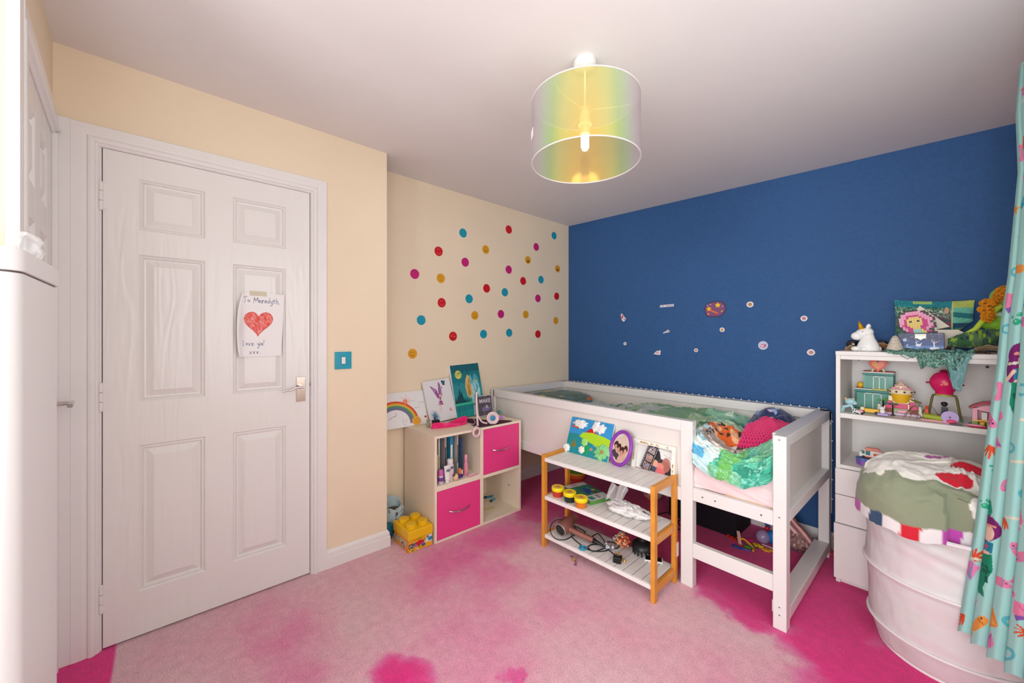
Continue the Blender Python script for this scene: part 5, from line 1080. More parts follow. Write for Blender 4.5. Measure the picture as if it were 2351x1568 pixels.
# ---------------------------------------------------------------- yellow brick-shaped toy box and things in the corner
b0=(-2.262,-2.064,1.031,1.192); YH=onx(936,1224,-2.064).z; lid0=YH-.052
yb=thing('toy_brick_box','yellow toy brick storage box with four studs beside the cube unit','storage box',(b0[0],b0[2],0))
L_,W2=b0[1]-b0[0],b0[3]-b0[2]; M_y=pm('brick_yellow','f2c012',.35)
part('box',MB().box(.004,L_-.004,.004,W2-.004,0,lid0),pm('printed_yellow_carton','efb01c',.5),yb,bev=.002); part('lid',MB().box(0,L_,0,W2,lid0,YH),M_y,yb,bev=.005)
for i in (.27,.73):
    for j in (.27,.73): part('stud',MB().lathe([(.030,0),(.030,.020),(.028,.022),(0,.022)],32,c=(L_*i,W2*j,YH)),M_y,yb,smooth=True)
def yf(p):
    U,V=p.U,p.V; n=vnoise(U*18,V*16,3)
    p.put(U>-1,'f0b01c'); p.rect(0,.46,.28,.72,'3a2a30'); p.put((U<.46)&(V>.28)&(V<.72)&(n>0),'b8a8a8'); p.put((U<.46)&(V>.28)&(V<.72)&(n>.35),'9a4a50')
    p.put(((U-.47)/.17)**2+((V-.58)/.22)**2<1+.3*n,'d0202c'); p.ell(.66,.74,.06,.08,'6aa83a'); p.poly([(.70,.40),(.74,.98),(1,1),(1,.35)],'d8e0e4'); p.ell(.92,.62,.11,.18,'2a8cb4'); p.ell(.80,.85,.05,.12,'8a6a4c'); p.ell(.58,.42,.08,.10,'9c5ab4'); p.ell(.62,.28,.10,.12,'3a6478')
    p.poly([(.10,.03),(.14,.20),(.22,.16),(.2,.04)],'5a8a34'); p.line([(.30,.06),(.36,.14),(.42,.12),(.46,.2)],.03,'2a2226'); p.ell(.36,.13,.05,.05,'eae6e0'); p.line([(.5,.10),(.66,.06)],.03,'4a3a34')
    p.rect(.02,.11,.84,.97,'d01c1c'); p.rect(0.035,.095,.87,.90,'f4f0ec'); p.rect(0.035,.095,.92,.94,'f4f0ec')
o_=Vector((L_-.0035,.005,.002)); psheet('front_print',flat(o_,(0,W2-.01,0),(0,0,lid0-.004)),110,80,yf,M_print,yb)
mb=MB(); text_mb(mb,'CLASSIC',.016,0,frameM((L_-.003,.062,lid0*.905),(0,1,0),(0,0,1)),z=.0003); part('lettering',mb,pm('brown_ink','8a4a1c',.5),yb)
def yl(p):
    U,V=p.U,p.V; p.put(U>-1,'eda02a'); p.rect(.05,.9,.32,.80,'cfc8a8'); n=vnoise(U*14,V*14,5); p.put((n>.1)&(V>.32)&(V<.8)&(U<.9),'8c9a84'); p.ell(.62,.30,.12,.25,'8c2c2c'); p.ell(.62,.26,.08,.2,'b8b0a0'); 
    for k in range(4): p.rect(.06,.25,.76-k*.1,.79-k*.1,'5a4030')
psheet('side_print',flat((.005,.0035,.002),(L_-.01,0,0),(0,0,lid0-.004)),80,60,yl,M_print,yb)
# light blue bag slumped behind the box
def tb(U,V):
    a=2*PI*U; x=-2.385+.055*np.cos(a)*(1-.25*V); y=1.085+.060*np.sin(a)*(1-.1*V); n=vnoise(U*8,V*5,6)
    return x+.008*n,y+.008*n+.0*V,.03+.150*V-.03*np.cos(a)*V+.012*n
o=psheet('cloth_bag',tb,60,40,lambda p:(p.put(p.U>-1,'b9cbd0'),p.line([(.80,.98),(.86,.90),(.88,.78)],.02,'4a4442')),printed('pale_blue_cotton',.85,bump=(120,.3)),solid=.002); tag(o,'pale blue cloth bag slumped in the corner behind the yellow box','bag')
part('contents',MB().lathe([(.040,.0),(.045,.02),(.043,.12),(.03,.14),(0,.14)],20,c=(-2.385,1.085,.001),sy=1.1),pm('brown_item','5a4636',.7),o,smooth=True)
o=obj('toy_ball',MB().ball((-2.29,1.0,.165),.001,6),M_black) if False else None
mb=MB(); mb.lathe([(.025,0),(.030,.01),(.031,.07),(.028,.085),(0,.086)],20,c=(-2.315,1.020,.0)); o=obj('water_bottle',mb,pm('petrol_blue','156a86',.35),smooth=True); tag(o,'petrol blue bottle wedged between skirting and yellow box','bottle')
# ================================================================ WHITE SHELF UNIT WITH DRAWERS
M_unit=pm('white_unit_laminate','e8e2de',.4,var=(3,.02))
QX0,QX1,QY0,QY1,QH=-.402,.320,2.553,2.903,1.169; S1,S2=.857,.597
su=thing('shelf_unit','white shelf unit with open shelves over three drawers against the navy wall','shelf unit',(QX0,QY0,0))
def q_(name,b,par=None,bev=.001): return obj(name,MB().box(*b),M_unit,par or su,bev=bev)
q_('side_panel',(QX0,QX0+.0175,QY0,QY1,0,QH-.02)); q_('side_panel',(QX1-.0175,QX1,QY0,QY1,0,QH-.02)); q_('top_panel',(QX0-.001,QX1,QY0-.002,QY1,QH-.02,QH))
q_('front_lip',(QX0+.0175,QX1-.0175,QY0+.004,QY0+.020,QH-.041,QH-.0205)); q_('back_panel',(QX0+.0175,QX1-.0175,QY1-.008,QY1,.03,QH-.02))
q_('shelf',(QX0+.0175,QX1-.0175,QY0+.002,QY1-.008,S1-.0235,S1)); q_('shelf',(QX0+.0175,QX1-.0175,QY0+.0,QY1-.008,S2-.018,S2)); q_('plinth',(QX0+.0175,QX1-.0175,QY0+.012,QY0+.028,0,.035))
for z0_,z1_,o_ in ((.4505,.578,0),(.3065,.447,0),(.030,.303,.010)): q_('drawer_front',(QX0-.004+(.004 if o_==0 else 0),QX1,QY0-.016-o_,QY0-.001,z0_,z1_))
for x_,z_ in ((1969,1.115),(2290,1.10)): P=ony(x_,828,QY0+.30); obj('screw_cap',MB().cyl((P.x if x_<2000 else .1,QY1-.0085,z_),(P.x if x_<2000 else .1,QY1-.0105,z_),.006,n=12),M_black,su)
def X(px,y): return ony(px,771,y).x
def Zat(py,px,y): return ony(px,py,y).z
# ---- on top
ZQ=QH+.0006; M_uni=pm('white_vinyl','efeeec',.45)
ux,uy=X(1988,2.625),2.625
un=thing('unicorn_figurine','white seated unicorn figurine with golden horn on the shelf unit','figurine',(ux,uy,ZQ))
def blob(name,par,parts_,m,n=18):
    mb=MB()
    for c,r,*k in parts_: mb.ball(c,r,n,0,k[0] if k else None)
    return part(name,mb,m,par,smooth=True,ang=180)
mb=MB(); mb.lathe([(.040,0),(.046,.006),(.044,.022),(.036,.044),(.026,.064),(.022,.080),(.018,.090),(0,.096)],26,sy=.8,c=(.008,0,0)); part('body',mb,M_uni,un,smooth=True,ang=180)
blob('head',un,[((-.012,0,.088),(.034,.024,.026),rotM('Y',-25).to_3x3()),((-.034,0,.076),(.024,.021,.021)),((.006,0,.094),(.024,.023,.025))],M_uni)
blob('paw',un,[((-.038,-.014,.012),(.018,.012,.012))],M_uni); blob('paw',un,[((-.002,-.030,.012),(.016,.010,.012))],M_uni); blob('tail',un,[((.046,.004,.012),(.012,.012,.014))],M_uni)
mb=MB(); mb.lathe([(.013,0),(.012,.007),(.011,.008),(.0098,.017),(.0085,.018),(.007,.027),(.0058,.028),(.003,.038),(.0,.044)],16); mb.v=[tuple(T(-.016,-.002,.110)@rotM('Y',-14)@Vector(v)) for v in mb.v]; part('horn',mb,pm('gold_paint','d6a022',.3,metal=.5),un,smooth=True)
blob('ear',un,[((.010,-.014,.124),(.008,.005,.013),rotM('Y',20).to_3x3())],M_uni,12); blob('ear',un,[((.010,.014,.122),(.008,.005,.012),rotM('Y',20).to_3x3())],M_uni,12); blob('eye',un,[((-.010,-.0225,.097),(.0028,.0014,.0022))],M_black,8)
def shell(lab,px,y,w_,h_,d_,seed,hexc='c49a6c',rz=0):
    x=X(px,y); mb=MB(T(x,y,ZQ)@rotM('Z',rz))
    def f(u,v):
        a=PI*u; t=v; r=1-.5*t; rid=1+.06*math.sin(26*u)+.05*math.sin(18*t+seed)
        return (w_/2*math.cos(a)*rid*r, d_*(t-.5)*.9, h_*math.sin(a)*rid*r*(1-.3*t))
    mb.sheet(f,30,14); mb.box(-w_*.4,w_*.4,-d_*.4,d_*.4,0,.002); o=obj('seashell',mb,pm('shell_'+hexc,hexc,.5,bump=(60,.6),var=(40,.25)),smooth=True,ang=60); tag(o,lab,'seashell')
shell('speckled brown seashell in front of the unicorn, at the shelf corner',1957,2.66,.055,.028,.05,1,'c8a47c'); shell('long tan seashell right of the unicorn figurine',2022,2.68,.085,.040,.06,2,'b98a5e',8); shell('pale ridged seashell on the top right beside the curtain',2272,2.60,.10,.038,.07,3,'c6ad90'); shell('flat grey brown seashell under the doll tail on the unit top',2250,2.585,.07,.014,.04,4,'8c7560')
sg=thing('sunglasses','black glossy sunglasses folded behind the unicorn figurine','sunglasses',(0,0,0))
for px in (1957,2025): x=X(px,2.76); part('lens',MB().ball((x,2.76,ZQ+.030),(.026,.010,.026),16),pm('black_gloss','15171c',.08,spec=.8),sg,smooth=True)
part('bridge',MB().tube([(X(1957,2.76),2.765,ZQ+.045),(X(1990,2.76),2.77,ZQ+.048),(X(2025,2.76),2.765,ZQ+.045)],.003,8),pm('black_gloss','15171c',.08),sg,smooth=True)
cx=X(2055,2.60); mb=MB(); mb.lathe([(.034,0),(.033,.006),(.031,.012),(.030,.018),(.027,.026),(.025,.034),(.021,.044),(.018,.054),(.014,.064),(.009,.074),(0,.080)],30,c=(cx,2.60,ZQ)); o=obj('cone_shell',mb,pm('beige_weave','cfc3b4',.8,bump=(160,1.0),var=(150,.3)),smooth=True); tag(o,'beige speckled cone shaped shell left of the navy music box','seashell')
# music box
mx0,mx1,my0,my1=X(2062,2.655),X(2168,2.655),2.655,2.735; mh=.090
bx_=thing('music_box','navy wooden music box with swans, dancer and gold clasp','music box',(mx0,my0,ZQ)); wB=mx1-mx0
part('box',MB().box(0,wB,0,my1-my0,0,mh*.72),pm('navy_lacquer','2d3f6e',.35),bx_,bev=.0015); part('lid',MB().box(0,wB,0,my1-my0,mh*.735,mh),pm('night_lacquer','3a3c5c',.35),bx_,bev=.0015)
def mbp(p):
    U,V=p.U,p.V; n=vnoise(U*30,V*20,3); p.put(U>-1,'2f4684'); p.put(V>.62,'353a62'); p.put((V<.35),'4f78b8'); p.put((V<.28)&(n>0),'7fa4d4'); p.put((V<.10),'3f66a8')
    rs=random.Random(4)
    for _ in range(46): p.ell(rs.uniform(0,1.9),rs.uniform(.55,1),.012,.010,'dfe4f2')
    p.ell(.28,.64,.09,.085,'b4c4e6'); p.ell(.86,.36,.12,.07,'e6e8f4'); p.line([(.80,.38),(.76,.52),(.83,.56)],.035,'e6e8f4'); p.poly([(.86,.38),(1.02,.50),(.95,.36)],'e6e8f4'); p.line([(.42,.20),(.36,.36),(.42,.40)],.03,'e6e8f4'); p.ell(.5,.18,.1,.05,'d6dcf0')
    p.ell(1.52,.20,.20,.075,'eef0f8'); p.line([(1.52,.22),(1.50,.50)],.05,'e8e8f4'); p.ell(1.5,.56,.03,.04,'c8a090'); p.line([(1.50,.46),(1.40,.60),(1.44,.68)],.02,'e8d8d0'); p.line([(1.52,.46),(1.64,.56)],.02,'e8d8d0'); p.line([(1.5,.15),(1.46,.04)],.03,'e8d8d0')
psheet('painted_front',flat((.001,-.0006,.001),(wB-.002,0,0),(0,0,mh-.002)),150,80,mbp,M_print,bx_,uv=(1.9,1))
mb=MB(frameM((wB*.50,-.001,mh*.78),(1,0,0),(0,0,1))); mb.prism([(-.020,.006),(.020,.006),(.016,.001),(.020,-.004),(.008,-.006),(0,-.013),(-.008,-.006),(-.020,-.004),(-.016,.001)],0,.002); mb.prism(rc(-.018,.018,.008,.014),0,.002); cl_=part('clasp',mb,pm('pale_gold','e6d2a8',.3,metal=.4),bx_,bev=.0004)
# pixel mermaid board (bead craft)
pal={'k':'2a1a20','p':'f2a0c0','m':'d21a80','y':'f0d070','t':'9cdcd0','w':'c8bcd0'}
art=["....kkkkk......","..kkppppppkk...",".kpppppppppkk..",".kppmmmmmpppk..","kwppmyyyympppk.","kwpmyyyyyympppk","kppmykyykymmppk","kppmyyyyyymmpk.","kpmmyyyyyymmppk",".kpmmyyyymmmppk",".kppmmyyymmppmk","..kpmmtttympkk.","..kkmmtttyymmk.","...kkyttttykkkk","....kyttttyykmm"]
Mp=frameM((X(2064,2.745),2.745,ZQ+.085),(1,0,.05),(0,.06,1))@rotM('Z',5); cell=.0088
pmx=thing('bead_picture','pixel bead picture of a pink haired mermaid behind the music box','picture',(0,0,0)); mb=MB(Mp); mats=[pm('bead_'+v,v,.45) for v in pal.values()]; ks=list(pal)
for r_,row in enumerate(art[::-1]):
    for c_,ch in enumerate(row):
        if ch!='.': mb.box(c_*cell,(c_+1)*cell-.0004,r_*cell-.02,(r_+1)*cell-.0204,0,.005,ks.index(ch))
o=part('bead_panel',mb,mats,pmx); o['kind']='stuff'
part('stand_card',MB(Mp).box(.03,.13,-.074,.02,-.004,-.001),pm('cream_card','e6dccb',.7),pmx)
# patchwork cushion
cxm=(X(2052,2.82)+X(2238,2.82))/2; cw=(X(2238,2.82)-X(2052,2.82))/2; zc0=ZQ+.012; ch_=Zat(688,2140,2.82)-zc0
def cus(U,V):
    a=(U-.5)*2; b=(V-.5)*2; th=.055*(1-np.abs(a)**3)*(1-np.abs(b)**3)**.8; w_=vnoise(U*14,V*12,5)
    cut=np.clip((a-.55)/.45,0,1)*np.clip((-b)+.2,0,1.2)*.25
    return cxm+cw*a*(1-.04*(1-b*b))-cut*.3, 2.835-th*.8+.01*b*0+.006*w_, zc0+ch_*(V*(1-.03*(1-a*a))+cut*(1-V))-.010*a
def cusp(p):
    U,V=p.U,p.V; n=vnoise(U*30,V*20,6); n2=vnoise(U*60,V*50,7); p.put(U>-1,'3f7a64'); p.put(n>.2,'5a8c74'); p.put(n<-.3,'2a4a44'); p.put(V>.86,'1f8a94'); p.put((V>.93)&(U>.25)&(U<.5),'a8d078')
    m=(U>.36)&(U<.74)&(V<.8); p.put(m,'6a6a68'); p.put(m&(np.sin((V*14+U*10))>.2),'7a4a5c'); p.put(m&(np.sin(V*40+U*4)>.7),'3f5c58'); p.put((V>.66)&(V<.86)&(U<.76)&(n2>.1),'78a890'); p.put((V>.66)&(V<.86)&(U<.76)&(n2>.4),'d8ccb0'); p.put((V>.66)&(U<.7)&(n2<-.4),'1c2c2a')
    p.put((U<.35)&(n2>.3)&(V<.7),'8aa890'); p.ell(.68,.80,.028,.07,'c8a484')
    m=U>.75; p.put(m,'6cc0a8'); p.put(m&(np.sin(V*24+U*4)>.35),'1f7a80'); p.put(m&(V<.42)&(V>.12),'8fb04a'); p.put(m&(V>.86),'b4c460'); p.put(m&(V>.45)&(V<.55),'17506c'); p.put(np.abs(U-.75)<.008,'d0c88c')
o=psheet('patchwork_cushion',cus,180,110,cusp,M_cloth,solid=.01); tag(o,'green and teal patchwork cushion leaning on the navy wall','cushion')
# cream folded papers
def quad(name,pts,y,lab,h='e6dccb'):
    ys=y if isinstance(y,(list,tuple)) else [y]*len(pts); P_=[ony(px,py,yy) for (px,py),yy in zip(pts,ys)]; n=len(P_)
    mb=MB(); mb.add(P_+[p+Vector((0,.0015,0)) for p in P_],[tuple(range(n)),tuple(range(n,2*n))[::-1]]+[(i,(i+1)%n,n+(i+1)%n,n+i) for i in range(n)]); o=obj(name,mb,pm('paper_'+h,h,.8)); return tag(o,lab,'paper')
quad('envelope',[(2112,702),(2181,750),(2146,757),(2100,757),(2094,720)],[2.765]*5,'cream paper corner standing behind the bead picture')
quad('folded_paper',[(2150,757),(2200,757),(2213,763),(2180,783),(2172,800),(2160,800)],[2.742]*6,'cream folded paper right of the music box')
# sparkly green scarf: lies along the top and hangs over the edge
def scf(U,V):
    t=V
    X0,X1=X(2032,2.60),X(2238,2.56); xx=X0+(X1-X0)*U
    drop=np.interp(U,[0,.12,.25,.34,.40,.48,.55,.62,.70,.76,.82,.90,1],[.0,.010,.012,.03,.012,.075,.060,.07,.05,.150,.160,.03,.0])+.006*vnoise(U*30,V*0,8)
    a=np.clip(t/.45,0,1); b=np.clip((t-.45)/.55,0,1)
    ln=.05+.03*np.sin(U*5); yy=np.where(t<.45,QY0+.010+ln*(1-a),QY0-.0045-.003*b+.004*np.sin(U*26)*b); zz=np.where(t<.45,ZQ+.004+.014*np.sin(PI*a)*(.5+.5*np.sin(U*17)**2)+.004*vnoise(U*24,V*9,9),ZQ+.002-drop*b-.0)
    yy=yy-.010*(t>=.42)
    return xx+.012*b*np.sin(U*9)*(drop>.02),yy,zz
def scp(p):
    n=vnoise(p.U*70,p.V*26,10); n2=vnoise(p.U*120,p.V*60,12); p.put(p.U>-1,'3a6f66'); p.put(n>.1,'5c9488'); p.put(n>.35,'86b0b4'); p.put(n<-.3,'1f3f3a'); p.put(n2>.45,'c8d4c0',.7); p.put((n2<-.4)&(p.U<.7),'6a9a5c',.7); p.put((p.U>.74)&(p.V>.7),'7cb0b8',.6)
o=psheet('sequin_scarf',scf,260,60,scp,printed('scarf_fabric',.6,bump=(300,.6)),solid=.002); tag(o,'sparkly sea green scarf hanging over the front edge of the unit','scarf')
part('thread',MB().tube([Vector((X(2062,2.54),QY0-.006,ZQ-.0)),Vector((X(2070,2.54),QY0-.007,ZQ-.016)),Vector((X(2083,2.54),QY0-.007,ZQ-.030)),Vector((X(2094,2.54),QY0-.007,ZQ-.016))],.0012,5),pm('green_thread','3a5c50',.6),o)
# doll
dl=thing('mermaid_doll','green fabric mermaid doll with curly orange wool hair lying on the unit','doll',(0,0,0))
def pt(px,py,y): return ony(px,py,y)
M_gd=pm('green_doll_fabric','7fb82c',.7,bump=(120,.3),var=(40,.25)); 
part('arm',MB().tube([pt(2298,700,2.62),pt(2262,730,2.62),pt(2240,755,2.63),pt(2216,768,2.64)],.012,10,r1=.008),pm('lime_fabric','b4cc3a',.7,bump=(120,.3)),dl,smooth=True)
part('torso',MB().ball(pt(2300,738,2.66),(.062,.035,.05),16),M_gd,dl,smooth=True); part('collar',MB().ball(pt(2300,722,2.65),(.052,.03,.014),14),pm('pale_green_fabric','b4d8b0',.8),dl,smooth=True)
part('head',MB().ball(pt(2308,682,2.64),(.045,.036,.045),16),pm('green_face','8cb85a',.7),dl,smooth=True); part('eye',MB().ball(pt(2293,676,2.605),(.006,.004,.005),8),M_black,dl,smooth=True)
rs=random.Random(6); mb=MB()
for i in range(95):
    t=rs.random(); c=pt(2262+40*t**1.3+rs.uniform(-6,14)-(12 if .2<t<.5 else 0),730-66*t+rs.uniform(-9,9),2.61+rs.uniform(-.02,.03)); mb.tube([c+Vector((.009*math.cos(a),.004*math.sin(a*2),.009*math.sin(a))) for a in np.linspace(0,5.2,9)],.0042,6)
part('hair',mb,pm('orange_wool','d98c14',.85,var=(30,.15)),dl,smooth=True)
def tl_(U,V):
    A,B=np.array(pt(2176,792,2.62)),np.array(pt(2330,775,2.66)); c=A[None,None]+(B-A)[None,None]*U[...,None]; a=2*PI*V; r=.018+.030*np.sin(PI*np.clip(U*.8+.05,0,1))
    n=vnoise(U*14,V*5,13); return c[...,0],c[...,1]+r*.7*np.cos(a)*(1+.1*n),c[...,2]+.012+r*.8*np.sin(a)*(1+.15*n)
psheet('tail',tl_,70,26,lambda p:(p.put(p.U>-1,'2f5c38'),p.put(vnoise(p.U*12,p.V*8,14)>.1,'4c6c4a'),p.put(vnoise(p.U*14,p.V*9,15)>.25,'7fa02c'),p.put(vnoise(p.U*20,p.V*9,16)<-.3,'1c2c44')),M_cloth,dl)
# ---- middle shelf toys
Z1=S1+.0006
M_teal=pm('teal_brick','1f8078',.3); M_glass=pm('aqua_glass','8fd0c0',.1,alpha=.45,spec=.8); M_wh=pm('toy_white','ece8e4',.35); M_or=pm('toy_orange','e4521e',.35); M_yl=pm('toy_yellow','eeb828',.35); M_pk2=pm('toy_pink','e8507c',.35); M_lp=pm('toy_light_pink','f0a8bc',.35); M_gn=pm('toy_green','6aa838',.35); M_br=pm('toy_brown','8c4c20',.4); M_lil=pm('toy_lilac','b49cd4',.35); M_cr=pm('toy_cream','f0e2bc',.35)
by=2.78
x0,x1,x2=X(1963,by),X(2052,by),X(1980,by); hh1=.105; hh2=.195
ts=thing('toy_shop','turquoise glass two storey toy building with orange heart sign','toy building',(x0,by,Z1)); w1=x1-x0; w2=x2-x0; dp=.085
part('lower_floor',MB().box(0,w1,0,dp,.0,.006).box(0,w1,dp-.004,dp,0,hh1).box(0,.004,0,dp,0,hh1),M_teal,ts); part('upper_floor',MB().box(w2,w1,dp-.004,dp,hh1,hh2).box(w2,w1,0,dp,hh1+.0,hh1+.006),pm('teal_shade','2a7468',.4),ts)
part('beam',MB().box(0,w1,-.003,dp,hh1-.014,hh1),M_teal,ts,bev=.001); part('beam',MB().box(w2,w1,-.003,dp,hh2-.012,hh2),M_teal,ts,bev=.001); part('roof_edge',MB().box(-.003,w1,-.005,dp,hh1,hh1+.004).box(w2-.003,w1+.002,-.005,dp,hh2,hh2+.004),M_wh,ts); part('roof',MB().box(0,w2,-.004,dp,hh1+.004,hh1+.006).box(w2,w1,-.004,dp,hh2+.004,hh2+.007),pm('roof_red','c86a52',.5),ts)
for a_,b_,c_,d_ in ((.006,w1*.98,.008,hh1-.016),(w2+.004,w1-.002,hh1+.008,hh2-.014)): part('window',MB().box(a_,b_,-.001,.0,c_,d_),M_glass,ts)
def fr(x0_,x1_,z0_,z1_,t_=.003): return MB().box(x0_,x0_+t_,-.003,.001,z0_,z1_).box(x1_-t_,x1_,-.003,.001,z0_,z1_).box(x0_,x1_,-.003,.001,z1_-t_,z1_).box((x0_+x1_)/2-t_/2,(x0_+x1_)/2+t_/2,-.003,.001,z0_,z1_)
part('window_frame',fr(w1*.25,w1*.70,.008,hh1-.018),M_wh,ts); part('window_frame',fr(w1*.48,w1*.80,hh1+.008,hh2-.018),M_wh,ts)
part('floor_tile',MB().box(w1*.45,w1*.85,-.012,.03,hh1+.0,hh1+.008),pm('toy_olive','c4b43a',.4),ts)
mb=MB()
for x_,z_,h_ in ((.2,.008,.03),(.35,.008,.045),(.8,.008,.05),(.55,hh1+.008,.03),(.75,hh1+.008,.025)): mb.box(w1*x_,w1*x_+.014,.02,.035,z_,z_+h_)
part('furniture',mb,M_gn,ts)
hx_=X(2016,by)-x0; mb=MB(frameM((hx_,-.002,hh2+.042),(1,0,0),(0,0,1)))
def heart(s,n=28): return [(s*16*math.sin(t)**3/17,s*(13*math.cos(t)-5*math.cos(2*t)-2*math.cos(3*t)-math.cos(4*t))/17) for t in np.linspace(0,2*PI,n,endpoint=False)]
mb.prism(heart(.038),-.006,.006,0); mb.prism(heart(.026),.006,.008,1); mb.prism([(-.022,.006),(-.012,.014),(.004,-.004),(-.004,-.018)],.008,.0095,2)
hs=part('heart_sign',mb,[M_or,pm('toy_salmon','f48c74',.35),pm('toy_amber','f0a02c',.35)],ts); part('sign_leg',MB().cyl((hx_-.024,0,hh2+.004),(hx_-.018,0,hh2+.022),.004,n=8).cyl((hx_+.024,0,hh2+.004),(hx_+.018,0,hh2+.022),.004,n=8),M_cr,ts)
part('yellow_ball',MB().ball(((w2)*.55+.004,.01,hh1+.022),(.014,.012,.016),12),M_yl,ts,smooth=True)
# light blue toy dog figure
dx,dy=X(1952,2.60),2.60; dg=thing('toy_dog','pale blue plastic toy dog with orange ears at the shelf end','toy',(dx,dy,Z1)); M_lb=pm('pale_blue_plastic','a9d3da',.3)
part('head',MB().ball((0,0,.056),(.022,.016,.017),16).ball((.016,0,.050),(.012,.011,.010),12),M_lb,dg,smooth=True); part('body',MB().tube([(0,0,.042),(-.006,0,.033),(-.022,0,.028),(-.030,0,.024)],.007,10).tube([(0,0,.042),(.008,0,.028)],.006,8),M_lb,dg,smooth=True)
for lx,ly in ((-.030,-.008),(-.026,.010),(.012,-.010),(.010,.010)): part('leg',MB().tube([(lx*.8,ly*.6,.028),(lx,ly,.012),(lx*1.1,ly*1.1,.0)],.0042,8,r1=.0035),M_lb,dg,smooth=True)
part('ear',MB().ball((-.018,0,.068),(.006,.004,.008),8),pm('toy_tan','e0a060',.4),dg,smooth=True); part('ear',MB().ball((.012,0,.068),(.006,.004,.008),8),pm('toy_tan','e0a060',.4),dg,smooth=True)
# panda toy
x_=X(1972,2.585); pd_=thing('toy_panda','tiny pink and white panda toy beside the pale blue dog','toy',(x_,2.585,Z1)); part('body',MB().ball((0,0,.010),(.014,.010,.010),10).ball((-.016,0,.016),(.009,.008,.009),10),M_wh,pd_,smooth=True); part('coat',MB().ball((.006,-.002,.014),(.012,.010,.008),10),M_lp,pd_,smooth=True); part('patch',MB().ball((-.020,-.006,.018),.003,8).ball((-.012,-.007,.018),.003,8).ball((-.004,-.004,.004),.005,8).ball((.012,-.004,.004),.005,8),M_black,pd_,smooth=True)
# yellow wagon + pink cat car
x_=X(1998,2.63); wg=thing('toy_wagon','yellow and cream toy wagon with wheels before the turquoise shop','toy',(x_,2.63,Z1)); part('body',MB().box(-.022,.034,-.012,.012,.008,.026).box(-.036,-.020,-.012,.012,.012,.030),M_yl,wg,bev=.003); part('cap',MB().box(-.036,-.022,-.013,.013,.016,.031),M_cr,wg,bev=.002)
for s_ in (-.026,.024): part('wheel',MB().cyl((s_,-.016,.008),(s_,-.011,.008),.008,n=14),M_black,wg,smooth=True)
x_=X(2026,2.60); ct=thing('toy_cat_car','white cat riding a small lilac toy car','toy',(x_,2.60,Z1)); part('car',MB().box(-.018,.022,-.012,.012,.003,.014),M_lil,ct,bev=.003); part('cat',MB().ball((0,0,.022),(.011,.010,.012),10).ball((-.001,-.002,.037),(.011,.010,.009),10).cyl((-.009,0,.043),(-.010,0,.052),.004,.001,n=6).cyl((.007,0,.043),(.008,0,.052),.004,.001,n=6),M_wh,ct,smooth=True)
# small figure
x_=X(2018,2.70); fg=thing('toy_figure','tiny white toy figure standing behind the yellow wagon','toy',(x_,2.70,Z1)); part('body',MB().box(-.006,.006,-.004,.004,0,.030),M_wh,fg,bev=.002); part('head',MB().ball((0,0,.038),.008,10),M_cr,fg,smooth=True)
# cupcake castle
cy_=2.72; x0=X(2030,cy_); x1=X(2110,cy_); cw_=x1-x0; cs=thing('toy_castle','pink and cream cupcake shaped toy cafe in the middle of the shelf','toy building',((x0+x1)/2,cy_,Z1))
part('base',MB().box(-cw_*.62,cw_*.55,-.035,.03,0,.010),pm('toy_pale_lilac','dcc4dc',.35),cs,bev=.002)
def arch(cx,r,w_,z0_,d0,d1): return [(cx+r*math.cos(a),z0_+r*math.sin(a)) for a in np.linspace(0,PI,18)]
mb=MB(frameM((0,.0,.010),(1,0,0),(0,0,1))); mb.prism(arch(0,cw_*.40,0,.045,0,0)+[(-cw_*.40,0),(cw_*.40,0)],-.010,.0,0); part('arch_wall',mb,M_pk2,cs,smooth=True); mb=MB(frameM((0,.002,.010),(1,0,0),(0,0,1)))
mb.prism(arch(-cw_*.36,cw_*.16,0,.016,0,0)+[(-cw_*.52,0),(-cw_*.20,0)],0,.012,0); part('side_wing',mb,M_pk2,cs,smooth=True); mb=MB(frameM((0,.002,.010),(1,0,0),(0,0,1))); mb.prism(arch(cw_*.36,cw_*.16,0,.016,0,0)+[(cw_*.20,0),(cw_*.52,0)],0,.012,0); part('side_wing',mb,M_pk2,cs,smooth=True)
part('shutter',MB().box(-cw_*.50,-cw_*.24,-.014,-.010,.012,.028).box(cw_*.24,cw_*.50,-.014,-.010,.012,.028),M_br,cs,bev=.001)
part('front_wall',MB().box(-cw_*.24,-cw_*.20,-.02,-.006,.010,.060).box(cw_*.20,cw_*.24,-.02,-.006,.010,.060).box(-cw_*.24,cw_*.24,-.02,-.006,.056,.066),M_cr,cs); part('counter',MB().box(-cw_*.20,cw_*.20,-.020,-.004,.010,.030),pm('toy_mint','a8c08c',.4),cs); part('awning',MB().box(-cw_*.10,cw_*.22,-.034,-.020,.012,.026),M_lp,cs,bev=.002)
part('sign',MB().box(-.020,-.006,-.010,0,.068,.090).box(-.045,-.020,-.012,-.004,.066,.090).box(.024,.046,-.012,-.004,.066,.086),M_cr,cs,bev=.002)
part('flower_emblem',MB().ball((0,-.012,.088),(.014,.005,.014),10).ball((0,-.016,.088),(.006,.004,.006),8),M_yl,cs,smooth=True); part('cake_tier',MB().lathe([(.044,.104),(.046,.108),(.046,.122),(.042,.126),(.026,.128),(.024,.140),(.026,.143),(.012,.150),(.014,.153),(.004,.158),(0,.162)],20,c=(0,0,0)),M_cr,cs,smooth=True)
mb=MB()
for k in range(10): a=k*2*PI/10; mb.ball((.030*math.cos(a),.030*math.sin(a),.129),.008,8); mb.ball((.018*math.cos(a+.3),.018*math.sin(a+.3),.144),.006,8)
mb.ball((0,0,.166),.006,8); part('icing',mb,M_lp,cs,smooth=True); mb=MB()
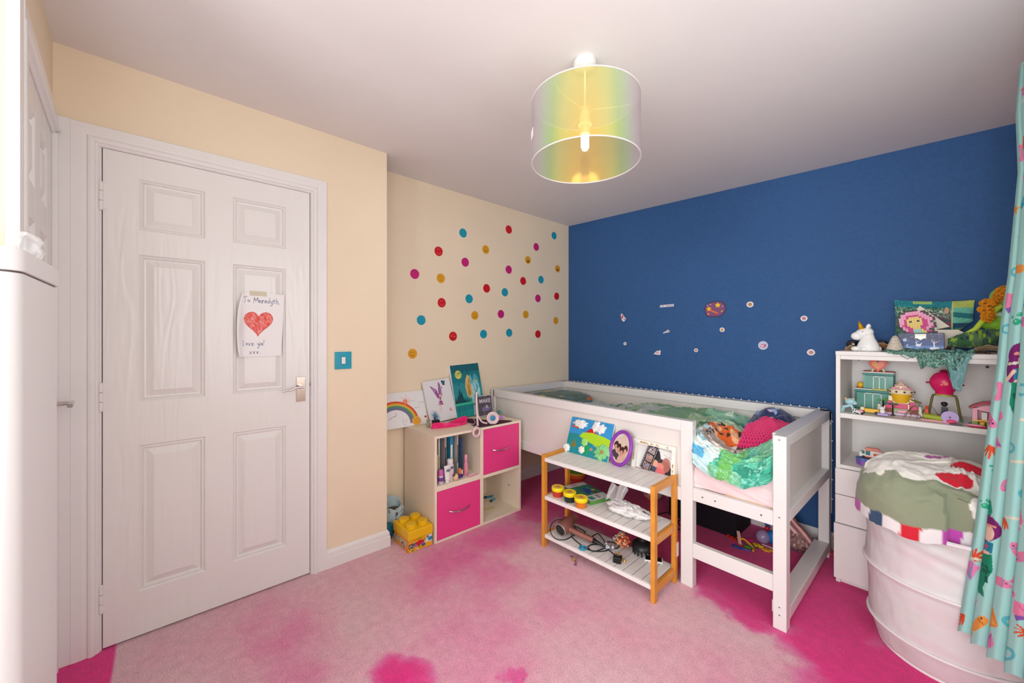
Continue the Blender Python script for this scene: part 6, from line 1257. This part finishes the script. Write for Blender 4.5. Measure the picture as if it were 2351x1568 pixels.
for k in range(6): a=PI+k*PI/5; mb.ball((.045*math.cos(a),.045*math.sin(a),.115),.005,8)
part('candy',mb,pm('toy_plum','5a2c4c',.3),cs,smooth=True); part('column',MB().cyl((0,0,.06),(0,0,.106),.030,.040,n=18),M_yl,cs,smooth=True)
x_=X(2050,2.66); sl=thing('toy_street_lamp','small black toy street lamp before the cupcake cafe','toy',(x_,2.66,Z1)); part('pole',MB().cyl((0,0,0),(0,0,.052),.0028,n=8).cyl((0,0,0),(0,0,.004),.008,n=10),M_black,sl,smooth=True); part('arm',MB().box(-.018,.018,-.003,.003,.052,.059),M_black,sl)
x_=X(2028,2.72); pl=thing('toy_palm','tiny black and green toy palm beside the turquoise shop','toy',(x_,2.72,Z1)); part('trunk',MB().cyl((0,0,0),(0,0,.062),.003,n=8),M_black,pl,smooth=True); part('frond',MB().ball((-.012,0,.062),(.014,.005,.004),8).ball((.012,0,.066),(.014,.005,.004),8),M_gn,pl,smooth=True)
# wire insect / plant
x_=X(2117,2.63); wr=thing('wire_creature','spiky wire and bead creature with long thin legs on the shelf','craft figure',(x_,2.63,Z1)); rs=random.Random(9)
mb=MB()
for k in range(16):
    a=k*2*PI/16+rs.uniform(-.1,.1); r1=rs.uniform(.035,.075); h=rs.uniform(.03,.075)
    mb.tube(smooth_path([Vector((0,0,.030)),Vector((r1*.5*math.cos(a),r1*.35*math.sin(a),h)),Vector((r1*math.cos(a),r1*.5*math.sin(a),.026)),Vector((r1*1.2*math.cos(a),-abs(r1*.5*math.sin(a)),.002))],3),.0009,4)
part('leg',mb,pm('copper_wire','7c5c48',.35,metal=.6),wr); part('body',MB().ball((-.006,0,.040),(.008,.007,.022),10).ball((.004,-.004,.020),(.010,.008,.010),8),pm('ivory_bead','e4d8c8',.4),wr,smooth=True); part('leaf',MB().ball((-.020,0,.082),(.022,.005,.005),8,M=rotM('Y',20).to_3x3()),pm('olive_leaf','6c6e2c',.5),wr,smooth=True)
# hot air balloon toy
hy=2.70; hx=X(2168,hy); hb_=thing('toy_balloon','hot pink toy hot air balloon standing on bent brick legs','toy',(hx,hy,Z1)); k_=.0
rb=(X(2204,hy)-X(2132,hy))/2; zt,zm,zl=Zat(856,2168,hy)-Z1,Zat(880,2168,hy)-Z1,Zat(905,2168,hy)-Z1
part('balloon',MB().lathe([(rb*.58,zl),(rb*.60,zl+.012),(rb*.80,(zl+zm)/2),(rb*.98,zm-.004),(rb,zm+.004),(rb*.92,zm+.022),(rb*.70,zt-.008),(rb*.45,zt),(rb*.15,zt+.006),(0,zt+.006)],36,sy=.8),pm('toy_hot_pink','dc1a64',.3),hb_,smooth=True)
part('top_knob',MB().lathe([(.014,0),(.016,.003),(.010,.010),(0,.012)],14,c=(0,0,zt+.004)),pm('toy_dark_pink','a01048',.35),hb_,smooth=True); part('emblem',MB(frameM((0,-rb*.8-.002,zm),(1,0,0),(0,0,1))).box(-.002,.012,-.006,.008,-.004,.002).box(-.012,-.004,-.008,-.001,-.004,.002),M_or,hb_); part('side_pin',MB().cyl((-rb-.010,0,zm),(-rb+.004,0,zm),.004,n=8).cyl((rb-.004,0,zm-.002),(rb+.012,0,zm-.004),.004,n=8),pm('toy_dark_pink','a01048',.35),hb_,smooth=True)
part('ring',MB().lathe([(rb*.5,zl-.008),(rb*.56,zl-.008),(rb*.56,zl),(rb*.5,zl)],20,sy=.8),pm('toy_lime','9cae2c',.35),hb_); 
for s_ in (-1,1): part('leg',MB().tube([(s_*rb*.5,0,zl-.004),(s_*rb*.72,0,zl-.006),(s_*rb*.80,0,zl-.022),(s_*rb*.98,0,.030),(s_*rb*1.08,-.004,.0)],.0048,8),pm('toy_khaki','6e6434',.4),hb_,smooth=True)
part('foot',MB().box(rb*.98,rb*1.2,-.014,.008,0,.012),pm('toy_dark_green','1f5a3c',.4),hb_); part('foot',MB().box(-rb*1.2,-rb*.98,-.014,.008,0,.012),M_br,hb_)
fg=part('pilot',MB().box(-.010,.012,-.006,.008,.020,.058).ball((0,0,.070),.010,10),pm('toy_navy','2a2038',.4),hb_,smooth=True); part('hair',MB().ball((0,.002,.074),(.012,.010,.010),8),M_black,hb_,smooth=True); part('basket',MB().box(-.022,.030,-.012,.014,.002,.022),pm('toy_magenta','8c2c5c',.4),hb_,bev=.002)
x_=X(2150,2.62); rk=thing('toy_log_cart','lime green toy cart with pink car lying before the balloon','toy',(x_,2.62,Z1),-.12); part('log',MB().cyl((-.040,0,.020),(.036,0,.014),.013,n=14),pm('toy_lime','9cae2c',.35),rk,smooth=True); part('base',MB().box(-.050,.050,-.016,.012,0,.007),M_lp,rk,bev=.002); part('figure',MB().box(-.036,-.026,0,.008,.030,.056).ball((-.031,.004,.062),.006,8),M_or,rk); part('car',MB().ball((.046,-.010,.010),(.018,.012,.010),10),M_pk2,rk,smooth=True)
x_=X(2181,2.605); o=obj('toy_disc',MB().cyl((x_,2.600,Z1+.0275),(x_,2.606,Z1+.0275),.027,n=30),M_lil,smooth=True); tag(o,'round lilac toy disc leaning beside the balloon foot','toy'); part('hub',MB().cyl((x_,2.5985,Z1+.0275),(x_,2.600,Z1+.0275),.004,n=10),pm('toy_plum','5a2c4c',.3),o)
x_=X(2195,2.575); o=obj('stone',MB().ball((x_,2.575,Z1+.003),(.022,.010,.003),14),pm('grey_stone','6f7078',.5),smooth=True); tag(o,'flat grey oval pebble near the front edge of the middle shelf','pebble')
# stall with pink roof, slipper
sy_=2.60; x0=X(2229,sy_); st_=thing('toy_stall','toy stall with magenta curved roof and green base by the curtain','toy building',(x0,sy_,Z1)); ws=.12
mb=MB(frameM((ws*.5,.06,.0),(1,0,0),(0,0,1))); pr=[(-.066,.078),(-.050,.092),(-.025,.106),(.0,.110),(.03,.104),(.062,.088),(.062,.080),(.03,.095),(0,.100),(-.025,.096),(-.05,.083),(-.062,.074)]; mb.prism(pr,0,.065); part('roof',mb,pm('toy_raspberry','b8123c',.35),st_,smooth=True,ang=20)
part('gable',MB(frameM((ws*.5,-.001,0),(1,0,0),(0,0,1))).prism([(-.055,.077),(-.02,.092),(.02,.096),(.055,.082),(.055,.068),(-.02,.068)],0,.003),M_lp,st_); part('wall',MB().box(.004,.018,.0,.06,.0,.078).box(ws-.018,ws-.004,0,.06,0,.078).box(.004,ws-.004,.056,.06,0,.078),M_lp,st_)
part('base',MB().box(-.006,ws,-.012,.06,0,.008),pm('toy_forest','4a7c3c',.4),st_); 
for k in range(6): part('block',MB().box(.006+k*.018,.020+k*.018,-.006,.006,.008,.022),[M_gn,M_yl,M_gn,pm('toy_lime','9cae2c',.35),M_cr,M_yl][k],st_,bev=.002)
part('goods',MB().box(.03,.045,.01,.02,.03,.062).box(.06,.07,.008,.02,.022,.066),M_wh,st_); part('shelf',MB().box(.006,ws-.006,-.002,.02,.024,.030),M_yl,st_)
x_=X(2248,2.572); sp_=thing('toy_shoe','small pink and white toy slipper at the front edge below the stall','toy',(x_,2.574,Z1),-.1); part('sole',MB().ball((0,0,.004),(.036,.012,.004),14),pm('toy_crimson','d01c4c',.4),sp_,smooth=True); part('upper',MB().ball((-.010,0,.008),(.028,.010,.006),12),M_lp,sp_,smooth=True)
# ---- lower shelf
Z2=S2+.0006; y_=2.64; x0=X(1965,y_); hxb=thing('gift_box','purple six sided box with blue patterned lid on the lower shelf','box',(X(1999,y_),y_,Z2)); wv=(X(2036,y_)-x0)/2
hexp=[(wv*math.cos(R(a)),.045*math.sin(R(a))) for a in (0,55,125,180,235,305)]; part('box',MB().prism([(a*.97,b*.97) for a,b in hexp],0,.026),pm('violet_card','9a62c4',.5),hxb); part('lid',MB().prism(hexp,.024,.036),pm('denim_card','5f7cc0',.5,var=(200,.4)),hxb)
va=thing('toy_van','white toy ambulance van with heart and orange stripe on the purple box','toy vehicle',(X(2000,y_),y_,Z2+.037)); W3=wv*.75
mb=MB(frameM((0,.022,0),(1,0,0),(0,0,1))); mb.prism([(-W3,.006),(W3,.006),(W3,.040),(W3*.8,.046),(-W3*.55,.046),(-W3*.85,.030),(-W3,.024)],0,.044); part('body',mb,M_wh,va,bev=.002); part('stripe',MB().box(-W3*.5,W3*1.0,-.0232,-.0222,.041,.045).box(-W3*.5,W3,-.0232,-.0222,.006,.011),M_or,va); part('roof',MB().box(-W3*.4,W3*.7,-.018,.018,.046,.051),pm('toy_salmon','f48c74',.35),va)
part('window',MB().box(-W3*.75,-W3*.50,-.0232,-.0222,.022,.038).box(-W3*.42,-W3*.02,-.0232,-.0222,.018,.039),pm('toy_teal_glass','3f7a78',.15),va); mb=MB(frameM((W3*.5,-.0225,.022),(1,0,0),(0,0,1))); mb.prism(heart(.012),0,.001); part('heart',mb,M_or,va)
for s_ in (-.6,.6): part('wheel',MB().cyl((W3*s_,-.0235,.006),(W3*s_,-.018,.006),.007,n=12),M_black,va,smooth=True)
x_=X(2080,2.72); jr=thing('toy_figure','tiny toy figure with black and yellow hat on the lower shelf','toy',(x_,2.72,Z2)); part('body',MB().box(-.010,.010,-.006,.006,0,.026),M_cr,jr,bev=.002); part('head',MB().cyl((0,0,.026),(0,0,.040),.010,n=12),M_yl,jr,smooth=True); part('hat',MB().cyl((0,0,.040),(0,0,.044),.015,n=14).cyl((0,0,.044),(0,0,.050),.006,n=10),M_black,jr,smooth=True)
x_=X(2156,2.76); rd=thing('toy_dragon','small red toy creature lying at the back of the lower shelf','toy',(x_,2.76,Z2)); part('body',MB().ball((0,0,.035),(.028,.012,.016),12),pm('toy_red','c8303c',.4),rd,smooth=True); part('tail',MB().tube([(.02,0,.035),(.036,0,.038),(.046,0,.028)],.004,6),pm('toy_grey','6c6c70',.4),rd,smooth=True); part('leg',MB().box(-.016,-.008,-.006,.006,0,.03).box(.008,.016,-.006,.006,0,.03),pm('toy_red','c8303c',.4),rd)
# ================================================================ LAUNDRY BASKET, BEDDING, CURTAIN
KX,KY,KR=-.008,2.290,.247
bk_=thing('laundry_basket','tall white translucent fabric laundry basket stuffed with bedding','basket',(KX,KY,0))
def bkf(U,V):
    a=2*PI*U; z=.002+.520*V
    rz=np.interp(z,[0,.02,.10,.14,.21,.30,.318,.335,.42,.50,.522],[.205,.215,.236,.237,.236,.241,.247,.242,.236,.240,.249])
    w_=vnoise(U*40,V*6+U*6,31); sw=np.maximum(0,np.sin(a*1.0+2.6))*np.exp(-((z-.46-.05*np.sin(a*2))/.07)**2)
    r=rz+.003*w_+.010*sw*np.sin(V*60+U*40)*.35
    lean=-.012*V
    return r*np.cos(a)+lean,r*np.sin(a),z-.010*np.sin(a+.6)*(V>.97)
def bkp(p):
    n=vnoise(p.U*9,p.V*4,32); n2=vnoise(p.U*13+3,p.V*6,33); c=p.c
    base=np.array(C('f0ecec')); c[:]=base
    for m,h,k in ((np.clip(n*1.6,0,1),'f2ccd0',.45),(np.clip(-n*1.5-.1,0,1),'d4ddd0',.45),(np.clip(n2*1.4-.25,0,1),'ecccd6',.4)):
        c[:]=c*(1-(m*k)[...,None])+np.array(C(h))*(m*k)[...,None]
psheet('fabric',bkf,220,110,bkp,printed('translucent_nylon',.5,bump=(40,.12),trans=.15),bk_)
for z_,r_ in ((.004,.206),(.100,.240),(.318,.2475),(.520,.2495)): part('wire_ring',MB().tube([(r_*math.cos(2*PI*i/80)-.012*z_/.52,r_*math.sin(2*PI*i/80),z_) for i in range(80)],.0055,8,closed=True),pm('white_piping','eee6e6',.5),bk_,smooth=True)
part('base',MB().lathe([(.203,.001),(.203,.004)],40),pm('white_piping','eee6e6',.5),bk_)
def bdf(U,V):
    a=2*PI*U; ra=.268+.018*np.sin(a*2+.5)+.014*np.sin(3*a+2)+.008*np.cos(a-2.9)
    r=ra*np.sin(np.clip(V,0,1)*PI*.5)**.8
    n=vnoise(U*2*8+V*3,V*6,34)*V; n3=1-np.abs(vnoise(np.cos(a)*3+5,np.sin(a)*3+V*5,36))*2
    z=.528+.215*np.cos(np.clip(V,0,1)*PI*.5)**.62+.026*vnoise(np.cos(a)*V*3+9,np.sin(a)*V*3+9,35)+.008*vnoise(np.cos(a)*V*9+9,np.sin(a)*V*9+9,39)+.014*np.maximum(0,n3-.4)
    z=z+.035*(V>.0)*np.sin(PI*V)**2*np.cos(a-3.0)
    z=z-.012*np.clip((V-.93)/.07,0,1)
    x=KX+r*np.cos(a)*(1+.03*n); y=KY+r*np.sin(a)*(1+.03*n)
    y=np.minimum(y,QY0-.035); lim=2.055+.035*np.sin(x*40)*0+(.0); y=np.where(x>-.02,np.maximum(y,2.085-(x)*.25),y)
    return x,y,z
def bdp(p):
    a=2*PI*p.U; V=p.V; x=V*np.cos(a); y=V*np.sin(a)   # plan coordinates, unit disc
    q=Paint(x,y,'8c9278'); c=q.c; n=vnoise(x*3+8,y*3+8,37)
    q.put(((x-.25)/.95)**2+((y+.05)/.52)**2<1+.35*vnoise(x*6+9,y*6+9,38),'ece6de'); q.put(((x+.25)/.40)**2+((y-.42)/.34)**2<1,'ece6de')
    q.put(((x-.1)/.75)**2+((y+.62)/.22)**2<.8+.3*n,'8c9278'); q.put(((x-.55)/.42)**2+((y+.66)/.36)**2<1,'ece6de')
    for cx,cy,rx,ry,h in ((-.06,.14,.10,.055,'b25aa4'),(.10,-.02,.11,.08,'d4122e'),(.02,-.30,.11,.09,'d4122e'),(.40,.18,.13,.07,'d4122e'),(.46,-.36,.09,.05,'b25aa4'),(.62,.10,.16,.09,'3a4660')): q.ell(cx,cy,rx,ry,h,25)
    st=np.floor(p.U*34+V*2).astype(int)%6; cols=['e8e2e2','cf1c30','e8e2e2','c04aac','e8e2e2','2f4a6a']
    for k,h in enumerate(cols): q.put((V>.962)&(st==k),h)
    q.put((V>.962)&(p.U>.80)&(p.U<.86),'e6b41c'); p.c[:]=q.c
o=psheet('bedding',bdf,260,110,bdp,printed('appliqued_cotton',.85,bump=(160,.35),sheen=.2)); tag(o,'sage green and white bedding with red dots heaped in the basket','bedding')
# curtain
zz_=[.245,.60,.95,1.15,1.30,1.45,1.80,2.00,2.17]; pxs=[2200,2240,2272,2292,2302,2318,2341,2336,2345]
xs_=[ony(px,771,2.03+.17*(z-.25)/1.95).x for px,z in zip(pxs,zz_)]
CWd=.78
def cuf(U,V):
    z=.245+(2.17-.245)*V; y0=2.03+.17*V; xl=np.interp(z,zz_,xs_)
    dx=.30-.20*V; dy=-.40-.25*V
    k=9; ph_=2*PI*k*U+.8*np.sin(3*U+V*1.2); amp=.016*(.35+.65*np.clip(U/.04,0,1))*(1-.25*V)
    s_=np.sin(ph_)+.25*np.sin(2*ph_+1); L=np.hypot(dx,dy); nx,ny=dy/L,-dx/L
    x=xl+dx*U+nx*amp*s_*1.0; y=y0+dy*U+ny*amp*s_+.010*np.cos(ph_)
    z=z-.012*np.cos(ph_)*(1-V)**6-.02*U*(V<.5)*(1-V)
    return np.minimum(x,XE-.03)+0*y,y,z
def cup(p):
    U,V=p.U,p.V; W=.90; Hh=1.925; x=U*W; y=V*Hh; q=Paint(x,y,'a9e0da'); rs=random.Random(12)
    def fish(cx,cy,s,h,h2,r): 
        q.ell(cx,cy,s,s*.5,h,r); ca,sa=math.cos(R(r)),math.sin(R(r)); tr=lambda a,b:(cx+a*ca-b*sa,cy+a*sa+b*ca); q.poly([tr(-s*.8,0),tr(-s*1.5,s*.5),tr(-s*1.3,0),tr(-s*1.5,-s*.5)],h); q.line([tr(s*.3,-s*.35),tr(s*.3,s*.35)],s*.12,h2); q.ell(*tr(s*.6,s*.12),s*.09,s*.09,'2a2440')
    def bub(cx,cy,s,h):
        for a,b,c in ((0,0,1),(1.7,.4,.6),(.6,1.8,.7),(-1.2,1.2,.4)): q.ell(cx+a*s,cy+b*s,s*c,s*c*.8,h); q.ell(cx+a*s-s*.2,cy+b*s+s*.2,s*c*.3,s*c*.25,'8fe0c0')
    def coral(cx,cy,s,h,r):
        for k in (-2,-1,0,1,2): a=R(90+r+k*24); L=s*(1.6-abs(k)*.2); q.line([(cx,cy),(cx+L*.5*math.cos(a),cy+L*.5*math.sin(a)),(cx+L*math.cos(a*.97),cy+L*math.sin(a*.97))],s*.26,h)
    def shell_(cx,cy,s,h,h2,r):
        ca,sa=math.cos(R(r)),math.sin(R(r)); tr=lambda a,b:(cx+a*ca-b*sa,cy+a*sa+b*ca); q.poly([tr(0,-s),tr(s*.9,s*.3),tr(s*.5,s*.9),tr(-s*.5,s*.9),tr(-s*.9,s*.3)],h); 
        for k in (-.5,0,.5): q.line([tr(0,-s*.8),tr(k*s,s*.7)],s*.10,h2)
    def starf(cx,cy,s,h,r): q.poly([(cx+s*(1 if i%2==0 else .42)*math.cos(R(r+i*36)),cy+s*(1 if i%2==0 else .42)*math.sin(R(r+i*36))) for i in range(10)],h)
    def horse_(cx,cy,s): q.line([(cx,cy+s),(cx+s*.5,cy+s*.6),(cx+s*.2,cy),(cx+s*.35,cy-s*.5),(cx-s*.1,cy-s)],s*.42,'3cbf98'); q.line([(cx+s*.1,cy+s*.8),(cx-s*.5,cy+s*.9)],s*.2,'3cbf98'); q.line([(cx+s*.2,cy+.2*s),(cx+s*.25,cy-.4*s)],s*.08,'c8ec70'); q.ring(cx-s*.1,cy-s*.85,s*.35,s*.35,.35,'3cbf98')
    def gem(cx,cy,s): q.poly([(cx-s,cy+.7*s),(cx+.9*s,cy+s*.5),(cx+s,cy-.3*s),(cx-.8*s,cy-s*.8),(cx-s,cy-.4*s)],'f088b0'); q.poly([(cx-.8*s,cy-s*.8),(cx+s,cy-.3*s),(cx-.5*s,cy-1.3*s)],'8c5ab4'); q.line([(cx-.4*s,cy+.3*s),(cx+.3*s,cy-.3*s)],s*.12,'d85a88')
    def maid(cx,cy,s):
        q.ell(cx-.05*s,cy+1.05*s,.55*s,.55*s,'7c1f70'); q.ell(cx-.35*s,cy+.5*s,.28*s,.6*s,'7c1f70'); q.ell(cx+.05*s,cy+.85*s,.26*s,.32*s,'f4cdb8'); q.line([(cx-.3*s,cy+1.15*s),(cx+.3*s,cy+1.2*s)],.1*s,'f0a088')
        q.rect(cx-.28*s,cx+.32*s,cy+.05*s,cy+.50*s,'1f86a4'); q.line([(cx-.3*s,cy+.4*s),(cx-.55*s,cy+.0*s)],.15*s,'f4cdb8'); starf(cx+.02*s,cy+.28*s,.14*s,'d8485c',90); q.ell(cx,cy-.02*s,.26*s,.12*s,'f4cdb8')
        q.poly([(cx-.32*s,cy-.05*s),(cx+.34*s,cy-.02*s),(cx+.42*s,cy-.7*s),(cx+.15*s,cy-1.5*s),(cx+.3*s,cy-1.9*s),(cx-.05*s,cy-1.75*s),(cx-.3*s,cy-1.0*s)],'128a68')
        for k in range(14): q.ell(cx+rs.uniform(-.2,.3)*s,cy-rs.uniform(.2,1.2)*s,.06*s,.09*s,'0c5c4c',40)
    pool=['7fcfc6','e878a8','28a0b8','16a884','f09a3c','e8542c','8c5ab4']
    for i in range(11):
        for j in range(20):
            cx=.04+i*.085+rs.uniform(-.02,.02)+(.04 if j%2 else 0); cy=.05+j*.098+rs.uniform(-.02,.02); s=rs.uniform(.019,.027); k=rs.randrange(9); r=rs.uniform(0,360)
            if k==0: fish(cx,cy,s*1.2,'ee86b0','6aa0c8',r)
            elif k==1: bub(cx,cy,s*.5,'2fb48c')
            elif k==2: coral(cx,cy,s*1.1,'e4562c',r)
            elif k==3: shell_(cx,cy,s,'f08fb8','8468b8',r)
            elif k==4: starf(cx,cy,s*1.1,'f0a040',r)
            elif k==5: coral(cx,cy,s*1.3,'2aa8bc',r*.3)
            elif k==6: q.ring(cx,cy,s*.7,s*.6,.28,'5cc0cc')
            elif k==7: q.line([(cx,cy-s),(cx+s*.3,cy),(cx,cy+s)],s*.7,['ee86b0','0f9c7c','8c3a8c'][i%3])
            else: fish(cx,cy,s*1.2,'f0a048','c86a28',r)
    for cx,cy in ((.02,1.58),(.24,.9),(.5,.5)): horse_(cx+.05,cy,.05)
    for cx,cy in ((.115,.30),(.16,.86),(.42,.6),(.3,1.5),(.65,.9)): 
        q.ell(cx,cy-.02,.055,.14,'a9e0da'); maid(cx,cy,.075)
    gem(.06,1.12,.034); gem(.34,.2,.03); shell_(.03,.21,.035,'ee8cc0','5a9ccc',20); shell_(.20,.12,.04,'f08a28','f0b060',60); fish(.02,.72,.035,'ee86b0','8c5ab4',-40)
    for k in range(14): cx=rs.uniform(0,.85); cy=rs.uniform(0,1.9); q.line([(cx,cy),(cx+.05,cy+.01),(cx+.09,cy-.004)],.008,'e8e4cc')
    p.c[:]=q.c
cu_=psheet('curtain',cuf,700,620,cup,printed('curtain_cotton',.85,bump=(240,.25),trans=.18),solid=0); tag(cu_,'turquoise sea creature print curtain hanging at the right edge','curtain')
# ================================================================ UNDER THE BED
M_bk=pm('black_felt','17131a',.95,bump=(200,.4))
sb=thing('storage_box','black fabric storage box on the carpet under the bed','storage box',(-1.32,2.615,0)); part('box',MB().box(0,.43,0,.27,0,.27),M_bk,sb,bev=.008); part('lid',MB().box(-.004,.434,-.004,.274,.27,.285),M_bk,sb,bev=.004)
part('grab_handle',MB().tube([(.433,.09,.17),(.442,.10,.155),(.442,.17,.155),(.433,.18,.17)],.006,8),pm('dark_strap','2c2430',.9),sb,smooth=True)
def G(px,py,z=0): return onz(px,py,z)
def bit(name,lab,mb,h,cat='toy',rough=.4,**k): o=obj(name,mb,pm('bit_'+h,h,rough),smooth=True,**k); return tag(o,lab,cat)
rs=random.Random(3); P=G(1688,1240); mb=MB()
for i in range(9): mb.ball((P.x+rs.uniform(-.045,.03),P.y+rs.uniform(-.015,.02),.008),.009,6)
bit('bead_string','red and orange beads left of the toy pile beneath the bed',mb,'d8341c','beads')
A,B=G(1697,1248),G(1716,1262); 
bit('toy_band','curved yellow orange plastic band in the toy pile beneath the bed',MB().tube(smooth_path([A+Vector((0,0,.03)),A.lerp(B,.5)+Vector((.0,.03,.03)),B+Vector((.02,.03,.01)),B+Vector((.03,0,.006))],4),.006,8),'e8a020')
P=G(1699,1250); bit('toy_card','narrow pale peach card standing in the toy pile',MB(T(P.x,P.y,0)@rotM('Z',-30)@rotM('Y',-12)).box(-.010,.012,-.002,.002,.001,.075),'f0c8b0')
P=G(1706,1263); bit('toy_spoon','blue plastic spoon at the front of the toy pile',MB().ball((P.x-.03,P.y,.006),(.035,.014,.006),12).cyl((P.x-.005,P.y,.006),(P.x+.035,P.y+.012,.006),.004,n=8),'2c5cb4')
P=G(1716,1259); bit('toy_leaf','small green plastic leaf beside the blue spoon',MB().ball((P.x,P.y,.008),(.022,.012,.008),10),'4c9c2c')
P=G(1722,1244); bit('toy_ribbon','hot pink ribbon scrap behind the toy pile',MB().ball((P.x,P.y,.010),(.022,.016,.009),10),'ec2c84')
P=G(1726,1258); bit('toy_phone','grey toy phone lying among the yellow toys',MB(T(P.x,P.y,.010)@rotM('Z',-25)@rotM('Y',12)).box(-.03,.03,-.014,.014,-.003,.005),'6a6c70',bev=.002)
for k,(px,py,h,lab) in enumerate(((1742,1258,'eccb1c','bright yellow toy figure chain, nearer the grey toy phone'),(1756,1266,'e8a830','amber toy chain piece at the right end of the pile'))):
    P=G(px,py); mb=MB()
    for i in range(9): mb.ball((P.x+rs.uniform(-.03,.03),P.y+rs.uniform(-.014,.014),.007+rs.uniform(0,.008)),(.011,.007,.006),6)
    bit('toy_chain',lab,mb,h)
P=G(1762,1258); bit('toy_stick','thin white plastic stick pointing to the bed leg',MB().cyl((P.x-.03,P.y+.01,.006),(P.x+.06,P.y+.0,.006),.004,n=8),'ece4e0')
P=G(1752,1248); bub_=thing('bubble_toy','clear purple tinted plastic ball with blue holder under the bed','toy',(P.x,P.y,.001)); part('ball',MB().ball((0,0,.040),.038,20),pm('clear_lilac','c4b4dc',.05,alpha=.5,spec=.9),bub_,smooth=True); part('holder',MB().ball((.045,.02,.045),(.035,.026,.040),14).tube([(.01,.07,.075),(.0,.06,.10),(.03,.06,.115),(.06,.06,.10)],.012,10),pm('bit_1f78c4','1f78c4',.35),bub_,smooth=True); part('red_knob',MB().ball((.012,.035,.085),.014,10),pm('bit_c41c3c','c41c3c',.35),bub_,smooth=True)
# striped bag and foil
def sbf(U,V):
    A,B=Vector((-.735,2.80,.19)),Vector((-.565,2.755,.035)); c=np.array(A)[None,None]+(np.array(B-A))[None,None]*V[...,None]; a=2*PI*U; r1=.058-.008*V; n=vnoise(U*9,V*6,41)
    return c[...,0]+r1*np.cos(a)*.8*(1+.15*n),c[...,1]+r1*.75*np.sin(a),c[...,2]+r1*np.cos(a)*.62*(1+.12*n)
o=psheet('striped_bag',sbf,90,40,lambda p:(p.put(p.U>-1,'8c5c5c'),p.put(np.sin(p.U*2*PI*9)>0,'e8a09c'),p.put(np.sin(p.U*2*PI*9)>.85,'f4c8c0')),printed('striped_plastic',.45),solid=.002); tag(o,'pink and white striped bag leaning by the rear bed leg','bag')
mb=bagf(-.605,2.735,.050,.050,.035,.046,7); o=obj('plastic_wrap',mb,pm('brown_clear_plastic','b08a84',.12,alpha=.75,spec=.9),smooth=True,ang=180); tag(o,'shiny crumpled clear wrap before the striped bag','wrapping')
P=G(1835,1262); o=obj('slipper',MB().ball((P.x,P.y+.02,.014),(.060,.026,.013),16),pm('dusky_leather','8a5448',.6),smooth=True); tag(o,'flat dusky pink slipper on the carpet inside the bed frame','slipper')
P=G(1822,1266); o=obj('hoop',MB().tube([(P.x+.075*math.cos(2*PI*i/40),P.y+.045+.04*math.sin(2*PI*i/40),.005) for i in range(40)],.004,8,closed=True),pm('mauve_plastic','7c5474',.4),smooth=True); tag(o,'thin mauve plastic hoop around the dusky slipper','toy')
# plastic sleeve and red bits between bed and unit
mb=bagf(-.435,2.83,.075,.022,.04,.070,8); o=obj('plastic_sleeve',mb,pm('rosy_clear_plastic','c49494',.15,alpha=.45),smooth=True,ang=180); tag(o,'clear plastic sleeve standing between bed leg and white unit','plastic bag')
mb=MB(); rs=random.Random(6); P=G(1910,1274)
for i in range(8): mb.ball((P.x+rs.uniform(-.02,.012),P.y+rs.uniform(-.03,.03),.010),.011,8)
o=obj('bead_cluster',mb,pm('coral_beads','d8404c',.3),smooth=True); tag(o,'coral red beads on the carpet beside the white unit corner','beads')
# pot, bowl, cable
P=G(1318,1108); pt_=thing('plant_pot','green and orange patterned pot on the carpet behind the rack','pot',(P.x-.03,P.y+.07,0))
def ptf(U,V): a=2*PI*U; r=.055+.030*np.sin(PI*(V*.62+.08)); return r*np.cos(a),r*np.sin(a),.13*V
psheet('pot',ptf,60,40,lambda p:(p.put(p.U>-1,'d8642c'),p.put(p.V<.25,'c23a24'),p.put((p.V>.45),'e0a028'),p.put((p.V>.60)&(vnoise(p.U*16,p.V*8,3)>-.3),'4c7c24'),p.put((p.V>.86),'3c5c20')),M_print,pt_)
part('inside',MB().lathe([(.060,.118),(.060,.121)],30),pm('dark_soil','3a2c22',.9),pt_)
P=G(1488,1152); bw=thing('bowl','clear round bowl with red fruit pattern under the bed','bowl',(P.x,P.y+.075,0))
def bwf(U,V): a=2*PI*U; r=.085*np.sin(PI*(.12+V*.42)); return r*np.cos(a),r*np.sin(a),.001+.11*(1-np.cos(PI*V*.5))
psheet('bowl',bwf,70,30,lambda p:(p.put(p.U>-1,'cfa49c'),p.put(vnoise(p.U*18,p.V*7,4)>.15,'b8342c'),p.put(vnoise(p.U*18,p.V*7,5)>.3,'c88a5c')),M_print,bw,solid=.003)
pth=[G(1505,1185),G(1530,1178),G(1556,1184),G(1572,1178),G(1566,1192),G(1556,1200),G(1566,1214),G(1552,1216),G(1530,1206)]
o=obj('floor_cable',MB().tube(smooth_path([p+Vector((0,0,.004)) for p in pth],5),.0032,6),M_black,smooth=True); tag(o,'thin black cable curling on the carpet behind the rack','cable')
